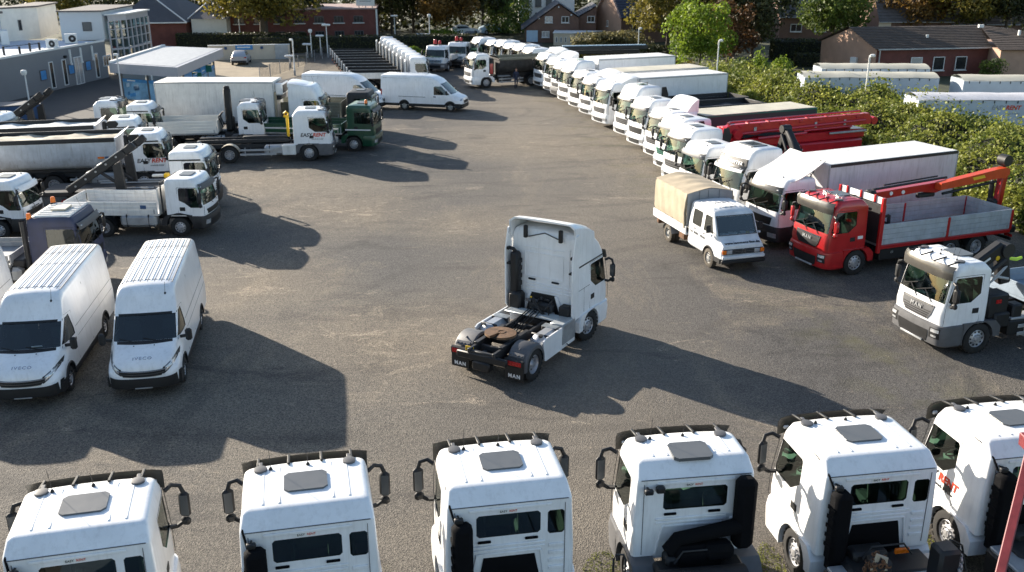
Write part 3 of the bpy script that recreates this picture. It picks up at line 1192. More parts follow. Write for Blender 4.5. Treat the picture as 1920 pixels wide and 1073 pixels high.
def drop_bed(root, key, y0, y1, h0, hs, m=WHITE2, w=1.2, floor=ALUD, post=None, split=1, head=0.0, name='dropside_bed', bulkm=None):
    """flat bed with boards: h0 = floor, hs = board height, head = bulkhead height"""
    def base():
        mb = MB().mat(floor)
        mb.box((0, (y0 + y1) / 2, h0 - .05), (2 * w - .02, y1 - y0, .1), .01)
        mb.mat(DARK)
        for q in range(int((y1 - y0) / .6)):
            mb.box((0, y0 + .3 + .6 * q, h0 - .16), (2 * w - .2, .08, .12))
        if post:
            mb.mat(post)
            for sx in (-1, 1):
                mb.box((sx * (w + .0), (y0 + y1) / 2, h0 - .1), (.1, y1 - y0 + .04, .16), .02)
        return mb
    o = part(name, root, (*key, 'base'), base)
    for sx in (-1, 1):
        for q in range(split):
            a, b = y0 + (y1 - y0) * q / split + .04, y0 + (y1 - y0) * (q + 1) / split - .04

            def sb():
                mb = MB().mat(m)
                nb = max(2, int(round(hs / .2)))
                for t in range(nb):
                    mb.box((sx * (w + .0), (a + b) / 2, h0 + hs * (t + .5) / nb), (.05, b - a, hs / nb - .008), .008)
                mb.mat(STEEL)
                for y in (a + .15, b - .15):
                    mb.box((sx * (w + .03), y, h0 + .1), (.03, .05, .2), .006)
                return mb
            part('side_board', o, (*key, 'sb', sx, q), sb)

    def tail():
        mb = MB().mat(m)
        nb = max(2, int(round(hs / .2)))
        for t in range(nb):
            mb.box((0, y0, h0 + hs * (t + .5) / nb), (2 * w - .12, .05, hs / nb - .008), .008)
        return mb
    part('tail_board', o, (*key, 'tail'), tail)

    def bulk():
        mb = MB().mat(bulkm or m)
        hh = max(hs, head)
        mb.box((0, y1, h0 + hh / 2), (2 * w - .12, .05, hh), .01)
        return mb
    part('bulkhead', o, (*key, 'bulk'), bulk)
    if post:
        def ps():
            mb = MB().mat(post)
            for sx in (-1, 1):
                for q in range(split + 1):
                    y = y0 + (y1 - y0) * q / split
                    hh = hs + .02 if q < split else max(hs, head) + .1
                    mb.box((sx * (w + .01), y, h0 + hh / 2 - .05), (.1, .12, hh), .02)
            return mb
        part('post', o, (*key, 'post'), ps)
    return o

# ------------------------------------------------------------------ vans and cars
from mathutils.bvhtree import BVHTree


class Body:
    """a bonneted body lofted along Y: secs = [(y, z low, z top, half width belt, half width top, top radius, crown)]"""

    def __init__(s, secs, zbelt=1.05):
        s.secs, s.zb = secs, zbelt
        s.lv = [(min(q[1] for q in secs), 0, 0, 0)]
        mb = MB()
        s.loft(mb)
        s.bvh = BVHTree.FromPolygons([Vector(p) for p in mb.v], mb.f)

    def prof(s, q):
        y, zl, zt, w_, wt, r, cr = q
        zb = min(s.zb, zl + (zt - zl) * .6)
        zs = zt - r
        h = [(0, zl), (w_ - .1, zl), (w_ - .01, zl + min(.1, (zt - zl) * .2)), (w_, zb)]
        for t in (.33, .66):
            h.append((w_ + (wt - w_) * t + .012, zb + (zs - zb) * t))
        for k in range(0, 4):
            a = math.pi / 2 * k / 3
            h.append((wt - r + r * math.cos(a), zs + r * math.sin(a)))
        for t in (.75, .5, .25):
            x = (wt - r) * t
            h.append((x, zt + cr * (1 - t * t)))
        h.append((0, zt + cr))
        full = h + [(-x, z) for x, z in h[-2:0:-1]]
        return [(x, y, z) for x, z in full]

    def loft(s, mb, cap_top=True, cap_bottom=True, crown=0):
        P = [s.prof(q) for q in s.secs]
        n = len(P[0])
        vs = [p for r_ in P for p in r_]
        fs = []
        for i in range(len(P) - 1):
            for k in range(n):
                f = (i * n + k, i * n + (k + 1) % n, (i + 1) * n + (k + 1) % n, (i + 1) * n + k)
                if not cap_bottom and k in (0, n - 1):
                    continue
                fs.append(f)
        fs.append(tuple(range(n)))
        fs.append(tuple(range(len(vs) - 1, len(vs) - n - 1, -1)))
        mb.add(vs, fs, True)
        return mb

    def front(s, x, z):
        h = s.bvh.ray_cast(Vector((x, 12, z)), Vector((0, -1, 0)))[0]
        return h.y if h else s.secs[0][0]

    def back(s, x, z):
        h = s.bvh.ray_cast(Vector((x, -30, z)), Vector((0, 1, 0)))[0]
        return h.y if h else s.secs[-1][0]

    def w(s, z, y=-1.5):
        h = s.bvh.ray_cast(Vector((9, y, z)), Vector((-1, 0, 0)))[0]
        return h.x if h else 1.0

    def wy(s, y, z):
        return s.w(z, y)

    def top(s, x, y):
        h = s.bvh.ray_cast(Vector((x, y, 9)), Vector((0, 0, -1)))[0]
        return h.z if h else 1.0

    def yf(s, z):
        return s.front(0, z)

    def yr(s, z):
        return s.secs[-1][0]


def arch_hole(yc, r, z0, zc):
    return [(yc - r, z0)] + [(yc + r * math.cos(a), zc + r * math.sin(a)) for a in [math.pi * (1 - k / 10) for k in range(11)]] + [(yc + r, z0)]


def van_shell(root, key, secs, paint, front, side, arches, glass=GLASSV, zbelt=1.05, rear=()):
    if key not in SHELLS:
        b = Body(secs, zbelt)
        me, panes = glazed_shell(b, paint, front, side + arches, list(rear), glass=glass, jamb=.02)
        # panes inside the wheel openings are not glass: drop them
        for k in ('side_l', 'side_r'):
            if k in panes:
                pm = panes[k]
                bm = bmesh.new()
                bm.from_mesh(pm)
                dl = [f for f in bm.faces if any(inside(a, f.calc_center_median().y, f.calc_center_median().z) for a in arches)]
                bmesh.ops.delete(bm, geom=dl, context='FACES')
                bm.to_mesh(pm)
                bm.free()
        SHELLS[key] = (b, me, panes)
    b, me, panes = SHELLS[key]
    obj('body', me, root)
    put_glass(root, panes, key)
    return b


def side_line(mb, b, pts, r=.008):
    for sx in (-1, 1):
        mb.tube([(sx * (b.wy(y, z) + .002), y, z) for y, z in pts], r, 4)


def daily(name, label, x, y, hd, group, paper=False):
    root = thing(name, label, 'van', x, y, hd, 0, group)
    secs = [(1.06, .40, .82, .62, .52, .12, .02), (1.02, .36, .95, .80, .70, .14, .03), (.88, .34, 1.06, .93, .82, .16, .04), (.55, .34, 1.20, .98, .86, .16, .05), (.22, .34, 1.33, .99, .88, .14, .05),
            (-.05, .36, 1.62, 1.0, .90, .12, .04), (-.42, .36, 2.04, 1.0, .88, .12, .03), (-.62, .36, 2.40, 1.0, .85, .14, .03), (-.80, .36, 2.62, 1.0, .82, .16, .03), (-1.05, .36, 2.70, 1.0, .82, .17, .03),
            (-3.2, .36, 2.74, 1.0, .82, .17, .03), (-5.5, .36, 2.74, 1.0, .82, .17, .03), (-5.62, .40, 2.68, .97, .80, .17, .02)]
    front = [[(-.86, 1.40), (.86, 1.40), (.83, 1.98), (-.83, 1.98)]]
    side = [[(.06, 1.42), (-.98, 1.36), (-.98, 1.55), (-.86, 2.02), (-.52, 2.02)]]
    arches = [arch_hole(0, .42, .30, .40), arch_hole(-4.1, .42, .30, .40)]
    b = van_shell(root, ('daily',), secs, WHITE, front, side, arches)
    furnish(root, Cab([(.5, .95, .5, -1), (1.5, .95, .45, -1)]), .45, -.75, zs=.05)
    for yy, kind in ((0, 'car'), (-4.1, 'car')):
        for sx in (-1, 1):
            wheel(root, sx * .86, yy, .36, .24, kind)

    def bmp():
        mb = MB().mat(BLACK)
        P = []
        for (z, o) in ((.28, -.04), (.32, .03), (.48, .04), (.60, .025)):
            row = []
            for k in range(17):
                xx = -.99 + 1.98 * k / 16
                zz = max(z, .42)
                row.append((xx * (1.01 if z > .3 else .97), (b.front(xx * .985, zz) if abs(xx) < .97 else .62) + o, z + (.10 * (abs(xx) ** 3) if z > .55 else 0)))
            P.append(row)
        mb.grid(P)
        for sx in (-1, 1):
            mb.prism([(.44, .30), (.80, .30), (.80, .58), (.44, .60)], 'x', sx * .9, sx * 1.005)
            mb.prism([(-3.62, .34), (-.46, .34), (-.46, .50), (-3.62, .50)], 'x', sx * .9, sx * 1.012)
            for yc in (0, -4.1):
                P = [[(sx * xx, yc + rr * math.cos(a), .40 + rr * math.sin(a)) for a in [math.pi * k / 12 for k in range(13)]] for xx, rr in ((.97, .41), (1.015, .42), (1.015, .47), (.985, .49))]
                mb.grid(P)
        mb.mat(STEEL).box((0, b.front(0, .5) + .06, .33), (.46, .02, .03))
        return mb
    part('bumper', root, ('daily', 'bump'), bmp)

    def gr():
        mb = MB().mat(BLACK)
        def row(z, x0):
            return [(x, b.front(x, z + .10 * abs(x) ** 2) + .02, z + .16 * abs(x) ** 2.2) for x in [-x0 + 2 * x0 * k / 14 for k in range(15)]]
        mb.grid([row(.64, .50), row(.72, .60), row(.82, .68)])
        mb.mat(CHROME)
        for z, x0 in ((.655, .52), (.73, .60), (.80, .66)):
            mb.tube([(p[0], p[1] + .015, p[2]) for p in row(z, x0)], .011, 5)
        return mb
    part('grille', root, ('daily', 'grille'), gr)
    for sx in (-1, 1):
        def hl():
            mb = MB().mat(BLACK)
            rows = []
            for t in range(9):
                u = t / 8
                x0 = .56 + .38 * u
                zc = .80 + .30 * u ** 1.2
                hh = .10 - .035 * u
                rows.append([(sx * x0, b.front(x0, min(zc + q * hh, 1.2)) + .016, zc + q * hh) for q in (-1, 0, 1)])
            mb.grid(rows)
            mb.mat(LAMPG)
            rows = []
            for t in range(5):
                u = t / 4
                x0 = .62 + .24 * u
                zc = .835 + .17 * u
                rows.append([(sx * x0, b.front(x0, zc + q * .062) + .024, zc + q * .062) for q in (-1, 0, 1)])
            mb.grid(rows)
            return mb
        part('headlight', root, ('daily', 'hl', sx), hl)

        def mir():
            mb = MB().mat(BLACK)
            mb.bar((sx * .93, -.05, 1.36), (sx * 1.14, .0, 1.4), .07, .09, .02)
            mb.box((sx * 1.19, .02, 1.44), (.19, .14, .36), .05, rotz(-sx * .2))
            return mb
        part('mirror', root, ('daily', 'mir', sx), mir)

    def scr():
        mb = MB().mat(BLACK)
        # black screen surround and cowl
        for (z0, z1, xa) in ((1.335, 1.40, .9), (1.98, 2.03, .86)):
            mb.grid([[(xx, b.front(xx, z) + .006, z) for xx in [-xa + 2 * xa * k / 12 for k in range(13)]] for z in (z0, z1)])
        for sx in (-1, 1):
            mb.grid([[(sx * xx, b.front(xx, z) + .006, z) for xx in (xa - .01, xa + .06)] for z, xa in ((1.36, .86), (1.6, .855), (1.8, .845), (2.0, .83))])
        for xx in (-.45, .2):
            mb.tube([(xx, b.front(xx, 1.37) + .03, 1.37), (xx + .5, b.front(xx + .5, 1.48) + .02, 1.46)], .012, 4)
        return mb
    part('screen_surround', root, ('daily', 'scr'), scr)

    def lines():
        mb = MB().mat(GREYPL)
        side_line(mb, b, [(-1.05, .55), (-1.08, 2.05), (-.55, 2.1)], .006)
        side_line(mb, b, [(.10, .95), (.07, 1.38)], .006)
        side_line(mb, b, [(-1.15, 1.52), (-5.4, 1.52)], .008)
        side_line(mb, b, [(-2.6, .55), (-2.62, 2.4)], .006)
        side_line(mb, b, [(-1.2, 1.22), (-5.4, 1.22)], .006)
        mb.mat(BLACK)
        for sx in (-1, 1):
            mb.box((sx * (b.wy(-.9, 1.22) + .005), -.86, 1.22), (.03, .2, .09), .01)
        mb.mat(WHITE)
        for q in range(7):
            xx = -.6 + 1.2 * q / 6
            mb.mat(GREYPL).tube([(xx, yy, b.top(xx, yy) + .003) for yy in (-1.15, -1.6, -2.4, -3.2, -4.0, -4.8, -5.45)], .009, 4)
            mb.mat(WHITE).tube([(xx + .09, yy, b.top(xx + .09, yy) + .0) for yy in (-1.25, -1.6, -2.4, -3.2, -4.0, -4.8, -5.4)], .022, 5)
        mb.mat(GREYPL)
        for xx in (-.71, .71):
            mb.tube([(xx, yy, b.top(xx, yy) + .008) for yy in (-1.1, -1.6, -2.4, -3.2, -4.0, -4.8, -5.45)], .016, 5)
        for yy in (-1.3, -3.4, -4.6):
            mb.tube([(xx, yy, b.top(xx, yy) + .006) for xx in [-.72 + 1.44 * k / 8 for k in range(9)]], .006, 4)
        for xx in (-.28, .28):
            mb.box((xx, .38, b.top(xx, .38) + .01), (.03, .03, .02))
        return mb
    part('body_trim', root, ('daily', 'lines'), lines)
    aerial(root, -.55, -.70, 2.46, .34)
    tm = text(root, 'IVECO', .15, (0, .86, b.top(0, .86) + .012), (R(28), 0, math.pi), CHROME, space=1.3, bold=.002)
    if paper:
        obj('windscreen_paper', MB().mat(SKYBLUE).box((0, 0, 0), (.28, .2, .005)), root, (-.25, .12, 1.42), (R(40), 0, .1))
    return root


def transit(name, label, x, y, hd, group):
    root = thing(name, label, 'van', x, y, hd, 0, group)
    secs = [(.98, .40, .88, .66, .56, .12, .02), (.94, .36, 1.02, .82, .72, .14, .03), (.72, .34, 1.14, .95, .84, .16, .04), (.35, .34, 1.24, .99, .88, .15, .05), (.05, .36, 1.40, 1.0, .90, .13, .04),
            (-.55, .36, 1.95, 1.0, .88, .14, .03), (-1.05, .36, 2.38, 1.0, .86, .16, .03), (-1.6, .36, 2.62, 1.0, .84, .18, .03), (-2.2, .36, 2.70, 1.0, .84, .18, .03), (-5.5, .36, 2.70, 1.0, .84, .18, .03), (-5.68, .40, 2.64, .97, .82, .18, .02)]
    front = [[(-.86, 1.36), (.86, 1.36), (.82, 2.12), (-.82, 2.12)]]
    side = [[(-.05, 1.30), (-1.30, 1.26), (-1.32, 1.85), (-1.2, 1.92), (-.72, 1.92), (-.2, 1.45)]]
    arches = [arch_hole(0, .40, .30, .38), arch_hole(-3.75, .40, .30, .38)]
    b = van_shell(root, ('transit',), secs, WHITE, front, side, arches)
    furnish(root, Cab([(.5, .95, .4, -1), (1.5, .95, .3, -1)]), .45, -.95, zs=.05)
    for yy in (0, -3.75):
        for sx in (-1, 1):
            wheel(root, sx * .86, yy, .35, .24, 'front', rim=RIMW)

    def bmp():
        mb = MB().mat(BLACK)
        P = []
        for (z, o) in ((.28, -.04), (.32, .03), (.62, .03)):
            P.append([(xx, (b.front(xx * .985, max(z, .42)) if abs(xx) < .97 else .6) + o, z) for xx in [-.99 + 1.98 * k / 14 for k in range(15)]])
        mb.grid(P)
        for sx in (-1, 1):
            mb.prism([(.42, .30), (.80, .30), (.80, .64), (.42, .64)], 'x', sx * .9, sx * 1.005)
            mb.prism([(-3.33, .34), (-.42, .34), (-.42, .56), (-3.33, .56)], 'x', sx * .9, sx * 1.012)
            mb.prism([(-5.6, .36), (-4.17, .36), (-4.17, .56), (-5.6, .56)], 'x', sx * .9, sx * 1.012)
            for yc in (0, -3.75):
                mb.grid([[(sx * xx, yc + rr * math.cos(a), .38 + rr * math.sin(a)) for a in [math.pi * k / 12 for k in range(13)]] for xx, rr in ((.97, .39), (1.015, .40), (1.015, .45), (.985, .47))])
        return mb
    part('bumper', root, ('transit', 'bump'), bmp)

    def gr():
        mb = MB().mat(BLACK)
        mb.grid([[(xx, b.front(xx, z) + .02, z) for xx in [-w_ + 2 * w_ * k / 10 for k in range(11)]] for z, w_ in ((.66, .5), (.78, .56), (.88, .54))])
        return mb
    part('grille', root, ('transit', 'grille'), gr)
    for sx in (-1, 1):
        def hl():
            mb = MB().mat(LAMPG)
            mb.grid([[(sx * xx, b.front(xx, z) + .016, z) for z in (.86, .95, 1.02)] for xx in (.58, .68, .78, .88)])
            return mb
        part('headlight', root, ('transit', 'hl', sx), hl)

        def mir():
            mb = MB().mat(BLACK)
            mb.bar((sx * .95, -.28, 1.36), (sx * 1.12, -.24, 1.4), .07, .09, .02)
            mb.box((sx * 1.17, -.22, 1.46), (.18, .13, .34), .05)
            return mb
        part('mirror', root, ('transit', 'mir', sx), mir)
        part('tail_light', root, ('transit', 'tl', sx), lambda: MB().mat(REDL).box((sx * .95, -5.63, 1.25), (.1, .1, .7), .03))

    def lines():
        mb = MB().mat(GREYPL)
        side_line(mb, b, [(-1.42, .6), (-1.44, 2.2)], .008)
        side_line(mb, b, [(-2.75, .6), (-2.77, 2.4)], .008)
        side_line(mb, b, [(-2.0, 1.08), (-4.2, 1.08)], .018)
        side_line(mb, b, [(-4.3, .6), (-4.32, 2.4)], .006)
        side_line(mb, b, [(-1.5, 2.44), (-5.5, 2.46)], .008)
        mb.mat(BLACK)
        for sx in (-1, 1):
            mb.box((sx * (b.wy(-1.2, 1.12) + .005), -1.25, 1.12), (.03, .2, .07), .01)
        mb.mat(WHITE)
        for q in range(5):
            xx = -.56 + 1.12 * q / 4
            mb.bar((xx, -2.0, b.top(xx, -2.2) + .002), (xx, -5.4, b.top(xx, -5.4) + .002), .06, .024, .01)
        return mb
    part('body_trim', root, ('transit', 'lines'), lines)
    return root


def old_van(name, label, x, y, hd):
    """two-row cab pick-up with tarpaulin load cover"""
    root = thing(name, label, 'truck', x, y, hd)
    T2W = mat('old white paint', (0.70, 0.71, 0.72), 0.5, var=0.2, vscale=2.5)
    secs = [(.98, .48, 1.02, .84, .82, .06, .01), (.95, .44, 1.10, .93, .88, .08, .02), (.62, .42, 1.30, .96, .88, .08, .03), (.50, .42, 1.36, .97, .90, .06, .03), (.30, .42, 1.72, .97, .89, .06, .02), (.08, .42, 2.14, .97, .87, .08, .02),
            (-.06, .42, 2.24, .97, .85, .10, .03), (-.5, .42, 2.28, .97, .85, .1, .04), (-1.75, .42, 2.28, .97, .85, .1, .04), (-1.85, .44, 2.22, .95, .84, .1, .03)]
    front = [[(-.80, 1.42), (.80, 1.42), (.77, 2.06), (-.77, 2.06)]]
    side = [[(.25, 1.42), (-.55, 1.38), (-.55, 1.98), (-.5, 2.03), (-.02, 2.03)], rrect(-1.55, 1.40, -.78, 2.03, .06)]
    b = van_shell(root, ('t2',), secs, T2W, front, side, [arch_hole(0, .44, .36, .40)], zbelt=1.1)
    furnish(root, Cab([(.5, .9, .8, -1), (1.5, .9, .62, -1)]), .55, -.45, zs=0)
    for sx in (-1, 1):
        wheel(root, sx * .86, 0, .38, .22, 'front', 0, TYREDUST, RIMW)
        wheel(root, sx * .88, -3.7, .38, .2, 'rear', 0, TYREDUST, RIMW)
        wheel(root, sx * .64, -3.7, .38, .2, 'rear', 0, TYREDUST, RIMW)
        part('mudguard', root, ('t2g', sx), lambda: MB().mat(STEEL).grid([[(sx * xx, .46 * math.cos(a) - 3.7, .38 + .46 * math.sin(a)) for a in [R(10 + 16 * k) for k in range(11)]] for xx in (.66, 1.02)]))
        part('mirror', root, ('t2m', sx), lambda: MB().mat(BLACK).bar((sx * .92, .12, 1.5), (sx * 1.12, .2, 1.56), .02, .02).box((sx * 1.14, .2, 1.62), (.2, .05, .3), .02).mat(T2W).box((sx * 1.05, .28, 1.38), (.1, .12, .08), .02))

    def nose():
        mb = MB().mat(BLACK)
        mb.grid([[(xx, b.front(xx, z) + .02, z) for xx in [-.86 + 1.72 * k / 12 for k in range(13)]] for z in (.76, .88, .98)])
        for q in range(3):
            mb.mat(GREYPL).box((0, b.front(0, .8) + .025, .80 + q * .07), (1.1, .012, .018))
        mb.mat(CHROME)
        yb = b.front(0, .88) + .035
        mb.lathe([(0, .10), (.02, .10), (.02, .078), (0, .078)], 'y', (0, yb, .88), 20)
        for a in (90, 210, 330):
            mb.bar((0, yb + .01, .88), (.085 * math.cos(R(a)), yb + .01, .88 + .085 * math.sin(R(a))), .018, .014)
        return mb
    part('grille', root, None, nose)
    for sx in (-1, 1):
        part('headlight', root, ('t2hl', sx), lambda: MB().mat(LAMPG).box((sx * .60, b.front(.6, .87) + .03, .87), (.24, .04, .16), .02).mat(AMBER).box((sx * .82, b.front(.8, .87) + .03, .87), (.17, .06, .16), .02))

    def bump():
        mb = MB().mat(T2W).box((0, b.front(0, .66) + .06, .66), (1.84, .14, .15), .04)
        mb.mat(BLACK).box((0, b.front(0, .52) + .05, .50), (1.9, .2, .18), .05)
        for sx in (-1, 1):
            mb.prism([(.46, .42), (.95, .42), (.95, .60), (.46, .60)], 'x', sx * .86, sx * .985)
            mb.grid([[(sx * xx, rr * math.cos(a), .40 + rr * math.sin(a)) for a in [math.pi * k / 12 for k in range(13)]] for xx, rr in ((.94, .43), (.99, .44), (.99, .48), (.96, .50))])
        return mb
    part('bumper', root, None, bump)

    def ln():
        mb = MB().mat(GREYPL)
        side_line(mb, b, [(-.64, .6), (-.66, 2.1)], .008)
        side_line(mb, b, [(-1.66, .6), (-1.68, 2.1)], .008)
        side_line(mb, b, [(.3, .9), (.33, 1.4)], .008)
        mb.mat(BLACK)
        for y in (-.5, -1.3):
            for sx in (-1, 1):
                mb.box((sx * (b.wy(y, 1.25) + .006), y, 1.25), (.03, .16, .04), .008)
        mb.mat(T2W)
        for q in range(7):
            xx = -.66 + 1.32 * q / 6
            mb.bar((xx, -.3, b.top(xx, -.5) + .0), (xx, -1.7, b.top(xx, -1.6) + .0), .05, .026, .008)
        mb.mat(GREYPL)
        for xx in (-.3, .3):
            mb.tube([(xx, -.35, b.top(xx, -.4) + .012), (xx, -1.0, b.top(xx, -1.0) + .012)], .01, 4)
        for yy in (-.35, -1.0):
            mb.tube([(-.3, yy, b.top(.3, yy) + .016), (.3, yy, b.top(.3, yy) + .016)], .01, 4)
        mb.mat(BLACK)
        for (z, xa) in ((1.40, .84), (2.08, .80)):
            mb.tube([(xx, b.front(xx, z) + .004, z) for xx in [-xa + 2 * xa * k / 10 for k in range(11)]], .018, 4)
        for sx in (-1, 1):
            mb.tube([(sx * xa, b.front(xa, z) + .004, z) for z, xa in ((1.4, .82), (1.7, .81), (2.08, .79))], .018, 4)
        return mb
    part('body_trim', root, None, ln)
    # clutter on the dashboard
    cl = MB()
    rr = random.Random(3)
    for k, m in enumerate([PAPER, YELLOW, PAPER, TEAL, PAPER, PAPER, SKYBLUE, PAPER]):
        cl.mat(m).box((-.66 + .18 * k, .33, 1.40 + .02 * (k % 3)), (.2, .14, .06), .01, rotz(rr.uniform(-.6, .6)))
    obj('dashboard_clutter', cl, root)
    text(root, 'www.lemmens-lkw.de', .155, (.0, .865, b.top(0, .865) + .01), (R(31), 0, math.pi), LETBLK, space=1.1, bold=.005)
    for sx, rz in ((1, math.pi / 2), (-1, -math.pi / 2)):
        text(root, 'Tel. 0784 / 98765', .15, (sx * (b.wy(-1.0, 1.08) + .008), -1.0, 1.08), (R(90), 0, rz), LETBLK, space=1.2)
    # load bed and tilt
    def bed():
        mb = MB().mat(T2W)
        mb.box((0, -3.5, .84), (2.06, 3.2, .1), .01)
        for sx in (-1, 1):
            mb.box((sx * 1.03, -3.5, .99), (.05, 3.2, .34), .01)
        mb.box((0, -5.1, .99), (2.06, .05, .34), .01)
        mb.mat(DARK)
        for sx in (-1, 1):
            mb.box((sx * .4, -3.2, .66), (.08, 4.0, .2), .01)
        mb.mat(RUST)
        for sx in (-1, 1):
            mb.box((sx * .8, -2.35, .66), (.4, .5, .3), .03)
            mb.box((sx * .8, -4.7, .66), (.4, .2, .2), .03)
        return mb
    part('dropside_bed', root, None, bed)

    def tilt():
        mb = MB()
        w_, y0, y1, z0, z1 = 1.02, -5.06, -1.95, 1.16, 2.52
        n, m_ = 16, 8
        rnd = random.Random(5)
        mb.mat(TARP)
        for sx in (-1, 1):
            P = []
            for j in range(m_ + 1):
                P.append([(sx * (w_ + .02 * math.sin(i * 1.9 + j * .4) + .012 * rnd.uniform(-1, 1) - (.03 if j in (0, m_) else 0)), y0 + (y1 - y0) * i / n, z0 + (z1 - z0) * j / m_) for i in range(n + 1)])
            mb.grid(P)
        top = []
        for i in range(n + 1):
            sag = .03 * math.cos(2 * math.pi * i / 4)
            top.append([(xx, y0 + (y1 - y0) * i / n, z1 + .17 * (1 - (abs(xx) / w_) ** 1.3) + sag * (1 - abs(xx) / w_)) for xx in [-w_ + 2 * w_ * k / 8 for k in range(9)]])
        mb.grid(top)
        mb.mat(TARPF)
        for yy in (y0, y1):
            P = []
            for j in range(7):
                P.append([(xx, yy + .012 * math.sin(xx * 9) * (1 if yy == y1 else -1), z0 + (z1 + .17 * (1 - (abs(xx) / w_) ** 1.3) - z0) * j / 6) for xx in [-w_ + 2 * w_ * k / 8 for k in range(9)]])
            mb.grid(P)
        mb.mat(TARP)
        for sx in (-1, 1):     # gathered front corner and straps
            mb.tube([(sx * 1.03, y1 - .1, z0 - .1), (sx * 1.05, y1 - .16, 1.7), (sx * 1.04, y1 - .08, 2.2), (sx * 1.02, y1 - .02, z1)], [.07, .05, .06, .03], 6)
        for xx in (-.4, .1, .5):
            mb.mat(GREYPL).tube([(xx, y1 + .015, z0), (xx, y1 + .015, z1 + .1)], .008, 4)
        return mb
    part('load_cover', root, None, tilt)
    return root

# ------------------------------------------------------------------ trucks


def rear_wall(root, cab, yr, paint, tunnel=True, louvres=True, left_stack=True, small=True, key='rw'):
    """pressed panels, grilles and the dark engine opening on the back of a cab"""
    def fn():
        mb = MB().mat(paint)
        y = yr - .012
        if louvres:
            for z in (1.28, 1.44, 1.60, 1.76):
                mb.box((.84, y, z), (.28, .035, .075), .012)
        for z in (1.78, 1.86):
            mb.box((-.06, y, z), (1.4, .035, .05), .014)
        mb.box((0, y, 2.62), (1.5, .03, .06), .012)
        mb.bar((-.62, y, 1.70), (-.74, y, 1.1), .06, .03)
        mb.bar((.55, y, 1.70), (.62, y, 1.1), .06, .03)
        mb.box((-.04, y, 1.70), (1.2, .03, .05), .012)
        mb.mat(GREYPL)
        mb.bar((-1.06, yr - .004, 2.705), (1.06, yr - .004, 2.705), .012, .014)
        for x in (-1.0, 1.0):
            mb.bar((x, yr - .004, 1.1), (x, yr - .004, 2.62), .01, .012)
        mb.mat(SOOT)
        for x in (-.48, .38):
            mb.box((x, y - .01, 1.965), (.24, .04, .05), .012)
        if tunnel:
            mb.prism([(-.50, 1.62), (.44, 1.62), (.56, 1.0), (-.62, 1.0)], 'y', yr - .02, yr + .03)
        mb.mat(PAPER)
        if small:
            mb.box((-.05, y - .004, 2.565), (.34, .01, .06))
        mb.mat(BLACK)
        for x in (-.95,):
            mb.tube([(x, y, 2.56), (x, y - .12, 2.6)], .02, 5).box((x, y - .14, 2.55), (.16, .1, .1), .02)
        return mb
    part('rear_panel', root, (key, yr, paint.name, tunnel, louvres, small), fn)
    if small:
        obj('lettering', text_mesh('EASY', .06, LETBLK), root, (-.13, yr - .023, 2.565), (R(90), 0, 0))
        obj('lettering', text_mesh('RENT', .06, LETRED), root, (.045, yr - .023, 2.565), (R(90), 0, 0))
    if left_stack:
        def st():
            mb = MB().mat(SOOT)
            mb.box((-.90, yr - .2, 1.75), (.36, .34, 1.5), .08)
            mb.box((-.90, yr - .2, .95), (.3, .28, .3), .05)
            for q in range(5):
                mb.box((-1.085, yr - .2, 1.35 + .2 * q), (.02, .26, .09), .008)
            mb.tube([(-1.06, .7, 2.9), (-1.09, yr + .4, 2.86), (-1.08, yr + .02, 2.72), (-1.02, yr - .1, 2.5)], .022, 6)
            return mb
        part('air_intake', root, (key, 'stack', yr), st)


def easyrent(root, cab, y, z, sx, s=1.0, only=''):
    """two-colour lettering on a door"""
    x = sx * (cab.w(z) + .007)
    rz = math.pi / 2 * sx
    f = -1 if sx > 0 else 1     # reading direction along y
    R_ = lambda dy: (x, y - f * 0 + (dy if sx > 0 else -dy), z)
    me1, me2 = text_mesh('EASY', .30 * s, LETBLK, shear=.2, bold=.006), text_mesh('RENT', .30 * s, LETRED, shear=.2, bold=.01)
    obj('lettering', me1, root, R_(-.36 * s), (R(90), 0, rz))
    obj('lettering', me2, root, R_(.40 * s), (R(90), 0, rz))
    obj('lettering', text_mesh('truck & trailer', .12 * s, LETBLK), root, (x, y + (.3 * s if sx > 0 else -.3 * s), z - .24 * s), (R(90), 0, rz))


def side_guard(root, key, y0, y1, m=STEEL):
    for sx in (-1, 1):
        def fn():
            mb = MB().mat(m)
            for z in (.50, .76):
                mb.box((sx * 1.2, (y0 + y1) / 2, z), (.03, y1 - y0, .12), .01)
            for y in (y0 + .3, y1 - .3):
                mb.box((sx * 1.13, y, .63), (.13, .05, .5))
            return mb
        part('side_guard', root, (*key, 'guard', y0, y1, sx), fn)


G_FG = 'white rental truck cabs in the front row'


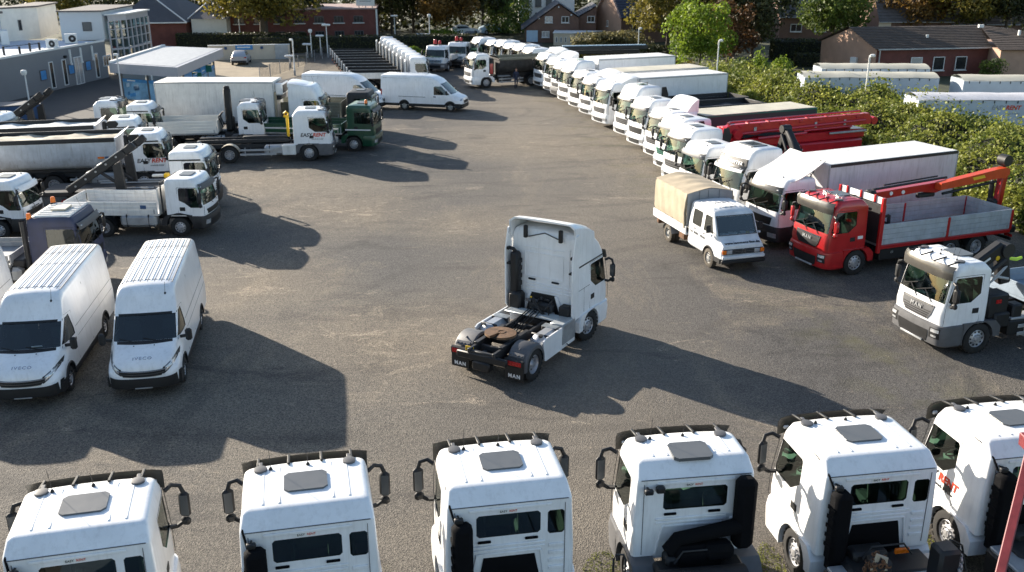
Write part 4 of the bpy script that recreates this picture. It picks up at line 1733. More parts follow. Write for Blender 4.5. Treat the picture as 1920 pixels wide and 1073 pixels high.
def front_row_truck(x, y, hd, label, yr=-.85, rear='two', lower=WHITE, stack=True, equip='hook', tunnel=True, letters=False, lettering_side=0):
    root = thing('truck', label, 'truck', x, y, hd, 0, G_FG)
    cab = man_cab(root, WHITE, yr, rear, lower, letters=False, grille=GREYPL, wide=.06, mo=.31)
    rear_wall(root, cab, yr, WHITE, tunnel, True, stack)
    chassis(root, ('fgc',), -5.2, 1.2, [-3.9], tank=True)
    def deck():
        mb = MB().mat(BLACK)
        mb.box((.0, yr - .55, 1.0), (1.7, .7, .24), .06)
        mb.box((-.3, yr - .3, 1.15), (.7, .36, .3), .06)
        mb.mat(BLUEGREY)
        mb.box((-.05, yr - 1.5, 1.16), (1.5, 1.0, .06), .01)
        mb.box((.95, yr - 1.7, 1.1), (.42, .8, .06), .01)
        mb.mat(DARK)
        mb.tube([(-.5, yr - .5, 1.2), (-.35, yr - .5, 1.45), (.3, yr - .5, 1.45), (.5, yr - .5, 1.2)], .02, 6)
        return mb
    part('deck', root, ('fgdeck', yr), deck)
    if lettering_side:
        easyrent(root, cab, .55, 1.58, lettering_side, .85)
    return root, cab


def grab_handle(x, y, label):
    mb = MB().mat(DARK)
    mb.tube([(-.11, 0, 0), (-.11, 0, 1.55), (-.07, 0, 1.66), (.07, 0, 1.66), (.11, 0, 1.55), (.11, 0, 0)], .02, 7)
    mb.box((-.16, 0, 1.2), (.12, .06, .06), .015)
    o = obj('ladder_rail', mb, None, (x, y, 0))
    return tag(o, label, 'rail')


# ---- the tractor unit alone in the middle of the yard
def lone_tractor():
    T = thing('tractor_unit', 'white high roof tractor unit standing alone in the middle of the yard, seen from behind', 'truck', 1.43, 29.45, 30.4)
    cab = man_cab(T, WHITE, -.83, 'none', WHITE, high=.74, wide=.10, grille=BLACK, letters=True, hatch=False)
    W = 1.22

    def roofcap():          # raised roof shell with its open back and side fairings
        mb = MB().mat(WHITE)
        ys = [.35, .05, -.3, -.7, -1.0]
        zs = [3.64, 3.80, 3.93, 4.04, 4.08]
        P = []
        for y, z in zip(ys, zs):
            row = []
            for k in range(17):
                t = -1 + 2 * k / 16
                xx = (W - .05) * max(-1, min(1, t * 1.12))
                drop = 0 if abs(t) < .8 else (abs(t) - .8) / .2
                zz = z - .5 * drop ** 1.6 * (z - 3.1) - .03 * t * t
                row.append((xx, y, zz))
            P.append(row)
        mb.grid(P)
        mb.grid([[(p[0] * .97, p[1], p[2] - .05) for p in r_] for r_ in P])
        last = P[-1]
        mb.grid([last, [(p[0] * .97, p[1], p[2] - .05) for p in last]], False)
        for sx in (-1, 1):
            q = [(-.80, 1.02), (-1.02, .98), (-1.20, 1.2), (-1.22, 3.0), (-1.04, 3.7), (-.80, 3.74)]
            mb.prism(q, 'x', sx * (W - .05), sx * (W - .005))
            mb.prism([(-1.0, 3.5), (-1.0, 3.94), (-.6, 3.86), (.1, 3.62), (.3, 3.4), (-.8, 3.3)], 'x', sx * (W - .09), sx * (W - .045))
        mb.mat(BLACK)
        for sx in (-1, 1):
            mb.box((sx * .62, -.92, 3.62), (.12, .12, .4), .02)
            mb.box((sx * 1.12, -1.02, 2.55), (.16, .3, .06), .01)
            mb.box((sx * 1.14, -1.1, 3.05), (.1, .16, .09), .01)
        mb.mat(GREYPL).tube([(-.55, -.86, 3.45), (0, -.80, 3.62), (.5, -.86, 3.5)], .02, 5)
        return mb
    part('roof_fairing', T, None, roofcap)

    def wall():
        mb = MB().mat(WHITE)
        y = -.842
        for z in (1.72, 1.82, 1.92):
            mb.box((0, y, z), (1.3, .035, .055), .014)
            mb.box((.9, y, z), (.34, .035, .055), .014)
        for (a, b) in (((-.68, 2.15), (.68, 2.15)), ((-.68, 2.95), (.68, 2.95)), ((-.68, 2.15), (-.68, 2.95)), ((.68, 2.15), (.68, 2.95)), ((.9, 1.3), (.9, 3.2)), ((-.72, 3.12), (.72, 3.12))):
            mb.bar((a[0], y, a[1]), (b[0], y, b[1]), .03, .03, .008)
        mb.prism([(-.8, 1.0), (-.5, 1.62), (-.42, 1.62), (-.62, 1.0)], 'y', -.9, -.83)
        mb.prism([(.8, 1.0), (.5, 1.62), (.42, 1.62), (.62, 1.0)], 'y', -.9, -.83)
        mb.mat(BLACK)
        mb.prism([(-.60, 1.0), (-.44, 1.62), (.44, 1.62), (.60, 1.0)], 'y', -.87, -.8)
        for x in (-.42, .42):
            mb.box((x, -.86, 2.06), (.26, .05, .06), .015)
        mb.prism([(1.0, 2.7), (1.18, 2.75), (1.18, 2.45)], 'y', -.9, -.84)
        return mb
    part('rear_panel', T, None, wall)

    def intake():
        mb = MB().mat(BLACK)
        mb.box((-.92, -1.02, 2.2), (.3, .3, 1.5), .07)
        mb.box((-.86, -1.06, 1.3), (.46, .4, .7), .08)
        mb.tube([(-.9, -1.0, 2.9), (-.98, -1.1, 3.05), (-1.05, -1.1, 3.05)], .06, 8)
        for q in range(4):
            mb.box((-.76, -1.02, 1.9 + .25 * q), (.03, .24, .16), .01)
        mb.box((.9, -1.02, 1.2), (.4, .34, .5), .06)
        return mb
    part('air_intake', T, None, intake)

    def engine():
        mb = MB().mat(DARK)
        rr = random.Random(4)
        mb.box((0, -.75, 1.05), (.9, .7, .7), .08)
        for k in range(26):
            p = (rr.uniform(-.45, .45), -1.05 + rr.uniform(-.06, .12), rr.uniform(.95, 1.55))
            mb.mat(rr.choice([DARK, BLACK, GREYPL, STEEL, BLACK])).box(p, (rr.uniform(.05, .2), .08, rr.uniform(.04, .14)), .015)
        for k in range(7):
            a = (rr.uniform(-.5, .5), -1.1, rr.uniform(1.0, 1.6))
            b = (rr.uniform(-.5, .5), -1.3, rr.uniform(.8, 1.1))
            mb.mat(BLACK).tube([a, ((a[0] + b[0]) / 2, -1.35, 1.3), b], .022, 5)
        mb.mat(YELLOW).box((-.3, -1.12, 1.55), (.06, .04, .05), .01)
        return mb
    part('engine', T, None, engine)

    def frame():
        mb = MB().mat(DARK)
        for sx in (-1, 1):
            mb.box((sx * .42, -2.0, .90), (.10, 5.2, .26), .015)
            mb.box((sx * .42, -3.4, 1.06), (.14, 1.6, .07), .01)
        for y in (-1.4, -2.0, -2.7, -3.3, -4.0, -4.52):
            mb.box((0, y, .88), (.78, .12, .2), .02)
        mb.tube([(-1.0, -3.6, .5), (1.0, -3.6, .5)], .1, 8)
        mb.lathe([(-.25, .05), (-.15, .24), (.15, .24), (.25, .05)], 'x', (0, -3.6, .52), 12)
        mb.tube([(0, -.5, .7), (0, -3.5, .55)], .07, 8)
        mb.mat(GREYPL)
        for sx in (-1, 1):
            mb.lathe([(-.16, .001), (-.16, .11), (.16, .11), (.16, .001)], 'y', (sx * .2, -4.1, .72), 12)
        mb.mat(BLACK)
        mb.box((0, -4.55, .80), (1.7, .12, .22), .03)
        mb.box((0, -4.5, .55), (.6, .3, .3), .05)
        for k in range(5):
            mb.tube([(-.3 + .1 * k, -1.2, 1.2), (-.3 + .12 * k, -2.0, 1.1 + .05 * (k % 2)), (-.2 + .1 * k, -2.9, 1.0)], .018, 5)
        return mb
    part('frame', T, None, frame)
    for sx in (-1, 1):
        wheel(T, sx * 1.06, 0, .5, .34, 'front', 12)
    dual(T, -3.6)

    def fifth():
        mb = MB().mat(RUSTPLATE)
        out = []
        n = 30
        for k in range(n + 1):
            a = R(-90 + 14) + R(332) * k / n
            out.append((.49 * math.cos(a), -3.5 + .43 * math.sin(a)))
        out += [(-.05, -3.62), (.0, -3.45), (.05, -3.62)][::1]
        mb.prism(out, 'z', 1.17, 1.24)
        mb.mat(DARK)
        mb.box((0, -3.45, 1.12), (.9, .5, .12), .03)
        mb.mat(RUSTPLATE).lathe([(.0, .09), (.075, .09), (.075, .14), (0, .14)], 'z', (0, -3.46, 1.18), 14)
        return mb
    part('fifth_wheel', T, None, fifth)

    def walk():
        mb = MB().mat(ALU)
        mb.box((0, -1.36, 1.10), (2.0, .46, .05), .01)
        for k in range(8):
            mb.box((0, -1.16 - .056 * k, 1.13), (1.9, .018, .012))
        mb.mat(ALUD).box((1.0, -1.42, .78), (.46, .86, .66), .03)
        mb.mat(ALU).box((1.0, -1.42, 1.125), (.44, .84, .03), .01)
        mb.mat(BLACK)
        mb.tube([(1.24, -1.6, .45), (1.34, -1.6, .40)], .02, 5)
        return mb
    part('catwalk', T, None, walk)
    for sx in (-1, 1):
        def tank():
            mb = MB().mat(SILVER)
            y0, y1 = -2.95, -1.80
            mb.box((sx * .90, (y0 + y1) / 2, .78), (.58, y1 - y0, .58), .16)
            mb.mat(DARK)
            for y in (y0 + .25, y1 - .25):
                mb.box((sx * .90, y, .785), (.60, .05, .60), .16)
            mb.lathe([(0, .07), (.05, .07), (.05, .001)], 'z', (sx * 1.0, -2.85, 1.06), 12)
            mb.mat(ALU)
            for k in range(5):
                mb.box((sx * .86, -1.84 - .06 * k, 1.085), (.5, .025, .02))
            return mb
        part('fuel_tank', T, ('trtank', sx), tank)

        def fair():
            mb = MB().mat(WHITE)
            mb.prism([(-3.0, .42), (-3.03, 1.0), (-2.9, 1.06), (-1.86, 1.06), (-1.86, .34), (-2.9, .34)], 'x', sx * 1.17, sx * 1.215)
            mb.prism([(-1.84, .34), (-1.84, 1.06), (-.98, 1.06), (-.98, .34)], 'x', sx * 1.165, sx * 1.205)
            return mb
        part('side_fairing', T, ('fair', sx), fair)

        def fend():
            mb = MB().mat(GREYPL)
            P = []
            for k in range(17):
                a = R(-8 + 196 * k / 16)
                ca, sa = math.cos(a), math.sin(a)
                rr = .62
                row = [(sx * xx, -3.6 + (rr - dd) * ca, .52 + (rr - dd) * sa) for xx, dd in ((.60, .05), (.64, .0), (1.18, .0), (1.245, .05), (1.25, .12))]
                P.append(row)
            mb.grid(P)
            mb.grid([[(p[0], -3.6 + (p[1] + 3.6) * .95, .52 + (p[2] - .52) * .95) for p in r_] for r_ in P])
            mb.bar((sx * .92, -3.2, 1.10), (sx * .92, -3.98, 1.05), .03, .03, .01)
            mb.box((sx * .92, -4.12, .92), (.5, .16, .05), .02, Matrix.Rotation(R(38), 3, 'X'))
            for k in range(4):
                mb.lathe([(0, .001), (0, .03), (.05, .03), (.05, .001)], 'z', (sx * (.74 + .12 * k), -4.15, .90), 8)
            return mb
        part('mudguard', T, ('trfend', sx), fend)

        def flap():
            mb = MB().mat(BLACK)
            mb.box((sx * .93, -4.27, .42), (.62, .03, .42), .006)
            mb.box((sx * .93, -4.28, .74), (.64, .10, .24), .03)
            return mb
        fl = part('mudflap', T, ('trflap', sx), flap)
        text(fl, 'MAN', .16, (sx * .93, -4.29, .33), (R(90), 0, 0), LETWHT, space=1.3, bold=.006)
        part('tail_light', T, ('trtail', sx), lambda: MB().mat(REDL).box((sx * .95, -4.335, .74), (.46, .02, .14), .008))
    part('number_plate', T, None, lambda: MB().mat(YELLOW).box((-.50, -4.42, .90), (.28, .03, .24), .01).mat(LETBLK).box((-.50, -4.437, .94), (.2, .006, .03)).box((-.50, -4.437, .86), (.16, .006, .04)))
    seams(T, ('tr',), cab, [[(-.4, 1.1), (-.4, 1.9)], [(-.78, 1.9), (.0, 1.9)]])
    part('roof_band', T, None, lambda: MB().mat(BLACK).bar((1.19, -.8, 2.66), (1.185, .95, 2.66), .02, .04).bar((-1.19, -.8, 2.66), (-1.185, .95, 2.66), .02, .04))
    return T


def flatbed_crane_red():
    t = thing('dropside_truck', 'red dropside truck with grey boards and a folded red crane at its tail', 'truck', 12.85, 36.45, -111)
    cab = man_cab(t, RED, -.45, 'none', RED, mirrors=RED, grille=BLACK)
    rear_wall(t, cab, -.45, RED, False, False, False, False)
    chassis(t, ('red',), -8.0, 1.2, [-4.7, -6.05], guards=True)
    def horns():
        mb = MB().mat(CHROME)
        for x, y in ((-.55, .35), (-.35, .25), (.2, .32), (.45, .22)):
            mb.lathe([(0, .015), (.2, .02), (.28, .06), (.285, .001)], 'y', (x, y, 3.04), 10)
            mb.box((x, y + .1, 3.0), (.03, .03, .08))
        return mb
    part('air_horn', t, None, horns)
    part('windscreen_paper', t, None, lambda: MB().mat(PAPER).box((.70, 1.25, 1.98), (.32, .01, .3), 0, Matrix.Rotation(R(14), 3, 'X')))
    part('sticker', t, None, lambda: MB().mat(PAPER).box((-1.135, -.15, 1.5), (.006, .24, .12)))
    drop_bed(t, ('redbed',), -7.7, -1.05, 1.12, .82, BOARD, 1.22, ALUD, RED, 2, head=1.55, bulkm=DARK)
    part('headboard_rail', t, None, lambda: MB().mat(PAPER).box((0, -.98, 2.86), (2.4, .06, .26), .015).mat(RED).box((-.8, -.93, 2.9), (.12, .06, .3), .02).box((0, -.93, 2.9), (.12, .06, .3), .02).box((.8, -.93, 2.9), (.12, .06, .3), .02).box((1.24, -.98, 1.9), (.14, .14, 2.2), .02).box((-1.24, -.98, 1.9), (.14, .14, 2.2), .02))
    part('toolbox', t, None, lambda: MB().mat(DARK).box((-.86, -2.6, .68), (.6, 1.9, .5), .04).mat(PAPER).box((-1.165, -1.75, .75), (.01, .14, .1)))
    # grab lying behind the headboard
    def grab():
        mb = MB().mat(BLACK)
        for x in (-.5, .1):
            mb.bar((x, -1.4, 1.9), (x, -2.0, 2.05), .08, .1, .02)
            mb.bar((x, -2.0, 2.05), (x, -2.05, 1.3), .08, .14, .02)
            mb.bar((x, -1.5, 1.8), (x, -1.6, 1.2), .07, .1, .02)
        mb.tube([(-.5, -1.4, 1.9), (.1, -1.4, 1.9)], .05, 6)
        mb.tube([(-.5, -2.0, 1.7), (.1, -2.0, 1.7)], .05, 6)
        mb.mat(STEEL).box((-.2, -1.7, 1.95), (.8, .16, .06), .02)
        return mb
    part('pallet_fork', t, None, grab)
    return t


def loader_crane(t, y, big=True, m=RED, base=1.1):
    """column at the tail, boom folded forward over the bed"""
    def col():
        mb = MB().mat(BLACK)
        mb.box((0, y, 1.0), (2.2, .5, .3), .05)
        mb.box((0, y, 1.5), (.5, .5, 1.2), .08)
        mb.box((.1, y - .25, 2.6), (.3, .2, 2.4), .05)
        mb.tube([(.12, y + .1, 1.6), (.12, y + .16, 2.8)], .1, 8)
        mb.mat(STEEL).tube([(.12, y + .16, 2.8), (.12, y + .2, 3.1)], .05, 8)
        mb.mat(BLACK)
        mb.lathe([(-.2, .001), (-.2, .24), (.2, .24), (.2, .001)], 'x', (.0, y - .2, 3.68), 14)
        return mb
    part('crane_base', t, None, col)
    def mast():
        mb = MB().mat(m)
        mb.bar((-.12, y - .02, 1.7), (-.12, y - .12, 3.4), .30, .32, .05)
        return mb
    part('crane_mast', t, None, mast)
    def inner():
        mb = MB().mat(ORANGE)
        mb.prism([(y - .30, 3.36), (y - .28, 3.58), (y - .1, 3.64), (y + .3, 3.62), (y + 3.3, 3.26), (y + 3.3, 2.98), (y + .3, 3.22), (y - .1, 3.2)], 'x', -.28, .06)
        mb.mat(YELLOW)
        for sx in (-.284, .064):
            mb.prism([(y + 1.0, 3.32), (y + 1.1, 3.44), (y + 1.7, 3.37), (y + 1.6, 3.25)], 'x', sx, sx + .004)
        mb.mat(BLACK).tube([(-.1, y + .2, 3.05), (-.1, y + 3.0, 2.78)], .06, 8)
        return mb
    part('crane_boom', t, None, inner)
    def outer():
        mb = MB().mat(m)
        mb.prism([(y + 2.6, 3.26), (y + 6.3, 3.06), (y + 6.3, 2.74), (y + 4.0, 2.9), (y + 3.2, 2.8), (y + 2.6, 2.94)], 'x', .07, .36)
        mb.mat(BLACK)
        mb.tube([(.2, y + 2.6, 3.36), (.2, y + 6.3, 3.16)], .05, 8)
        mb.tube([(.3, y + 3.0, 3.42), (.3, y + 5.7, 3.27)], .035, 8)
        mb.box((.2, y + 6.4, 2.9), (.42, .3, .52), .06)
        mb.box((.2, y + 6.65, 2.8), (.2, .3, .26), .06)
        mb.tube([(.2, y + 6.6, 2.8), (.2, y + 6.6, 2.3)], .05, 8)
        mb.box((.2, y + 3.6, 2.72), (.2, .9, .2), .05)
        for k in range(4):
            a = .25 + .1 * k
            mb.tube([(.2, y + 6.5, 3.15 - .05 * k), (.2 + .1 * k, y + 6.8 + a, 2.95), (.2, y + 6.8 + a * .8, 2.6), (.2, y + 6.65, 2.4)], .016, 5)
        mb.mat(PAPER)
        for yy in (4.9, 5.5):
            mb.lathe([(0, .001), (0, .08), (.03, .08), (.03, .001)], 'x', (.36, y + yy, 2.97), 10)
            mb.lathe([(0, .001), (0, .08), (.03, .08), (.03, .001)], 'x', (.04, y + yy, 2.97), 10)
        return mb
    part('crane_arm', t, None, outer)


def folded_crane(t, y, x=0.0, h=2.2, m=BLACK, label=None, tall=False, dz=0.0):
    """black hydraulic crane folded across behind the cab"""
    def fn():
        mb = MB().mat(m)
        mb.box((0, y, 1.0), (2.3, .5, .3), .05)
        mb.box((-.2, y, 1.5), (.6, .5, .9), .08)
        if tall:
            mb.box((.3, y, 2.5), (.36, .42, 2.6), .07)
            mb.box((-.3, y - .1, 2.1), (.3, .4, 1.7), .06)
            mb.box((.3, y, 3.85), (.3, .34, .2), .06)
            mb.tube([(-.1, y - .2, 1.4), (-.1, y - .2, 3.1)], .09, 8)
            mb.tube([(-.6, y - .1, 1.3), (-.55, y - .1, 2.9)], .05, 6)
            mb.tube([(.62, y - .1, 1.3), (.6, y - .1, 2.6)], .05, 6)
        else:
            mb.bar((-.9, y, 1.6), (.5, y - .1, 2.75), .4, .44, .07)
            mb.bar((.5, y - .1, 2.8), (1.0, y - .1, 1.6), .34, .36, .06)
            mb.bar((-.7, y - .35, 1.5), (.8, y - .4, 2.2), .26, .3, .05)
            mb.tube([(-.4, y + .25, 1.5), (.5, y + .2, 2.6)], .09, 8)
            mb.lathe([(-.25, .001), (-.25, .2), (.25, .2), (.25, .001)], 'y', (.62, y - .1, 2.85), 14)
        mb.mat(STEEL)
        for k in range(5):
            mb.lathe([(0, .001), (0, .055), (.02, .055), (.02, .001)], 'y', (-.5 + .3 * k, y - .62, 1.7 + .18 * k), 8)
        mb.mat(BLACK)
        rr = random.Random(6)
        for k in range(7):
            a = rr.uniform(-.8, .8)
            mb.tube([(a, y - .4, 1.4), (a + .2, y - .6, 2.0 + .2 * rr.random()), (a + .5, y - .3, 2.3 + .2 * rr.random())], .022, 5)
        return mb
    part('crane', t, ('fold', y, m.name, tall), fn, (x, 0, dz), label=label)


def skip_arms(t, key, y, m=DARK, lift=1.0):
    """pair of lifting arms leaning up over the tail"""
    for sx in (-1, 1):
        def fn():
            mb = MB().mat(m)
            a = (sx * 1.0, y - 2.9, 1.2)
            b = (sx * 1.0, y - .1, 3.0 * lift)
            mb.bar(a, b, .2, .36, .04)
            mb.prism([(y - .7, 1.1), (y - .25, 1.1), (y - .35, 2.6), (y - .7, 2.4)], 'x', sx * .86, sx * 1.1)
            mb.bar(b, (sx * 1.0, y + .35, 3.35 * lift), .22, .36, .05)
            mb.mat(STEEL).bar((a[0], a[1] - .04, a[2] + .2), (b[0], b[1] - .04, b[2] + .2), .18, .03)
            mb.mat(m).tube([(sx * .8, y - .4, 1.3), (sx * .8, y - 1.6, 2.2)], .08, 8)
            mb.mat(STEEL).tube([(sx * .8, y - 1.6, 2.2), (sx * .85, y - 2.0, 2.0)], .045, 8)
            mb.mat(STEEL)
            for k in range(5):
                mb.lathe([(-.012, .001), (-.012, .05), (.012, .05), (.012, .001)], 'x', (sx * 1.11, y - 2.5 + .5 * k, 1.45 + .34 * k * lift), 8)
            return mb
        part('lift_arm', t, (*key, 'arm', sx, lift), fn)
    def deck():
        mb = MB().mat(DARK)
        mb.box((0, (y - 3.2 - 1.2) / 2 - .4, 1.05), (2.0, abs(y - 3.2 + 1.2) + 1.2, .2), .03)
        mb.mat(STEEL)
        for sx in (-1, 1):
            mb.box((sx * 1.12, -2.9, 1.18), (.1, 3.2, .1), .02)
            mb.box((sx * .6, -2.9, 1.2), (.08, 2.8, .06), .02)
        mb.mat(YELLOW).box((-.9, -1.2, 1.45), (.35, .25, .2), .04)
        mb.mat(PAPER).box((-.9, -1.6, 1.45), (.2, .6, .12), .03)
        return mb
    part('deck', t, (*key, 'deck', y), deck)


def hook_gear(t, key, y0=-6.5):
    def fn():
        mb = MB().mat(DARK)
        for sx in (-1, 1):
            mb.box((sx * .42, (y0 - 1.2) / 2, 1.16), (.12, -1.2 - y0, .2), .02)
            mb.mat(STEEL).lathe([(-.08, .001), (-.08, .14), (.08, .14), (.08, .001)], 'x', (sx * .55, y0 + .1, 1.1), 12)
            mb.mat(DARK)
        mb.box((0, -2.6, 1.28), (.36, 2.6, .24), .04)
        mb.mat(BLACK)
        for k in range(9):
            mb.box((-.2 + .4 * (k % 2), -1.5 - .5 * k, 1.1), (.3, .2, .14), .03)
        mb.mat(YELLOW)
        mb.bar((0, -1.25, 1.3), (0, -1.25, 2.5), .16, .16, .03)
        mb.tube([(0, -1.25, 2.5), (0, -1.15, 2.68), (0, -1.3, 2.8), (0, -1.42, 2.68)], .06, 8)
        mb.tube([(0, -1.15, 2.45), (0, -1.45, 2.55)], .08, 8)
        return mb
    part('hook_arm', t, (*key, 'hook', y0), fn)

# ------------------------------------------------------------------ ground


def gravel():
    m, nt, b = nodes_mat('gravel yard')
    N = nt.nodes.new
    L = nt.links.new
    tc = N('ShaderNodeTexCoord')

    def noise(scale, detail=5, rough=.6, stretch=None, dist=0.0):
        n = N('ShaderNodeTexNoise')
        n.inputs['Scale'].default_value = scale
        n.inputs['Detail'].default_value = detail
        n.inputs['Roughness'].default_value = rough
        n.inputs['Distortion'].default_value = dist
        if stretch:
            mp = N('ShaderNodeMapping')
            mp.inputs['Scale'].default_value = stretch
            mp.inputs['Rotation'].default_value = (0, 0, R(-20))
            L(tc.outputs['Object'], mp.inputs[0])
            L(mp.outputs[0], n.inputs['Vector'])
        else:
            L(tc.outputs['Object'], n.inputs['Vector'])
        return n

    def ramp(src, p0, p1, c0=(0, 0, 0), c1=(1, 1, 1)):
        r = N('ShaderNodeValToRGB')
        r.color_ramp.elements[0].position = p0
        r.color_ramp.elements[1].position = p1
        r.color_ramp.elements[0].color = (*c0, 1)
        r.color_ramp.elements[1].color = (*c1, 1)
        L(src, r.inputs[0])
        return r

    def mix(fac, a, b_, mode='MIX'):
        x = N('ShaderNodeMix')
        x.data_type = 'RGBA'
        x.blend_type = mode
        for sock, val in ((x.inputs[0], fac), (x.inputs[6], a), (x.inputs[7], b_)):
            if isinstance(val, (int, float)):
                sock.default_value = val
            elif isinstance(val, tuple):
                sock.default_value = (*val, 1)
            else:
                L(val, sock)
        return x.outputs[2]
    big = noise(.055, 4, .55, (1, 1, 1), .4)
    base = ramp(big.outputs[0], .40, .62, (.082, .078, .075), (.150, .134, .111))
    dust = noise(.22, 7, .68, (1.0, .45, 1), .6)
    dustf = ramp(dust.outputs[0], .53, .70)
    c = mix(dustf.outputs[0], base.outputs[0], (.190, .162, .126))
    pale = noise(.42, 8, .78, (.5, 1.5, 1), .9)
    palef = ramp(pale.outputs[0], .60, .72)
    c = mix(palef.outputs[0], c, (.36, .305, .24))
    dk = noise(.35, 6, .7, (.5, 1.4, 1), 1.0)
    dkf = ramp(dk.outputs[0], .56, .70)
    c = mix(dkf.outputs[0], c, (.046, .044, .043))
    # tyre tracks: wandering rings of two wheel lines, broken up by noise
    for (cx, cy, sc, dist_, lo) in ((-6, 31, .085, 2.2, .90), (14, 22, .075, 2.6, .92), (-3, 75, .11, 3.0, .88)):
        mp = N('ShaderNodeMapping')
        mp.inputs['Location'].default_value = (-cx, -cy, 0)
        L(tc.outputs['Object'], mp.inputs[0])
        wv = N('ShaderNodeTexWave')
        wv.wave_type = 'RINGS'
        wv.rings_direction = 'Z'
        wv.inputs['Scale'].default_value = sc
        wv.inputs['Distortion'].default_value = dist_
        wv.inputs['Detail'].default_value = 1.0
        wv.inputs['Detail Scale'].default_value = .35
        L(mp.outputs[0], wv.inputs['Vector'])
        wr = ramp(wv.outputs[0], lo, .985)
        nz = noise(.13 + cx * .001, 5, .7)
        nr = ramp(nz.outputs[0], .46, .60)
        m1 = N('ShaderNodeMath'); m1.operation = 'MULTIPLY'; L(wr.outputs[0], m1.inputs[0]); L(nr.outputs[0], m1.inputs[1])
        m2 = N('ShaderNodeMath'); m2.operation = 'MULTIPLY'; L(m1.outputs[0], m2.inputs[0]); m2.inputs[1].default_value = .4
        c = mix(m2.outputs[0], c, (.042, .040, .039))
    pl = noise(1.0, 7, .82, (.7, 1.3, 1), .9)
    plf = ramp(pl.outputs[0], .64, .70)
    pm = noise(.06, 3, .5)
    pmf = ramp(pm.outputs[0], .47, .58)
    m3 = N('ShaderNodeMath'); m3.operation = 'MULTIPLY'; L(plf.outputs[0], m3.inputs[0]); L(pmf.outputs[0], m3.inputs[1])
    c = mix(m3.outputs[0], c, (.42, .36, .28))
    # worn dusty spots where the traffic turns
    spn = noise(.95, 9, .82, (.75, 1.15, 1), 1.2)
    spf = ramp(spn.outputs[0], .52, .66)
    spot = None
    for (sx_, sy_, sr) in ((-9.4, 34.3, 4.2), (-7.9, 45.0, 5.5), (1.7, 61.5, 7.0), (-3.9, 28.7, 5.0), (-13.6, 51.3, 5.0), (-2.2, 42.7, 4.0)):
        vd = N('ShaderNodeVectorMath'); vd.operation = 'DISTANCE'; L(tc.outputs['Object'], vd.inputs[0]); vd.inputs[1].default_value = (sx_, sy_, 0)
        mr = N('ShaderNodeMapRange'); mr.inputs[1].default_value = 0; mr.inputs[2].default_value = sr; mr.inputs[3].default_value = 1; mr.inputs[4].default_value = 0; L(vd.outputs['Value'], mr.inputs[0])
        if spot is None:
            spot = mr.outputs[0]
        else:
            mm = N('ShaderNodeMath'); mm.operation = 'MAXIMUM'; L(spot, mm.inputs[0]); L(mr.outputs[0], mm.inputs[1]); spot = mm.outputs[0]
    c = mix(spot, c, mix(.45, c, (.19, .155, .11)))
    m4 = N('ShaderNodeMath'); m4.operation = 'MULTIPLY'; L(spf.outputs[0], m4.inputs[0]); L(spot, m4.inputs[1])
    c = mix(m4.outputs[0], c, (.33, .28, .215))
    # single stones: cells of light and dark
    vo = N('ShaderNodeTexVoronoi')
    vo.inputs['Scale'].default_value = 36
    L(tc.outputs['Object'], vo.inputs['Vector'])
    st = ramp(vo.outputs['Color'], .1, .98, (.24, .24, .25), (2.1, 2.05, 1.95))
    c = mix(.75, c, st.outputs[0], 'MULTIPLY')
    fn = noise(13.0, 6, .75)
    ff = ramp(fn.outputs[0], .3, .7, (.72, .72, .73), (1.22, 1.2, 1.17))
    c = mix(1.0, c, ff.outputs[0], 'MULTIPLY')
    # moss along the foot of the right hand row and by the front row
    mo = noise(.5, 6, .7)
    mof = ramp(mo.outputs[0], .50, .66)
    geo = N('ShaderNodeSeparateXYZ')
    L(tc.outputs['Object'], geo.inputs[0])

    def band(ax, ay, c0, half):
        a = N('ShaderNodeMath'); a.operation = 'MULTIPLY'; a.inputs[1].default_value = ax; L(geo.outputs[0], a.inputs[0])
        d = N('ShaderNodeMath'); d.operation = 'MULTIPLY_ADD'; d.inputs[1].default_value = ay; L(geo.outputs[1], d.inputs[0]); L(a.outputs[0], d.inputs[2])
        e = N('ShaderNodeMath'); e.operation = 'SUBTRACT'; e.inputs[1].default_value = c0; L(d.outputs[0], e.inputs[0])
        g = N('ShaderNodeMath'); g.operation = 'ABSOLUTE'; L(e.outputs[0], g.inputs[0])
        h = N('ShaderNodeMapRange'); h.inputs[1].default_value = 0; h.inputs[2].default_value = half; h.inputs[3].default_value = 1; h.inputs[4].default_value = 0; L(g.outputs[0], h.inputs[0])
        return h.outputs[0]
    lane = band(1, .035, 3.2, 6.5)
    lm = N('ShaderNodeMath'); lm.operation = 'MULTIPLY'; L(lane, lm.inputs[0]); lm.inputs[1].default_value = .42
    c = mix(lm.outputs[0], c, mix(.6, c, (.235, .20, .155)))
    ln = math.hypot(1, .152)
    b1 = band(1 / ln, .152 / ln, (7.6 + .152 * 52) / ln, 2.6)
    b2 = band(.03, 1, 15.6, 1.6)
    ad = N('ShaderNodeMath'); ad.operation = 'MAXIMUM'; L(b1, ad.inputs[0]); L(b2, ad.inputs[1])
    mu = N('ShaderNodeMath'); mu.operation = 'MULTIPLY'; L(ad.outputs[0], mu.inputs[0]); L(mof.outputs[0], mu.inputs[1])
    c = mix(mu.outputs[0], c, mix(.5, c, (.105, .10, .045)))
    L(c, b.inputs['Base Color'])
    b.inputs['Roughness'].default_value = .85
    b.inputs['Specular IOR Level'].default_value = .35
    hb = mix(.5, vo.outputs['Distance'], fn.outputs[0])
    bp = N('ShaderNodeBump')
    bp.inputs['Strength'].default_value = .75
    bp.inputs['Distance'].default_value = .04
    L(hb, bp.inputs['Height'])
    L(bp.outputs[0], b.inputs['Normal'])
    return m


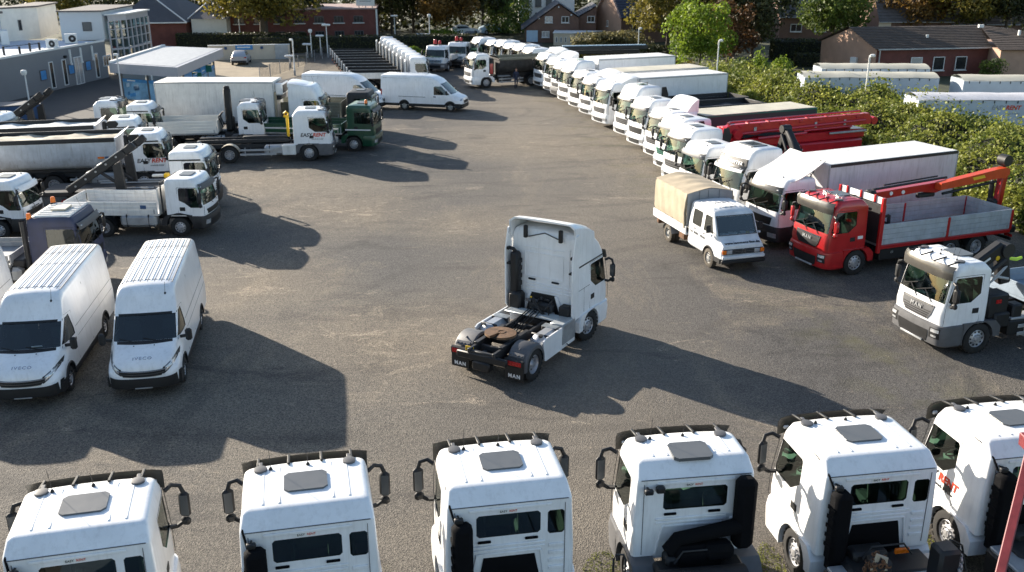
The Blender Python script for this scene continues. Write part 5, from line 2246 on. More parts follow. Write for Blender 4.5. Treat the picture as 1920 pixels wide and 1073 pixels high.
def sheet(name, pts, z, m, kind='structure'):
    o = obj(name, MB().mat(m).add([(x, y, z) for x, y in pts], [tuple(range(len(pts)))]).mesh(name, recalc=False))
    return tag(o, None, None, None, kind)


sheet('ground', [(-500, -80), (500, -80), (500, 800), (-500, 800)], 0, gravel())
TANLOT = mat('dry paved lot', (.27, .22, .15), .9, var=.3, vscale=.5, bump=.3, bscale=8)
ASPH = mat('worn asphalt', (.06, .055, .052), .85, var=.3, vscale=.6, bump=.3, bscale=10)
GRASSG = mat('rough grass ground', (.045, .052, .020), .95, var=.5, vscale=.8, bump=.6, bscale=6)  # base colour darkened to carry the shade between the far trees
sheet('paved_lot', [(-60, 78), (-26, 78), (-21, 98), (-24.5, 117), (-60, 117)], .004, TANLOT)
sheet('asphalt_apron', [(-44.5, 56), (-31.5, 56), (-31.5, 74), (-33.5, 90), (-39.5, 98), (-44, 96)], .008, ASPH)
sheet('verge', [(-60, 112), (-23, 112.8), (-23, 116), (-60, 116)], .008, GRASSG)
sheet('grass_ground', [(16.5, 82), (18, 70), (21, 58), (22.6, 44), (23.4, 30), (25, 15), (400, 15), (400, 700), (-400, 700), (-400, 122), (-24, 119), (6, 111), (13, 98)], .004, GRASSG)
sheet('road', [(-60, 141), (4, 136), (4, 128), (-9, 130), (-60, 136)], .012, ASPH)

# ------------------------------------------------------------------ plants
LEAF_HEDGE = leaf_mat('bramble leaves', (.07, .108, .016), (.33, .335, .06), .45)
LEAF_DARK = leaf_mat('dark leaves', (.020, .025, .010), (.080, .085, .025), .35, .2)
LEAF_MID = leaf_mat('mid green leaves', (.04, .07, .014), (.17, .22, .04), .4)
LEAF_YEL = leaf_mat('yellowing leaves', (.07, .07, .015), (.27, .22, .04), .35)
LEAF_BRI = leaf_mat('fresh green leaves', (.08, .14, .015), (.25, .33, .03), .5, .45)
LEAF_RED = leaf_mat('reddish leaves', (.06, .030, .015), (.17, .085, .03), .5)
LEAF_ORA = leaf_mat('orange leaves', (.10, .065, .02), (.27, .15, .035), .5)
LEAF_DRY = leaf_mat('dry reed leaves', (.10, .09, .035), (.26, .23, .10), .5)
BARK = mat('bark', (.10, .08, .06), .9, var=.4, bump=.5, bscale=12)
CORE = mat('shade coloured thicket core', (.012, .014, .007), 1.0, var=.3)  # solid fill under the leaves, inner shade put into its near-black colour


def leaves(name, P, Nn, S, m, parent=None, seed=0, aspect=.55):
    rs = np.random.RandomState(seed)
    n = len(P)
    Nn = Nn / np.maximum(1e-6, np.linalg.norm(Nn, axis=1, keepdims=True))
    t = np.cross(Nn, rs.normal(size=(n, 3)))
    t /= np.maximum(1e-6, np.linalg.norm(t, axis=1, keepdims=True))
    b_ = np.cross(Nn, t)
    S = S[:, None]
    V = np.stack([P - t * S * .5, P + b_ * S * aspect * .5 + Nn * S * .08, P + t * S * .5, P - b_ * S * aspect * .5 + Nn * S * .08], 1).reshape(-1, 3)
    me = bpy.data.meshes.new(name)
    me.vertices.add(len(V))
    me.vertices.foreach_set('co', V.astype(np.float32).ravel())
    me.loops.add(4 * n)
    me.loops.foreach_set('vertex_index', np.arange(4 * n, dtype=np.int32))
    me.polygons.add(n)
    me.polygons.foreach_set('loop_start', np.arange(0, 4 * n, 4, dtype=np.int32))
    me.materials.append(m)
    me.update(calc_edges=True)
    me.validate()
    return obj(name, me, parent)


def crown(name, parent, c, rad, nclump, nleaf, size, m, seed=0, clump=.34, low=-.55):
    rs = np.random.RandomState(seed)
    d = rs.normal(size=(nclump, 3))
    d /= np.linalg.norm(d, axis=1, keepdims=True)
    d[:, 2] = np.maximum(d[:, 2], low + .3 * rs.rand(nclump))
    rr = .45 + .5 * rs.rand(nclump, 1) ** .6
    cc = d * rr
    cr = clump * (.6 + .7 * rs.rand(nclump))
    k = rs.randint(0, nclump, nleaf)
    e = rs.normal(size=(nleaf, 3))
    e /= np.linalg.norm(e, axis=1, keepdims=True)
    q = cc[k] + e * (cr[k] * (.55 + .5 * rs.rand(nleaf) ** .5))[:, None]
    P = np.array(c) + q * np.array(rad)
    Nn = e + .8 * rs.normal(size=(nleaf, 3)) + np.array([0, 0, .35])
    return leaves(name, P, Nn, size * (.6 + .8 * rs.rand(nleaf)), m, parent, seed + 1)


def tree(label, x, y, h, r, m, seed, zlow=1.2, nleaf=5000, size=.42, cat='tree', clump=.34, tr=.22, cone=False, nclump=46, name='tree'):
    t = thing(name, label, cat, x, y)
    rr = random.Random(seed)
    def trunk():
        mb = MB().mat(BARK)
        mb.tube([(0, 0, 0), (.05, .02, h * .25), (-.05, .05, h * .5), (.02, 0, h * .85)], [tr, tr * .8, tr * .55, tr * .2], 9)
        for k in range(7):
            a = rr.uniform(0, 6.28)
            z0 = h * rr.uniform(.2, .5)
            l = r * rr.uniform(.5, .85)
            mb.tube([(0, 0, z0), (math.cos(a) * l * .5, math.sin(a) * l * .5, z0 + l * .5), (math.cos(a) * l, math.sin(a) * l, z0 + l * .8)], [tr * .45, tr * .28, tr * .1], 6)
        return mb
    part('trunk', t, None, trunk)
    if cone:
        rs = np.random.RandomState(seed)
        n = nleaf
        u = rs.rand(n) ** 1.3
        a = rs.rand(n) * 6.283
        z = zlow + (h - zlow) * u
        w_ = r * np.sin(np.pi * np.minimum(1, (1 - u) * .62 + .0)) * (1 + .12 * np.sin(a * 5 + z * 2)) * (.75 + .3 * rs.rand(n))
        P = np.stack([w_ * np.cos(a), w_ * np.sin(a), z], 1)
        Nn = np.stack([np.cos(a), np.sin(a), .5 + 0 * a], 1) + .6 * rs.normal(size=(n, 3))
        leaves('crown', P, Nn, size * (.6 + .8 * rs.rand(n)), m, t, seed)
    else:
        crown('crown', t, (0, 0, (h + zlow) / 2), (r, r, (h - zlow) / 2), nclump, nleaf, size, m, seed, clump)
    return t


def bush(label, x, y, w_, d_, h, m, seed, nleaf=2500, size=.25, cat='bush', name='bush', flat=False, hd=0, core=True, group=None):
    """bush or clipped hedge: leaves over a lumpy core"""
    t = thing(name, label, cat, x, y, hd, 0, group)
    rs = np.random.RandomState(seed)
    if flat:
        n = nleaf
        f = rs.rand(n)
        P = np.stack([(rs.rand(n) - .5) * w_, (rs.rand(n) - .5) * d_, rs.rand(n) * h], 1)
        Nn = rs.normal(size=(n, 3)) * .7
        s_ = rs.randint(0, 5, n)
        for k, (ax, sg) in enumerate(((0, 1), (0, -1), (1, 1), (1, -1))):
            q = s_ == k
            P[q, ax] = sg * (w_, d_)[ax] / 2 + .05 * rs.normal(size=q.sum())
            Nn[q, ax] += sg
        q = s_ == 4
        P[q, 2] = h + .06 * rs.normal(size=q.sum())
        Nn[q, 2] += 1
        leaves('foliage', P, Nn, size * (.6 + .8 * rs.rand(n)), m, t, seed)
        part('stems', t, None, lambda: MB().mat(CORE).box((0, 0, h * .48), (w_ - .1, d_ - .1, h * .94), .1))  # solid block whose dark colour stands for shade inside the hedge
    else:
        crown('foliage', t, (0, 0, h * .45), (w_ / 2, d_ / 2, h * .55), 30, nleaf, size, m, seed, .4, -.8)
        part('stems', t, None, lambda: MB().mat(BARK).tube([(0, 0, 0), (.1, 0, h * .5)], [.06, .02], 6).tube([(0, 0, 0), (-.3, .2, h * .45)], [.05, .02], 6).tube([(0, 0, 0), (.2, -.3, h * .45)], [.05, .02], 6))
    return t


# ---- the bramble thicket along the right hand boundary
def thicket():
    rs = np.random.RandomState(21)
    F = np.array([(15.8, 86), (17.0, 78), (18.4, 70), (21.2, 61), (22.2, 52), (22.3, 44), (23.2, 36), (24.0, 28), (25.5, 18)], float)
    B = np.array([(20.0, 92), (22.0, 84), (25.0, 74), (28.0, 64), (30.0, 55), (32.0, 46), (33, 38), (34, 29), (36, 18)], float)
    H = np.array([1.8, 2.1, 2.5, 2.9, 2.7, 2.7, 3.0, 3.0, 2.9])
    sg = len(F) - 1

    def at(u, v):
        s_ = np.clip(u * sg, 0, sg - 1e-4)
        i = s_.astype(int)
        f = (s_ - i)[:, None]
        p = (F[i] * (1 - f) + F[i + 1] * f) * (1 - v[:, None]) + (B[i] * (1 - f) + B[i + 1] * f) * v[:, None]
        h = H[i] * (1 - f[:, 0]) + H[i + 1] * f[:, 0]
        lump = (np.sin(p[:, 0] * 1.3 + 1.1 * np.sin(p[:, 1] * .7)) + np.sin(p[:, 1] * 1.15 + 2 * np.sin(p[:, 0] * .6)) + .8 * np.sin(p[:, 0] * 2.9 + p[:, 1] * 2.3)) / 2.8
        prof = np.clip((v + .02) / .22, 0, 1) ** .45 * np.clip((1.02 - v) / .2, 0, 1) ** .5
        return p, (h * (.84 + .36 * lump)) * prof
    nu, nv = 90, 16
    uu, vv = np.meshgrid(np.linspace(0, 1, nu), np.linspace(0, 1, nv), indexing='ij')
    p, h = at(uu.ravel(), vv.ravel())
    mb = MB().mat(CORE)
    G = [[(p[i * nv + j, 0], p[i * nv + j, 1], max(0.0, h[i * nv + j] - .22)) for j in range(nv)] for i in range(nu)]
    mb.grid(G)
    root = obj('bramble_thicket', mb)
    n = 150000
    u = rs.rand(n)
    v_ = rs.rand(n) ** 1.25
    p, h = at(u, v_)
    dz = np.abs(rs.normal(size=n)) * .22
    tip = (rs.rand(n) < .14) * rs.rand(n) ** 1.5 * 1.0
    z = np.maximum(.05, h - dz + tip + .08)
    fr = rs.rand(n) < .22           # the face towards the yard
    v2 = np.where(fr, rs.rand(n) * .04, v_)
    p2, h2 = at(u, np.where(fr, .12, v_))
    pf, _ = at(u, v2)
    z = np.where(fr, rs.rand(n) * h2, z)
    xy = np.where(fr[:, None], pf, p)
    P = np.column_stack([xy + .12 * rs.normal(size=(n, 2)), z])
    Nn = rs.normal(size=(n, 3)) * .8 + np.array([-.25, -.2, .75])
    dist = np.hypot(P[:, 0], P[:, 1])
    S = (.07 + .0016 * dist) * (.45 + 1.1 * rs.rand(n))
    me = leaves('leaves', P, Nn, S, LEAF_HEDGE, None, 22, .7)
    # one object: join the leaf faces into the thicket
    a, b_ = root.data, me.data
    bm = bmesh.new()
    bm.from_mesh(a)
    nf = len(bm.faces)
    bm.from_mesh(b_)
    bm.faces.ensure_lookup_table()
    for f in bm.faces[nf:]:
        f.material_index = 1
    bm.to_mesh(a)
    bm.free()
    a.materials.append(LEAF_HEDGE)
    bpy.data.objects.remove(me)
    tag(root, 'sunlit bramble and nettle thicket along the right hand boundary', 'thicket', None, 'stuff')


thicket()


def grass_patch(name, label, cx, cy, rx, ry, n, h, m, seed):
    rs = np.random.RandomState(seed)
    a = rs.rand(n) * 6.283
    q = np.sqrt(rs.rand(n)) * (1 + .25 * np.sin(a * 3 + seed))
    P = np.stack([cx + rx * q * np.cos(a), cy + ry * q * np.sin(a), h * .4 * (.4 + .8 * rs.rand(n))], 1)
    Nn = np.stack([rs.normal(size=n), rs.normal(size=n), .5 * rs.rand(n)], 1)
    o = leaves(name, P, Nn, h * (.6 + .9 * rs.rand(n)), m, None, seed, .22)
    return tag(o, label, 'grass', None, 'stuff')


grass_patch('grass', 'short grass growing between the front row trucks left of the grab rail', 2.0, 15.5, 1.0, 1.4, 4200, .055, LEAF_HEDGE, 3)
grass_patch('grass', 'thin grass tuft between the second and third front row cabs', -1.9, 14.9, .8, .9, 2000, .05, LEAF_HEDGE, 4)
grass_patch('grass', 'thin grass between the two cabs right of the grab rail', 5.2, 16.1, .45, 1.3, 2000, .055, LEAF_HEDGE, 5)
grass_patch('grass', 'thin grass between the two rightmost front row cabs', 8.6, 16.9, .45, 1.3, 2000, .055, LEAF_HEDGE, 6)
bush('tall pale reeds beyond the far white trucks', *(11.88, 116.34), 9.5, 4.5, 2.7, LEAF_DRY, 8, 6500, .34, 'reeds', 'reeds')

# ---- trees and bushes beyond the yard
tree('big half yellow tree with a thick trunk behind the cream wall and parked car', -31.77, 126.74, 13.5, 6.6, LEAF_YEL, 31, 1.2, 9000, .5, tr=.62, nclump=60)
tree('dark tree right behind the big half yellow tree', -31.55, 137.44, 12, 5, LEAF_DARK, 32, 0.6, 6000, .5, tr=.4)
tree('yellow green tree between the two white upper storeys of the office', -67.21, 148.11, 12, 5, LEAF_YEL, 33, 0.8, 6000, .5)
tree('dark leafy tree at the right end of the long brick building', -17.52, 144.38, 14, 6, LEAF_DARK, 34, 0.2, 7000, .5)
tree('dark tree between the brick building and the autumn coloured tree', -14.77, 148.11, 14, 5.5, LEAF_DARK, 35, 0.2, 6000, .5)
tree('autumn coloured tree, yellow and rusty, left of the dark cone shaped tree', -9.16, 139.11, 10.5, 4.6, LEAF_ORA, 36, 0.8, 7000, .45)
tree('shady tree just left of the dark cone shaped tree', -4.34, 146.22, 13, 4.6, LEAF_DARK, 37, 1.2, 6000, .5)
tree('dark green cone shaped tree before the white house', -0.63, 146.22, 11, 3.3, LEAF_MID, 38, 0.4, 6500, .4, cone=True)
tree('dark tree with yellowing edge in front of the slate roofed house', 18.69, 118.78, 11, 4.8, LEAF_YEL, 39, 1.0, 7500, .42)
tree('shady tree right behind the yellowing edged one', 22.78, 126.74, 12, 4.5, LEAF_DARK, 40, 0.8, 6000, .45)
tree('bright fresh green young tree behind the white box trucks', 18.76, 98.05, 7.4, 3.3, LEAF_BRI, 41, 0.5, 6500, .32, tr=.12)
tree('reddish brown tree beside the bright green young tree', 22.69, 103.50, 6.6, 2.9, LEAF_RED, 42, 0.5, 5200, .32, tr=.14)
tree('tall dark tree behind the yellow green shrub', 26.22, 107.46, 12, 4.0, LEAF_DARK, 43, .6, 8500, .42)
tree('dark tree with a yellowing top behind the reddish tree', 26.22, 116.34, 11, 3.4, LEAF_YEL, 44, 2.0, 5000, .4)
tree('mid green round tree left of the brick bungalow', 40.17, 123.98, 10, 4.4, LEAF_MID, 45, 0.6, 7500, .42)
tree('orange tinted tree standing behind the bungalow roof', 53.68, 134.21, 8.5, 4.6, LEAF_ORA, 46, 0.9, 6000, .42)
tree('big dark tree with pale top leaves right behind the bungalow', 59.48, 129.63, 12, 5.4, LEAF_YEL, 47, 0.8, 8000, .45)
tree('big dark tree at the upper right corner', 64.53, 129.63, 13, 5.6, LEAF_DARK, 48, 0.6, 8000, .45)
bush('green shrub at the right edge below the big dark trees', *(57.42, 111.73), 5, 3, 2.2, LEAF_BRI, 49, 2500, .26)
bush('small green shrub at the bungalow front', *(46.18, 93.92), 2.6, 2.0, 1.9, LEAF_MID, 50, 1800, .2)
bush('yellow green upright shrub above the thicket', *(21.78, 84.58), 2.0, 1.8, 3.3, LEAF_BRI, 51, 2400, .22)
bush('yellow green low shrub just right of the upright one', *(24.07, 87.26), 2.2, 1.8, 2.8, LEAF_BRI, 52, 1800, .22)
bush('mid green shrub at the foot of the tall dark tree', *(20.40, 85.90), 3.4, 2.4, 2.8, LEAF_MID, 53, 2600, .24)
bush('dark green shrub behind the three box trucks', *(15.83, 108.50), 6, 2.2, 1.9, LEAF_DARK, 54, 2600, .3)
bush('ochre shrub in front of the tall pale reeds', *(8.81, 111.73), 4.5, 2.2, 1.5, LEAF_YEL, 55, 2200, .25)
bush('low yellow green growth behind the farthest box truck', *(16.37, 103.50), 5, 2, 1.2, LEAF_YEL, 56, 1800, .25)
bush('bright low bush between the dropside row and the small white trucks', *(-11.65, 113.99), 2.4, 4, 1.1, LEAF_BRI, 57, 1600, .25)
bush('sunlit shrub at the road side before the autumn coloured tree', *(-9.54, 135.81), 6, 2, 1.6, LEAF_BRI, 58, 1800, .3)
bush('clipped dark hedge beyond the dropside row and the small white trucks', *(-17.67, 120.68), 27, 1.6, 1.9, LEAF_DARK, 59, 7000, .24, 'hedge', 'hedge', True, -8)
bush('clipped dark hedge behind the cream wall', *(-34.29, 125.34), 16, 1.4, 1.8, LEAF_DARK, 60, 4200, .24, 'hedge', 'hedge', True, -3)
bush('clipped brown topped hedge left of the bungalow', *(32.33, 111.73), 5.6, 2.4, 2.2, LEAF_DARK, 61, 3000, .22, 'hedge', 'hedge', True, 6)
bush('lower dark hedge against the bungalow gable', *(33.18, 104.95), 5.6, 1.2, 1.3, LEAF_DARK, 62, 2200, .2, 'hedge', 'hedge', True, 10)
bush('small rough shrub beside the glass stair tower', *(-46.29, 129.63), 4, 2, 1.3, LEAF_YEL, 63, 1400, .28)

# woods closing the view
rs = np.random.RandomState(77)
def woods():
    n = 40000
    x = rs.uniform(-120, 150, n)
    near = rs.rand(n) < .6
    y = np.where(near, 153, 176) + 8 * rs.rand(n) + 4 * np.sin(x * .08)
    z = np.where(near, 6.5, 10) * rs.rand(n) ** .8 * (.75 + .3 * np.sin(x * .21) * np.sin(x * .07))
    gap = near & (((x > -2) & (x < 14)) | (x < -48) | ((x > 17) & (x < 25)))
    y = np.where(gap, y + 28, y)
    P = np.column_stack([x, y, z])
    Nn = rs.normal(size=(n, 3)) + np.array([-.3, -.8, .5])
    o = leaves('woods', P, Nn, .75 * (.6 + .8 * rs.rand(n)), LEAF_DARK, None, 5)
    tag(o, 'dark belt of woods closing the view far behind the houses', 'woods', None, 'stuff')
woods()

# ------------------------------------------------------------------ buildings
OFFICE = mat('grey render', (.20, .205, .215), .8, var=.08, vscale=.4)
OFFW = mat('pale render', (.60, .62, .64), .8, var=.08, vscale=.4)
ROOFM = mat('roof membrane', (.50, .56, .66), .6, var=.25, vscale=.5)
BRICK = mat('red brick', (.155, .055, .045), .9, var=.3, vscale=1.2)
BRICKB = mat('brown brick', (.17, .10, .075), .9, var=.25, vscale=1.2)
BRICKP = mat('pale pink brick', (.44, .28, .20), .9, var=.15, vscale=1.2)
SLATE = mat('slate roof', (.075, .075, .085), .7, var=.25, vscale=1.2)
TILE = mat('brown roof tiles', (.085, .062, .048), .85, var=.4, vscale=2.0)
TILEG = mat('grey roof tiles', (.11, .10, .10), .8, var=.3, vscale=2.0)
TRIM = mat('white trim', (.72, .72, .70), .6, var=.08)
CREAMW = mat('cream wall paint', (.62, .52, .40), .85, var=.15, vscale=.5)
WINDK = mat('dark window', (.025, .028, .032), .12, var=.4, vscale=2)
POSTB = mat('poster blue', (.06, .28, .60), .5, var=.35, vscale=2.5)
POSTL = mat('poster pale blue', (.20, .42, .62), .5, var=.5, vscale=1.2)
FASC = mat('silver fascia', (.42, .42, .45), .45, metal=.2, var=.08)
PGLASS = glass_mat('pavilion glass', (.50, .70, .76), .12)


def window(parent, c, w_, h, n=(0, -1, 0), frame=TRIM, pane=WINDK, bars=1, sill=True):
    """framed window centred on c on a wall with outward normal n (frame part, pane sub-part)"""
    yaw = math.atan2(n[1], n[0]) + math.pi / 2
    def fr():
        mb = MB().mat(frame)
        for sx in (-1, 1):
            mb.box((sx * (w_ / 2 - .03), 0, 0), (.07, .09, h), .005)
        for sz in (-1, 1):
            mb.box((0, 0, sz * (h / 2 - .03)), (w_ - .15, .085, .07), .005)
        for k in range(bars):
            mb.box((-w_ / 2 + w_ * (k + 1) / (bars + 1), 0, 0), (.05, .08, h - .15), .005)
        if sill:
            mb.box((0, -.06, -h / 2 - .05), (w_ + .14, .2, .07), .01)
        return mb
    o = part('window', parent, ('win', round(w_, 2), round(h, 2), frame.name, bars, sill), fr, c, (0, 0, yaw))
    part('pane', o, ('pane', round(w_, 2), round(h, 2), pane.name), lambda: MB().mat(pane).box((0, .0, 0), (w_ - .1, .04, h - .1)))
    return o


def wall_pt(A, B, t, z, off=.03):
    """point t metres along the wall A-B, off metres outside (to the right of A->B)"""
    d = (Vector(B) - Vector(A)).normalized()
    nrm = Vector((d.y, -d.x))
    p = Vector(A) + d * t + nrm * off
    return (p.x, p.y, z), (nrm.x, nrm.y, 0)


# long grey office
of = thing('office_building', 'long low grey office with a flat pale roof at the left edge', 'building', 0, 0)
A, B = (-44.3, 60.0), (-39.66, 96.0)
dv = (Vector(B) - Vector(A)).normalized()
pv = Vector((-dv.y, dv.x))
C_, D_ = Vector(B) + pv * 22, Vector(A) + pv * 22
part('wall', of, None, lambda: MB().mat(OFFICE).prism([A, B, tuple(C_), tuple(D_)], 'z', 0, 3.42))
part('roof', of, None, lambda: MB().mat(ROOFM).prism([tuple(Vector(A) + pv * .3), tuple(Vector(B) + pv * .3), tuple(C_), tuple(D_)], 'z', 3.424, 3.46).mat(TRIM).bar((A[0] + pv.x * .12, A[1] + pv.y * .12, 3.5), (B[0] + pv.x * .12, B[1] + pv.y * .12, 3.5), .26, .16))
for px in (26.88, 28.9, 34.34):
    c, n = wall_pt(A, B, px, 1.35)
    window(of, c, .62, 2.3, n, TRIM, WINDK, 0, False)
c, n = wall_pt(A, B, 31.18, 1.25)
window(of, c, 1.3, 2.5, n, TRIM, LAMPG, 1, False)
c, n = wall_pt(A, B, 36.24, 1.6)
window(of, c, 1.4, 1.0, n, TRIM, WINDK, 2, False)
for t_ in (25.58, 29.96, 32.82):
    c, n = wall_pt(A, B, t_, 1.5)
    window(of, c, .95, .9, n, GREYPL, POSTB, 0, False)
def pipes():
    mb = MB().mat(TRIM)
    for t_ in (30.04, 31.82, 33.8):
        c, n = wall_pt(A, B, t_, 2.6, .06)
        mb.box(c, (.16, .16, 1.3), .02)
        c, n = wall_pt(A, B, t_, 1.95, .1)
        mb.box(c, (.2, .2, .16), .02)
    mb.mat(BLACK)
    c, n = wall_pt(A, B, 29.18, 2.7, .08)
    mb.box(c, (.3, .3, .22), .04)
    return mb
part('downpipe', of, None, pipes)

up = thing('office_storey', 'white upper storey with two tall dark windows on the office roof, left edge', 'building', 0, 0)
part('wall', up, None, lambda: MB().mat(OFFW).prism([(-62, 93.2), (-48.9, 94.6), (-48.9, 104), (-62, 104)], 'z', 3.47, 6.1).mat(CREAM).prism([(-48.88, 94.9), (-47.0, 98.6), (-48, 105), (-50, 105)], 'z', 3.47, 6.5))
part('roof', up, None, lambda: MB().mat(TILEG).prism([(-62.2, 93.0), (-48.7, 94.4), (-48.7, 104.2), (-62, 104.2)], 'z', 6.1, 6.3).prism([(-49.0, 94.7), (-46.8, 98.5), (-47.8, 105.2), (-50.2, 105.2)], 'z', 6.5, 6.64).mat(OFFICE).box((-55, 93.05, 5.7), (14, .1, .7)))
window(up, (-51.2, 94.33, 4.8), .5, 1.5, (.1, -1, 0), GREYPL, WINDK, 0, False)
window(up, (-50.0, 94.46, 4.8), .5, 1.5, (.1, -1, 0), GREYPL, WINDK, 0, False)
window(up, (-47.95, 96.7, 4.9), .35, 1.0, (.89, -.45, 0), GREYPL, WINDK, 0, False)
up2 = thing('office_storey', 'pale blue white upper storey with one square window beside the glass stair tower', 'building', 0, 0)
part('wall', up2, None, lambda: MB().mat(OFFW).prism([(-43.9, 96.4), (-40.1, 97.2), (-40.7, 107), (-44.8, 107)], 'z', 3.47, 6.15))
part('roof', up2, None, lambda: MB().mat(TILEG).prism([(-44.05, 96.2), (-39.95, 97.0), (-40.5, 107.2), (-45.0, 107.2)], 'z', 6.15, 6.27))
window(up2, (-41.5, 96.87, 4.75), .85, .85, (.16, -.99, 0), GREYPL, HATCH, 0, False)
tw = thing('stair_tower', 'glass stair tower with grey steel frame at the end of the grey office', 'building', 0, 0)
def tower():
    mb = MB().mat(FASC)
    P = [(-39.7, 97.6), (-38.6, 99.4), (-38.6, 105.5), (-40.3, 105.5)]
    mb.prism(P, 'z', 5.2, 5.75)
    mb.prism(P, 'z', 2.4, 2.6)
    for (a, b, n) in ((P[0], P[1], 3), (P[1], P[2], 5)):
        for k in range(n + 1):
            x, y = a[0] + (b[0] - a[0]) * k / n, a[1] + (b[1] - a[1]) * k / n
            mb.box((x, y, 2.6), (.14, .14, 5.2), .02)
        for z in (.9, 3.5, 4.4):
            mb.bar((a[0], a[1], z), (b[0], b[1], z), .08, .08)
    mb.mat(TRIM).prism([(-39.9, 97.3), (-38.4, 99.2), (-38.4, 105.7), (-40.4, 105.7)], 'z', 5.76, 5.88)
    return mb
part('tower_frame', tw, None, tower)
part('tower_glass', tw, None, lambda: MB().mat(PGLASS).prism([(-39.66, 97.75), (-38.68, 99.5), (-38.68, 105.4), (-40.2, 105.4)], 'z', .02, 5.2).mat(OFFICE).box((-39.4, 102.5, 2.0), (.8, 4.5, 3.9)))

# things on the office roof
def ac(name, label, x, y, z, s=1.0, hd=0):
    t = thing(name, label, 'air conditioner', x, y, hd, z)
    part('casing', t, ('acc', s), lambda: MB().mat(TRIM).box((0, 0, .42 * s), (1.0 * s, .42 * s, .8 * s), .03))
    part('fan_grille', t, ('acf', s), lambda: MB().mat(BLACK).lathe([(0, .3 * s), (-.02, .3 * s), (-.02, .001)], 'y', (.12 * s, -.215 * s, .42 * s), 18).mat(STEEL).lathe([(-.025, .1 * s), (-.03, .001)], 'y', (.12 * s, -.215 * s, .42 * s), 10))
    return t
ac('air_conditioner', 'white air conditioner box with a round fan near the edge of the flat office roof', *(-41.41, 88.78), 3.46, 1.0, 10)
ac('air_conditioner', 'large white air handling unit at the left edge of the flat office roof', *(-47.46, 92.35), 3.46, 1.6, 60)
ac('air_conditioner', 'steel and white ventilation unit before the pale blue upper storey', *(-41.73, 93.42), 3.46, 1.1, -20)
vp = thing('vent_pipes', 'row of thin dark vent pipes with a rail on the flat office roof', 'vent', 0, 0, 0, 0)
def vents():
    mb = MB().mat(BLACK)
    for (x, y) in ((-42.81, 82.83), (-41.46, 82.83), (-42.08, 85.94), (-41.46, 86.40)):
        mb.tube([(x, y, 3.46), (x, y, 4.2)], .09, 6)
    a, b = (-42.81, 82.83), (-41.46, 86.40)
    mb.tube([(a[0], a[1], 4.15), (b[0], b[1], 4.1)], .03, 5)
    return mb
part('pipe', vp, None, vents)

# blue glass pavilion
pav = thing('pavilion', 'flat roofed glass pavilion covered with blue posters on the tan lot', 'building', 0, 0)
Q = [(-33.1, 80.4), (-26.5, 77.4), (-27.2, 92.6), (-33.6, 95.0)]
part('roof', pav, None, lambda: MB().mat(FASC).prism(Q, 'z', 2.30, 3.08).mat(STEEL).prism([(-32.7, 80.7), (-26.9, 78.0), (-27.5, 92.1), (-33.2, 94.4)], 'z', 3.084, 3.10).mat(TRIM).bar((-33.0, 80.5, 3.16), (-33.5, 94.8, 3.16), .3, .16))
QI = [(-32.5, 81.2), (-27.3, 78.8), (-27.9, 91.6), (-33.0, 93.8)]
def pframe():
    mb = MB().mat(GREYPL)
    for (a, b, n) in ((QI[0], QI[1], 2), (QI[1], QI[2], 5)):
        for k in range(n + 1):
            x, y = a[0] + (b[0] - a[0]) * k / n, a[1] + (b[1] - a[1]) * k / n
            mb.box((x, y, 1.31), (.14, .14, 2.62), .02)
    mb.mat(BLACK).box((-31.8, 82.4, 1.3), (1.2, 1.0, 2.5), .03)
    return mb
part('frame', pav, None, pframe)
def pglass():
    mb = MB().mat(PGLASS)
    for (a, b) in ((QI[0], QI[1]), (QI[1], QI[2])):
        mb.add([(a[0], a[1], .02), (b[0], b[1], .02), (b[0], b[1], 2.6), (a[0], a[1], 2.6)], [(0, 1, 2, 3)])
    return mb
part('glazing', pav, None, pglass)
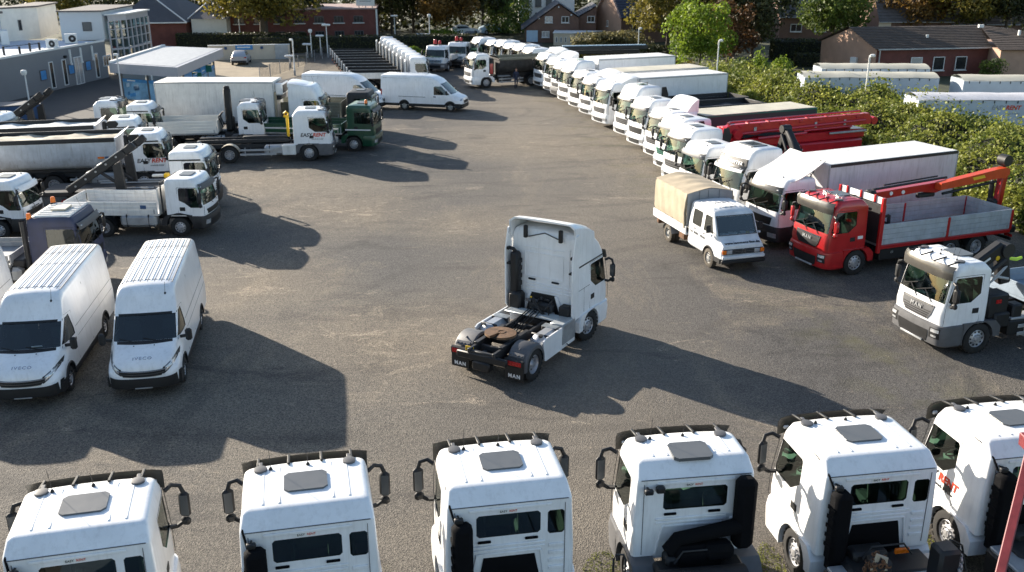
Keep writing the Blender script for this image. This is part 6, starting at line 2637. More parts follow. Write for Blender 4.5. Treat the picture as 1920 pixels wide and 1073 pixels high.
def posters():
    mb = MB()
    rr = random.Random(8)
    for (a, b, n) in ((QI[0], QI[1], 2), (QI[1], QI[2], 5)):
        for k in range(n):
            d = Vector((b[0] - a[0], b[1] - a[1])).normalized()
            nn = Vector((d.y, -d.x)) * .05
            L_ = Vector((b[0] - a[0], b[1] - a[1])).length
            t0, t1 = L_ * k / n + .1, L_ * (k + 1) / n - .1
            p0, p1 = Vector(a) + d * t0 + nn, Vector(a) + d * t1 + nn
            for (m, z0, z1) in ((POSTL, .06, 1.5), (POSTB, 1.5, 1.75)) if n == 2 else ((POSTL, .06, 1.3), (POSTB, 1.35, 1.7 + .3 * (k % 2))):
                mb.mat(m).add([(p0.x, p0.y, z0), (p1.x, p1.y, z0), (p1.x, p1.y, z1), (p0.x, p0.y, z1)], [(0, 1, 2, 3)])
            q0, q1 = p0 + d * .5 + nn * .2, p0 + d * 1.4 + nn * .2
            mb.mat(PAPER).add([(q0.x, q0.y, 1.58), (q1.x, q1.y, 1.58), (q1.x, q1.y, 1.68), (q0.x, q0.y, 1.68)], [(0, 1, 2, 3)])
            if n == 2:
                for j in range(9):
                    s_ = t0 + .2 + rr.random() * (t1 - t0 - .7)
                    w_ = .25 + .4 * rr.random()
                    z0 = .15 + rr.random() * .9
                    q0, q1 = Vector(a) + d * s_ + nn * 1.3, Vector(a) + d * (s_ + w_) + nn * 1.3
                    mb.mat(rr.choice([POSTB, SKYBLUE, BLUE, POSTL])).add([(q0.x, q0.y, z0), (q1.x, q1.y, z0 + .1), (q1.x, q1.y, z0 + .4), (q0.x, q0.y, z0 + .3)], [(0, 1, 2, 3)])
    mb.mat(POSTL).prism([(-31.2, 83.5), (-28.6, 82.2), (-29.0, 90), (-31.6, 91.4)], 'z', .02, 2.2)
    # posters inside, seen through the glass
    for k, z in enumerate((1.9, 2.2)):
        mb.mat(POSTB).box((-29.4, 85.5 + 3 * k, z), (4.4, .06, .28))
        mb.mat(TEAL).box((-29.4, 85.5 + 3 * k, z - .5), (4.4, .06, .6))
    return mb
part('poster', pav, None, posters)

# cream wall with a blue sign, and the car before it
wl = thing('boundary_wall', 'cream painted wall with a blue sign behind the parked silver car', 'wall', 0, 0)
a, b = (-34.35, 111.18), (-25.46, 112.85)
part('wall', wl, None, lambda: MB().mat(CREAMW).bar((a[0], a[1], .78), (b[0], b[1], .78), .25, 1.56).mat(TRIM).bar((a[0], a[1], 1.6), (b[0], b[1], 1.6), .32, .08))
def wsign():
    mb = MB().mat(POSTB)
    f = lambda t, z: (a[0] + (b[0] - a[0]) * t, a[1] + (b[1] - a[1]) * t - .2, z)
    mb.bar(f(.34, 1.35), f(.55, 1.35), .05, .5)
    mb.mat(PAPER).bar((f(.36, 1.37)[0], f(.36, 1.37)[1] - .05, 1.37), (f(.52, 1.37)[0], f(.52, 1.37)[1] - .05, 1.37), .02, .14)
    mb.mat(BLUE)
    for t in (.22, .66):
        mb.box(f(t, 1.3), (.3, .06, .3))
    mb.mat(STEEL).bar(f(.82, .78), f(.98, .78), .1, 1.6)
    return mb
part('wall_sign', wl, None, wsign)
car = thing('parked_car', 'silver car parked before the cream wall with the blue sign', 'car', *(-29.81, 107.98), -8)
csec = [(2.1, .3, .62, .6, .5, .1, .02), (1.9, .24, .78, .84, .74, .12, .03), (1.1, .22, .92, .88, .78, .1, .04), (.7, .22, 1.0, .89, .78, .08, .04), (.1, .22, 1.38, .89, .66, .12, .03), (-.6, .22, 1.46, .89, .64, .12, .03), (-1.3, .22, 1.40, .89, .64, .12, .03), (-1.95, .22, 1.02, .88, .72, .1, .03), (-2.1, .28, .92, .82, .7, .1, .02)]
cb = van_shell(car, ('car',), csec, SILVER, [[(-.6, 1.02), (.6, 1.02), (.55, 1.34), (-.55, 1.34)]], [[(.5, 1.0), (-1.5, 1.0), (-1.3, 1.3), (.0, 1.3)]], [arch_hole(1.3, .36, .18, .32), arch_hole(-1.3, .36, .18, .32)], GLASSD, .8, [[(-.6, 1.05), (.6, 1.05), (.5, 1.33), (-.5, 1.33)]])
for y in (1.3, -1.3):
    for sx in (-1, 1):
        wheel(car, sx * .78, y, .32, .2, 'car')
for sx in (-1, 1):
    part('tail_light', car, ('cartl', sx), lambda: MB().mat(REDL).box((sx * .68, -2.06, .82), (.3, .1, .14), .03))
part('bumper', car, None, lambda: MB().mat(DARK).box((0, -2.1, .4), (1.6, .12, .22), .04))

# brick and white buildings far left
b1 = thing('brick_building', 'red brick building with a dark hipped roof behind the glass stair tower', 'building', 0, 0)
Y1 = 128.0
part('wall', b1, None, lambda: MB().mat(BRICK).prism([(-50, 126), (-41.9, 127.5), (-41.6, 140), (-52, 140)], 'z', 0, 3.0))
def hip():
    mb = MB().mat(SLATE)
    E = [(-50.6, 125.4, 3.0), (-41.6, 127.0, 3.0), (-41.3, 140.5, 3.0), (-52.6, 140.5, 3.0)]
    Rg = [(-47.3, 130.5, 6.4), (-46.3, 136, 6.4)]
    mb.add(E + Rg, [(0, 1, 4), (1, 2, 5, 4), (2, 3, 5), (3, 0, 4, 5), (0, 3, 2, 1)])
    mb.mat(TRIM).bar((-41.6, 127.0, 3.02), Rg[0], .16, .1).bar(E[0], E[1], .14, .14)
    return mb
part('roof', b1, None, hip)
h2 = thing('white_hall', 'white walled hall with a grey roof beside the big half yellow tree', 'building', 0, 0)
part('wall', h2, None, lambda: MB().mat(TRIM).prism([(-41.5, 128.5), (-37.4, 130), (-38.0, 150), (-43.5, 150)], 'z', 0, 3.35))
part('roof', h2, None, lambda: MB().mat(SLATE).add([(-41.8, 128.2, 3.36), (-37.1, 129.7, 3.3), (-37.8, 150, 3.3), (-44, 150, 3.36), (-41.0, 135, 5.2), (-41.4, 150, 5.2)], [(0, 1, 4), (1, 2, 5, 4), (2, 3, 5), (3, 0, 4, 5), (3, 2, 1, 0)]).mat(TRIM).bar((-41.8, 128.2, 3.4), (-41.0, 135, 5.24), .14, .1))

b5 = thing('brick_building', 'long two storey red brick building with two rows of windows and a white roof sign', 'building', 0, 0)
W0, W1 = (-40.5, 131.5), (-18.6, 135.5)
part('wall', b5, None, lambda: MB().mat(BRICK).prism([W0, W1, (-19.5, 146), (-41.5, 143)], 'z', 0, 4.15))
part('roof', b5, None, lambda: MB().mat(mat('grey pink coping', (.34, .25, .24), .8)).prism([(W0[0] - .1, W0[1] - .15), (W1[0] + .15, W1[1] - .1), (-19.3, 146.2), (-41.7, 143.2)], 'z', 4.15, 4.34).mat(TRIM).box((-18.45, 135.6, 2.1), (.2, .3, 4.1)))
for k in range(8):
    for z in (2.9, .95):
        c, n = wall_pt(W0, W1, 1.6 + 2.62 * k, z)
        window(b5, c, 1.25, .85, n, GREYPL, WINDK, 2)
part('window_sill', b5, None, lambda: [MB().mat(TRIM)] and (lambda mb: ([mb.box(wall_pt(W0, W1, 1.6 + 2.62 * k, z, .1)[0], (1.6, .2, .1), 0, rotz(.18)) for k in range(8) for z in (2.38, .42)], mb)[1])(MB().mat(TRIM)))
sg = thing('roof_sign', 'white hoarding on struts standing on the roof of the long brick building', 'sign', 0, 0)
part('board', sg, None, lambda: MB().mat(TRIM).box((-19.9, 135.6, 5.05), (2.5, .12, .95), .02).mat(LETGRY).box((-19.9, 135.53, 5.2), (1.5, .02, .1)))
part('strut', sg, None, lambda: MB().mat(STEEL).box((-20.8, 135.7, 4.46), (.12, .12, .3)).box((-19.9, 135.7, 4.46), (.12, .12, .3)).box((-19.0, 135.7, 4.46), (.12, .12, .3)).bar((-20.6, 136.6, 4.35), (-20.2, 135.7, 4.9), .1, .1))


def pitched(mb, pts, steps, m):
    """a roof slope laid in stepped tile courses: pts = eave a, eave b, ridge b, ridge a"""
    a, b, c, d = [Vector(p) for p in pts]
    mb.mat(m)
    up = (b - a).cross(d - a).normalized()
    if up.z < 0:
        up = -up
    for k in range(steps):
        t0, t1 = k / steps, (k + 1.25) / steps
        t1 = min(t1, 1)
        q = [a.lerp(d, t0) + up * .09, b.lerp(c, t0) + up * .09, b.lerp(c, t1) + up * .03, a.lerp(d, t1) + up * .03]
        e = [a.lerp(d, t0), b.lerp(c, t0)]
        mb.add(q + e, [(0, 1, 2, 3), (4, 5, 1, 0)])
    return mb


# brown house with two gables
hb = thing('brick_house', 'brown brick house with two gables and slate roof, left of the pale pink gable', 'house', 0, 0)
part('wall', hb, None, lambda: MB().mat(BRICKB).prism([(1.9, 0), (1.9, 1.9), (6.2, 4.95), (8.9, 3.2), (8.9, 0)], 'y', 132.5, 142).prism([(8.9, 0), (8.9, 3.2), (11.3, 4.6), (11.3, 0)], 'y', 133.4, 142))
def hroof():
    mb = MB()
    pitched(mb, [(1.3, 132.2, 1.6), (1.3, 142, 1.6), (6.2, 142, 5.06), (6.2, 132.2, 5.06)], 14, SLATE)
    pitched(mb, [(9.0, 132.2, 3.25), (9.0, 142, 3.25), (6.2, 142, 5.06), (6.2, 132.2, 5.06)], 8, SLATE)
    pitched(mb, [(8.8, 133.2, 3.25), (8.8, 142, 3.25), (11.4, 142, 4.75), (11.4, 133.2, 4.75)], 9, SLATE)
    return mb
part('roof', hb, None, hroof)
for (x, z) in ((4.9, 3.0), (7.1, 3.0), (10.6, 3.0), (4.5, 1.1)):
    window(hb, (x, 132.45 if x < 9 else 133.35, z), 1.0, .8, (0, -1, 0), TRIM, LAMPG if x < 5.5 else WINDK, 1)
part('garage_door', hb, None, lambda: MB().mat(SKYBLUE).box((2.7, 132.46, .85), (1.5, .06, 1.5)))
for x, z in ((3.6, 3.15), (6.2, 4.6), (7.9, 3.6)):
    part('wall_lamp', hb, ('wlamp',), lambda: MB().mat(TRIM).lathe([(-.12, .001), (-.08, .12), (.08, .12), (.12, .001)], 'z', n=10), (x, 132.4, z))
ann = thing('annex', 'cream flat roofed annex with narrow openings in front of the brown brick house', 'building', 0, 0)
part('wall', ann, None, lambda: MB().mat(CREAMW).prism([(5.4, 128.5), (8.0, 128.0), (12, 131.5), (5.8, 132.3)], 'z', 0, 1.55))
part('roof', ann, None, lambda: MB().mat(TRIM).prism([(5.3, 128.4), (8.05, 127.85), (12.1, 131.4), (5.7, 132.3)], 'z', 1.55, 1.65))
for k in range(4):
    c, n = wall_pt((5.4, 128.5), (8.0, 128.0), .4 + .6 * k, .75)
    window(ann, c, .25, .7, n, TRIM, WINDK, 0, False)
wh = thing('white_house', 'white house with grey windows behind the dark cone shaped tree', 'house', 0, 0)
part('wall', wh, None, lambda: MB().mat(TRIM).prism([(1.0, 152), (9.5, 152), (9.5, 162), (1.0, 162)], 'z', 0, 9))
part('roof', wh, None, lambda: MB().mat(SLATE).prism([(.6, 9), (9.9, 9), (5.2, 12)], 'y', 151.8, 162))
for x in (2.2, 4.0, 5.6):
    for z in (2.0, 4.3, 6.5):
        window(wh, (x, 151.95, z), .9, 1.4, (0, -1, 0), GREYPL, HATCH, 0)
pk = thing('brick_house', 'house with a sunlit pale pink gable and dark blue slate roof', 'house', 0, 0)
part('wall', pk, None, lambda: MB().mat(BRICKP).prism([(11.6, 137.0), (14.4, 131.0), (20.4, 134), (17.6, 140)], 'z', 0, 3.5).add([(11.6, 137.0, 3.5), (14.4, 131.0, 3.5), (13.0, 134.0, 7.0), (17.6, 140, 3.5), (20.4, 134, 3.5), (19, 137, 7)], [(0, 1, 2), (3, 5, 4), (0, 2, 5, 3), (1, 4, 5, 2)]).mat(BRICKB).prism([(14.45, 130.98), (26, 136.0), (24, 141), (17.6, 138)], 'z', 0, 3.4))
def pkroof():
    mb = MB()
    pitched(mb, [(14.3, 130.6, 3.3), (26.3, 135.6, 3.3), (25, 138.8, 7.2), (12.9, 133.9, 7.15)], 12, mat('blue slate', (.045, .05, .075), .6, var=.2))
    pitched(mb, [(11.3, 137.2, 3.2), (17.4, 140.4, 3.2), (19, 137.2, 7.15), (12.85, 134.0, 7.15)], 12, SLATE)
    mb.mat(mat('pink verge', (.40, .27, .22), .8)).bar((11.35, 137.0, 3.25), (12.8, 133.9, 7.2), .3, .16).bar((14.3, 130.6, 3.25), (12.85, 133.9, 7.2), .3, .16)
    return mb
part('roof', pk, None, pkroof)
window(pk, (16.6, 131.88, 2.1), 1.4, 1.2, (.40, -.92, 0), TRIM, WINDK, 1)
window(pk, (22.5, 134.45, 2.1), 1.3, 1.0, (.40, -.92, 0), TRIM, WINDK, 1)
window(pk, (12.9, 134.15, 2.4), .35, .8, (-.906, -.423, 0), TRIM, RUST, 0)

# grey tiled houses behind the trees on the right
for (x0, x1, y, eave, ridge, lb, mt) in ((27.0, 31.5, 138, 3.2, 6.6, 'grey roofed house between the yellowing tree and the tall dark tree', TILEG), (36.2, 43.5, 134, 3.3, 7.0, 'brown house with a banded grey tile roof left of the round green tree', TILEG), (48.6, 58, 131, 2.9, 7.4, 'brown house with a cream corner and banded tile roof behind the bungalow', TILEG), (59, 70, 136, 2.2, 6.6, 'low brown house behind the orange tinted tree', TILE)):
    h = thing('brick_house', lb, 'house', 0, 0)
    part('wall', h, None, lambda: MB().mat(BRICKB).prism([(x0, 0), (x0, eave), (x1, eave), (x1, 0)], 'y', y, y + 8))
    def rf_():
        mb = MB()
        pitched(mb, [(x0 - .3, y - .4, eave - .1), (x1 + .3, y - .4, eave - .1), (x1 + .3, y + 4, ridge), (x0 - .3, y + 4, ridge)], 12, mt)
        pitched(mb, [(x0 - .3, y + 8.4, eave - .1), (x1 + .3, y + 8.4, eave - .1), (x1 + .3, y + 4, ridge), (x0 - .3, y + 4, ridge)], 8, mt)
        mb.mat(BRICKB).add([(x0, y, eave), (x0, y + 8, eave), (x0, y + 4, ridge - .1)], [(0, 1, 2)]).add([(x1, y, eave), (x1, y + 8, eave), (x1, y + 4, ridge - .1)], [(0, 1, 2)])
        mb.mat(STEEL).box(((x0 + x1) / 2, y - .45, eave - .12), (x1 - x0 + .6, .12, .1), .02)
        return mb
    part('roof', h, None, rf_)
    for k in range(2):
        window(h, (x0 + (x1 - x0) * (.3 + .45 * k), y - .05, eave * .55), 1.5, 1.0, (0, -1, 0), TRIM, WINDK, 1)
    if x0 == 48.6:
        part('corner_panel', h, None, lambda: MB().mat(CREAMW).box((x0 + .6, y - .06, 1.9), (1.6, .1, 1.9)))

# the bungalow
bg_ = thing('bungalow', 'long brick bungalow with a sunlit pale gable and mossy brown tile roof', 'house', 0, 0)
gA, gB = (31.68, 101.00, 1.80), (35.48, 95.50, 1.23)
e0, e1 = (32.78, 104.5), (35.43, 95.5)
dE = Vector((.85, .527)).normalized()
def bw():
    mb = MB().mat(BRICKP)
    zE, zR = 2.75, 4.35
    m0 = ((e0[0] + e1[0]) / 2, (e0[1] + e1[1]) / 2)
    mb.add([(*e0, 0), (*e1, 0), (*e1, zE), (*m0, zR), (*e0, zE)], [(0, 1, 2, 3, 4)])
    mb.mat(BRICK)
    f1 = (47.26, 97.5)
    f2 = (f1[0] + .2, 109)
    mb.add([(*e1, 0), (*f1, 0), (*f1, zE), (*e1, zE)], [(0, 1, 2, 3)])
    mb.add([(*e0, 0), (*f2, 0), (*f2, zE), (*e0, zE)], [(0, 1, 2, 3)])
    mb.mat(BRICKP).prism([(f1[0] - .02, 95.0), (f1[0] + 8, 95.5), (f1[0] + 8, 106), (f1[0] - .02, 106)], 'z', 0, zE)
    return mb
part('wall', bg_, None, bw)
def brf():
    mb = MB()
    zE, zR = 2.7, 4.45
    m0 = Vector(((e0[0] + e1[0]) / 2 - .2, (e0[1] + e1[1]) / 2, zR))
    f1x = 47.26
    r1 = Vector((f1x + 1.0, 102.6, zR))
    pitched(mb, [(e1[0] - .3, e1[1] - .35, zE), (f1x, 97.1, zE), r1, m0], 14, TILE)
    pitched(mb, [(e0[0] - .3, e0[1] + .3, zE), (f1x + 1, 108, zE), r1, m0], 14, TILE)
    pitched(mb, [(f1x - .4, 94.6, zE), (f1x + 8.6, 95.1, zE), (f1x + 4, 101.5, zR - .3), r1], 14, TILE)
    mb.mat(STEEL).bar((e1[0], e1[1] - .45, zE + .02), (f1x, 97.0, zE + .02), .12, .1).box((e1[0] + .25, e1[1] - .2, 1.4), (.1, .1, 2.6))
    mb.mat(TRIM).box((e1[0] + 6, 98.6, 3.6), (.2, .2, .5)).box((f1x + .5, 101, 4.5), (.5, .3, .3)).box((f1x + 3.5, 99, 4.0), (.2, .2, .5))
    return mb
part('roof', bg_, None, brf)
part('garden_door', bg_, None, lambda: MB().mat(TRIM).box((e0[0] * .35 + e1[0] * .65 - .05, e0[1] * .35 + e1[1] * .65 - .08, .95), (.75, .5, 1.4), 0, rotz(-1.05)))
for t in (.36, .56, .76):
    f1x = 47.26
    window(bg_, (e1[0] + (f1x - e1[0]) * t, 95.5 + 2.0 * t - .06, 1.25), 1.2, 1.3, (.17, -.98, 0), TRIM, LAMPG if t < .4 else WINDK, 0)

# trailers parked beyond the thicket
GTR = 'white tipping trailers parked beyond the thicket'
def far_trailer(label, x, y, hd, ln, h1=3.6, letters=False, cover=TARPT):
    t = thing('trailer', label, 'trailer', x, y, hd, 0, GTR)
    def bd():
        mb = MB().mat(mat('pale trailer side', (.50, .55, .60), .5, var=.12, vscale=.8))
        mb.box((0, -ln / 2, (1.2 + h1) / 2), (2.5, ln, h1 - 1.2), .04)
        mb.mat(cover)
        P = []
        for i in range(13):
            y_ = -ln * i / 12
            P.append([(x_, y_, h1 + .02 + .26 * (1 - (x_ / 1.3) ** 2) + .02 * math.sin(i * 2.1)) for x_ in [-1.3 + 2.6 * k / 8 for k in range(9)]])
        mb.grid(P)
        mb.mat(DARK)
        n = int(ln / .7)
        for k in range(n):
            for sx in (-1, 1):
                mb.box((sx * 1.27, -.4 - .7 * k, h1 - .1), (.03, .05, .16))
        mb.box((0, -ln / 2, 1.1), (1.2, ln, .2), .02)
        mb.box((0, -ln * .72, .5), (2.3, 3.4, .7), .2)
        return mb
    part('trailer_body', t, None, bd)
    for y_ in (-ln * .62, -ln * .73, -ln * .84):
        for sx in (-1, 1):
            wheel(t, sx * 1.05, y_, .5, .34, 'rear')
    if letters:
        for sx, rz in ((-1, -math.pi / 2), (1, math.pi / 2)):
            obj('lettering', text_mesh('EASY', .36, LETGRY, shear=.2, bold=.008), t, (sx * 1.262, -5.3 - sx * .43, 2.75), (R(90), 0, rz))
            obj('lettering', text_mesh('RENT', .36, LETRED, shear=.2, bold=.012), t, (sx * 1.262, -5.3 + sx * .47, 2.75), (R(90), 0, rz))
            obj('lettering', text_mesh('truck & trailer', .15, LETGRY), t, (sx * 1.262, -5.3 + sx * .5, 2.4), (R(90), 0, rz))
    return t
far_trailer('white tipping trailer with two colour lettering beyond the thicket, nearest of the trailers', 25.0, 60.6, -88, 13.0, 3.2, True, CURT)
far_trailer('white covered trailer beyond the thicket, left one of the middle pair', 21.2, 71.6, -86, 9.5, 3.2)
far_trailer('white covered trailer beyond the thicket, right one of the middle pair', 31.8, 69.6, -86, 13.0, 3.2)
far_trailer('white covered trailer beyond the thicket, farthest and just before the bungalow', 24.5, 78.5, -88, 8.5, 3.0)

# ------------------------------------------------------------------ lamp posts and small things
def lamp_post(label, x, y, h, kind='globe', hd=0, group=None):
    t = thing('lamp_post', label, 'lamp post', x, y, hd, 0, group)
    part('pole', t, ('pole', round(h, 1)), lambda: MB().mat(TRIM).tube([(0, 0, 0), (0, 0, h)], [.075, .05], 8).mat(STEEL).tube([(0, 0, 0), (0, 0, .5)], .1, 8))
    def hdm():
        mb = MB().mat(TRIM)
        if kind == 'globe':
            mb.bar((0, 0, h), (.0, -.25, h + .05), .06, .06)
            mb.lathe([(-.22, .001), (-.2, .16), (0, .24), (.16, .2), (.22, .001)], 'z', (0, -.1, h + .1), 12)
        elif kind == 'flood':
            mb.box((0, -.18, h - .02), (.34, .3, .2), .05)
            mb.box((0, 0, h - .3), (.12, .12, .3), .02)
        else:
            mb.box((0, -.1, h + .06), (1.0, .5, .22), .1)
        return mb
    part('lamp_head', t, ('lamphead', kind, round(h, 1)), hdm)
    return t

GL = 'floodlight posts along the right hand boundary'
lamp_post('pale floodlight post rising from the thicket behind the red concrete boom', *(24.06, 66.00), 5.2, 'flood', -60, GL)
lamp_post('pale floodlight post behind the white box trucks by the reddish tree', *(17.62, 84.00), 4.6, 'flood', -60, GL)
lamp_post('pale floodlight post in front of the pale reeds', *(13.59, 106.00), 3.9, 'flood', -60, GL)
lamp_post('white globe lamp post in front of the grey office wall', *(-38.25, 76.60), 2.7, 'globe')
lamp_post('white lamp post standing before the corner of the glass pavilion', *(-31.94, 79.38), 3.9, 'flood')
GP = 'white lamp posts on the lot beside the dropside row'
lamp_post('white lamp post with small head, nearest the left high roof van', *(-21.63, 97.20), 3.5, 'flood', 40, GP)
lamp_post('lamp post with wide flat head, low, left of the dropside row', *(-23.43, 103.50), 1.2, 'bar', 0, GP)
lamp_post('lamp post with wide flat head near the end of the cream wall', *(-23.61, 113.41), 1.5, 'bar', 0, GP)
lamp_post('tall lamp post before the long brick building, left of the taller thin one', *(-23.23, 113.99), 2.9, 'globe', 0, GP)
lamp_post('lamp post with wide head between the two tall posts', *(-22.62, 116.34), 2.2, 'bar', 0, GP)
lamp_post('tall thin lamp post right beside the fence corner', *(-21.37, 113.99), 3.6, 'bar', 0, GP)
lamp_post('dark twin headed lamp post before the dark trees', *(-16.07, 135.81), 3.2, 'bar')
lamp_post('thin post before the autumn coloured tree', *(-10.80, 129.63), 3.6, 'globe')
lamp_post('thin pole behind the white hall and the half yellow tree', *(-35.24, 128.17), 4.4, 'globe')

fe = thing('fence', 'dark mesh fence between the tan lot and the dropside row', 'fence', 0, 0)
fa, fb = (-24.08, 93.13), (-21.39, 115.15)
def fpost():
    mb = MB().mat(STEEL)
    for k in range(9):
        x, y = fa[0] + (fb[0] - fa[0]) * k / 8, fa[1] + (fb[1] - fa[1]) * k / 8
        mb.tube([(x, y, 0), (x, y, 1.3)], .035, 6)
    return mb
part('post', fe, None, fpost)
def fmesh():
    mb = MB().mat(DARK)
    for k in range(60):
        x, y = fa[0] + (fb[0] - fa[0]) * k / 59, fa[1] + (fb[1] - fa[1]) * k / 59
        mb.tube([(x, y, .05), (x, y, 1.25)], .012, 4, False)
    for k in range(13):
        mb.tube([(fa[0], fa[1], .08 + .1 * k), (fb[0], fb[1], .08 + .1 * k)], .012, 4, False)
    return mb
part('wire_panel', fe, None, fmesh)
tk = MB().mat(PAPER).lathe([(-1.6, .001), (-1.55, .3), (-1.4, .36), (1.4, .36), (1.55, .3), (1.6, .001)], 'x', (0, 0, .5), 14).mat(STEEL).box((-.9, 0, .1), (.2, .6, .3)).box((.9, 0, .1), (.2, .6, .3))
tag(obj('storage_tank', tk, None, (*(-17.39, 121.17), 0.0)), 'white lying tank before the dark clipped hedge', 'tank')
cb2 = MB().mat(mat('cabinet grey', (.4, .42, .43), .6)).box((0, 0, .55), (1.6, .8, 1.1), .04).mat(TRIM).box((0, 0, 1.13), (1.7, .9, .06), .01)
tag(obj('utility_cabinet', cb2, None, (*(-11.98, 132.65), 0)), 'grey utility cabinet at the roadside before the autumn coloured tree', 'cabinet')
GC = 'parked cars glimpsed under the far trees'
for k, (px_, m_) in enumerate((((-5.48, 133.42), GREYPL), ((-2.76, 146.22), SKYBLUE), ((-6.85, 144.38), TRIM))):
    t = thing('parked_car', ['dark car behind the farthest white cab', 'pale blue car under the trees left of the cone shaped tree', 'white car in the shade of the autumn coloured tree'][k], 'car', *px_, 70 if k else 10, 0, GC)
    van_shell(t, ('car', m_.name), csec, m_, [[(-.6, 1.02), (.6, 1.02), (.55, 1.34), (-.55, 1.34)]], [[(.5, 1.0), (-1.5, 1.0), (-1.3, 1.3), (.0, 1.3)]], [arch_hole(1.3, .36, .18, .32), arch_hole(-1.3, .36, .18, .32)], GLASSD, .8)
    for y in (1.3, -1.3):
        for sx in (-1, 1):
            wheel(t, sx * .78, y, .32, .2, 'car')

# ------------------------------------------------------------------ the man walking beside the far tipper
def person():
    root = thing('person', 'man in dark blue work clothes walking beside the far dark tipper truck', 'person', .36, 87.9, 160)
    V = [(0, 0, .95), (0, .01, 1.2), (0, .01, 1.42), (0, .02, 1.52), (0, .04, 1.60),
         (.10, .0, .90), (.11, .10, .50), (.11, .02, .09), (.11, .16, .05),
         (-.10, .0, .90), (-.11, .04, .50), (-.11, -.22, .12), (-.11, -.10, .05),
         (.20, .0, 1.42), (.25, -.06, 1.14), (.24, .05, .92), (.24, .09, .83),
         (-.20, .0, 1.42), (-.25, .06, 1.14), (-.25, .18, .94), (-.25, .22, .86)]
    E_ = [(0, 1), (1, 2), (2, 3), (3, 4), (0, 5), (5, 6), (6, 7), (7, 8), (0, 9), (9, 10), (10, 11), (11, 12), (2, 13), (13, 14), (14, 15), (15, 16), (2, 17), (17, 18), (18, 19), (19, 20)]
    rad = [.15, .14, .16, .07, .06, .11, .075, .05, .05, .11, .075, .05, .05, .08, .055, .042, .045, .08, .055, .042, .045]
    me = bpy.data.meshes.new('body')
    me.from_pydata(V, E_, [])
    o = bpy.data.objects.new('body', me)
    COL.objects.link(o)
    sk_ = o.modifiers.new('skin', 'SKIN')
    ss = o.modifiers.new('sub', 'SUBSURF')
    ss.levels = ss.render_levels = 2
    for v_, r_ in zip(me.skin_vertices[0].data, rad):
        v_.radius = (r_, r_ * .8)
    me.skin_vertices[0].data[0].use_root = True
    dg = bpy.context.evaluated_depsgraph_get()
    m2 = bpy.data.meshes.new_from_object(o.evaluated_get(dg))
    bpy.data.objects.remove(o)
    m2.materials.clear()
    cl = mat('dark blue work clothes', (.02, .028, .06), .85, var=.2, vscale=8)
    skn = mat('skin', (.45, .26, .19), .6)
    m2.materials.append(cl)
    m2.materials.append(skn)
    m2.materials.append(BLACK)
    for p in m2.polygons:
        z = p.center.z
        p.use_smooth = True
        p.material_index = 1 if (z > 1.53 or (abs(p.center.x) > .2 and z < .90)) else (2 if z < .12 else 0)
    b_ = obj('body', m2, root)
    hd_ = MB().mat(skn)
    hd_.lathe([(-.13, .02), (-.11, .06), (-.05, .08), (.03, .085), (.09, .06), (.115, .02)], 'z', (0, .05, 1.70), 14)
    hd_.box((0, .14, 1.69), (.03, .04, .05), .01)
    for sx in (-1, 1):
        hd_.box((sx * .085, .05, 1.69), (.02, .05, .07), .01)
    hd_.mat(BLACK)
    for sx in (-1, 1):
        hd_.box((sx * .035, .127, 1.715), (.02, .01, .012))
    hd_.box((0, .122, 1.635), (.05, .01, .01))
    obj('head', hd_, b_)
    obj('hair', MB().mat(RUST).lathe([(-.02, .088), (.05, .088), (.1, .06), (.125, .001)], 'z', (0, .04, 1.715), 12), root)
person()

# ------------------------------------------------------------------ placements: middle and foreground
lone_tractor()

front_row_truck(-7.3, 14.15, -14, 'white truck cab at the bottom left corner of the lot, nearest the two parked vans')[0]
front_row_truck(-3.66, 14.9, -12.5, 'white truck cab in the front row, second from the bottom left corner of the lot')
front_row_truck(-.18, 15.62, -10.5, 'white truck cab with two rear windows, left of the grab rail on the grass')
front_row_truck(3.40, 16.0, -8, 'white truck cab in the front row with thick black intake pipes across its back', -.32, 'one', GREYPL, stack=False, tunnel=False)
t5, _ = front_row_truck(6.84, 16.68, -9.5, 'white truck cab with two rear windows beside a rusty chain on its black winch deck')
t6, c6 = front_row_truck(10.2, 17.35, -10, 'white lettered truck cab at the far right of the front row behind the red beam', lettering_side=-1)

# the fourth cab's cross-over intake
def cross_pipe():
    mb = MB().mat(SOOT)
    mb.box((.90, -.52, 2.0), (.38, .36, 1.5), .1)
    mb.tube([(.85, -.55, 1.75), (.5, -.6, 1.72), (.0, -.62, 1.66), (-.4, -.62, 1.6), (-.55, -.62, 1.35)], [.16, .15, .14, .14, .16], 10)
    mb.box((.0, -.62, 1.2), (1.0, .45, .6), .12)
    mb.box((.35, -.7, 1.35), (.6, .4, .35), .1)
    return mb
for o in COL.objects:
    if o.get('label', '').startswith('white truck cab in the front row with thick'):
        part('air_intake', o, None, cross_pipe)
        for xx in (-.72, .82):
            part('work_lamp', o, 'worklamp', lambda: MB().mat(BLACK).box((0, 0, 0), (.17, .13, .14), .03), (xx, -.42, 2.56))
        part('winch', o, None, lambda: MB().mat(BLACK).lathe([(-.8, .001), (-.8, .32), (.8, .32), (.8, .001)], 'x', (-.1, -1.3, 1.05), 16).mat(YELLOW).box((-.92, -1.3, 1.0), (.03, .1, .3)).mat(GREYPL).box((.1, -1.9, 1.2), (.3, .2, .5), .05))

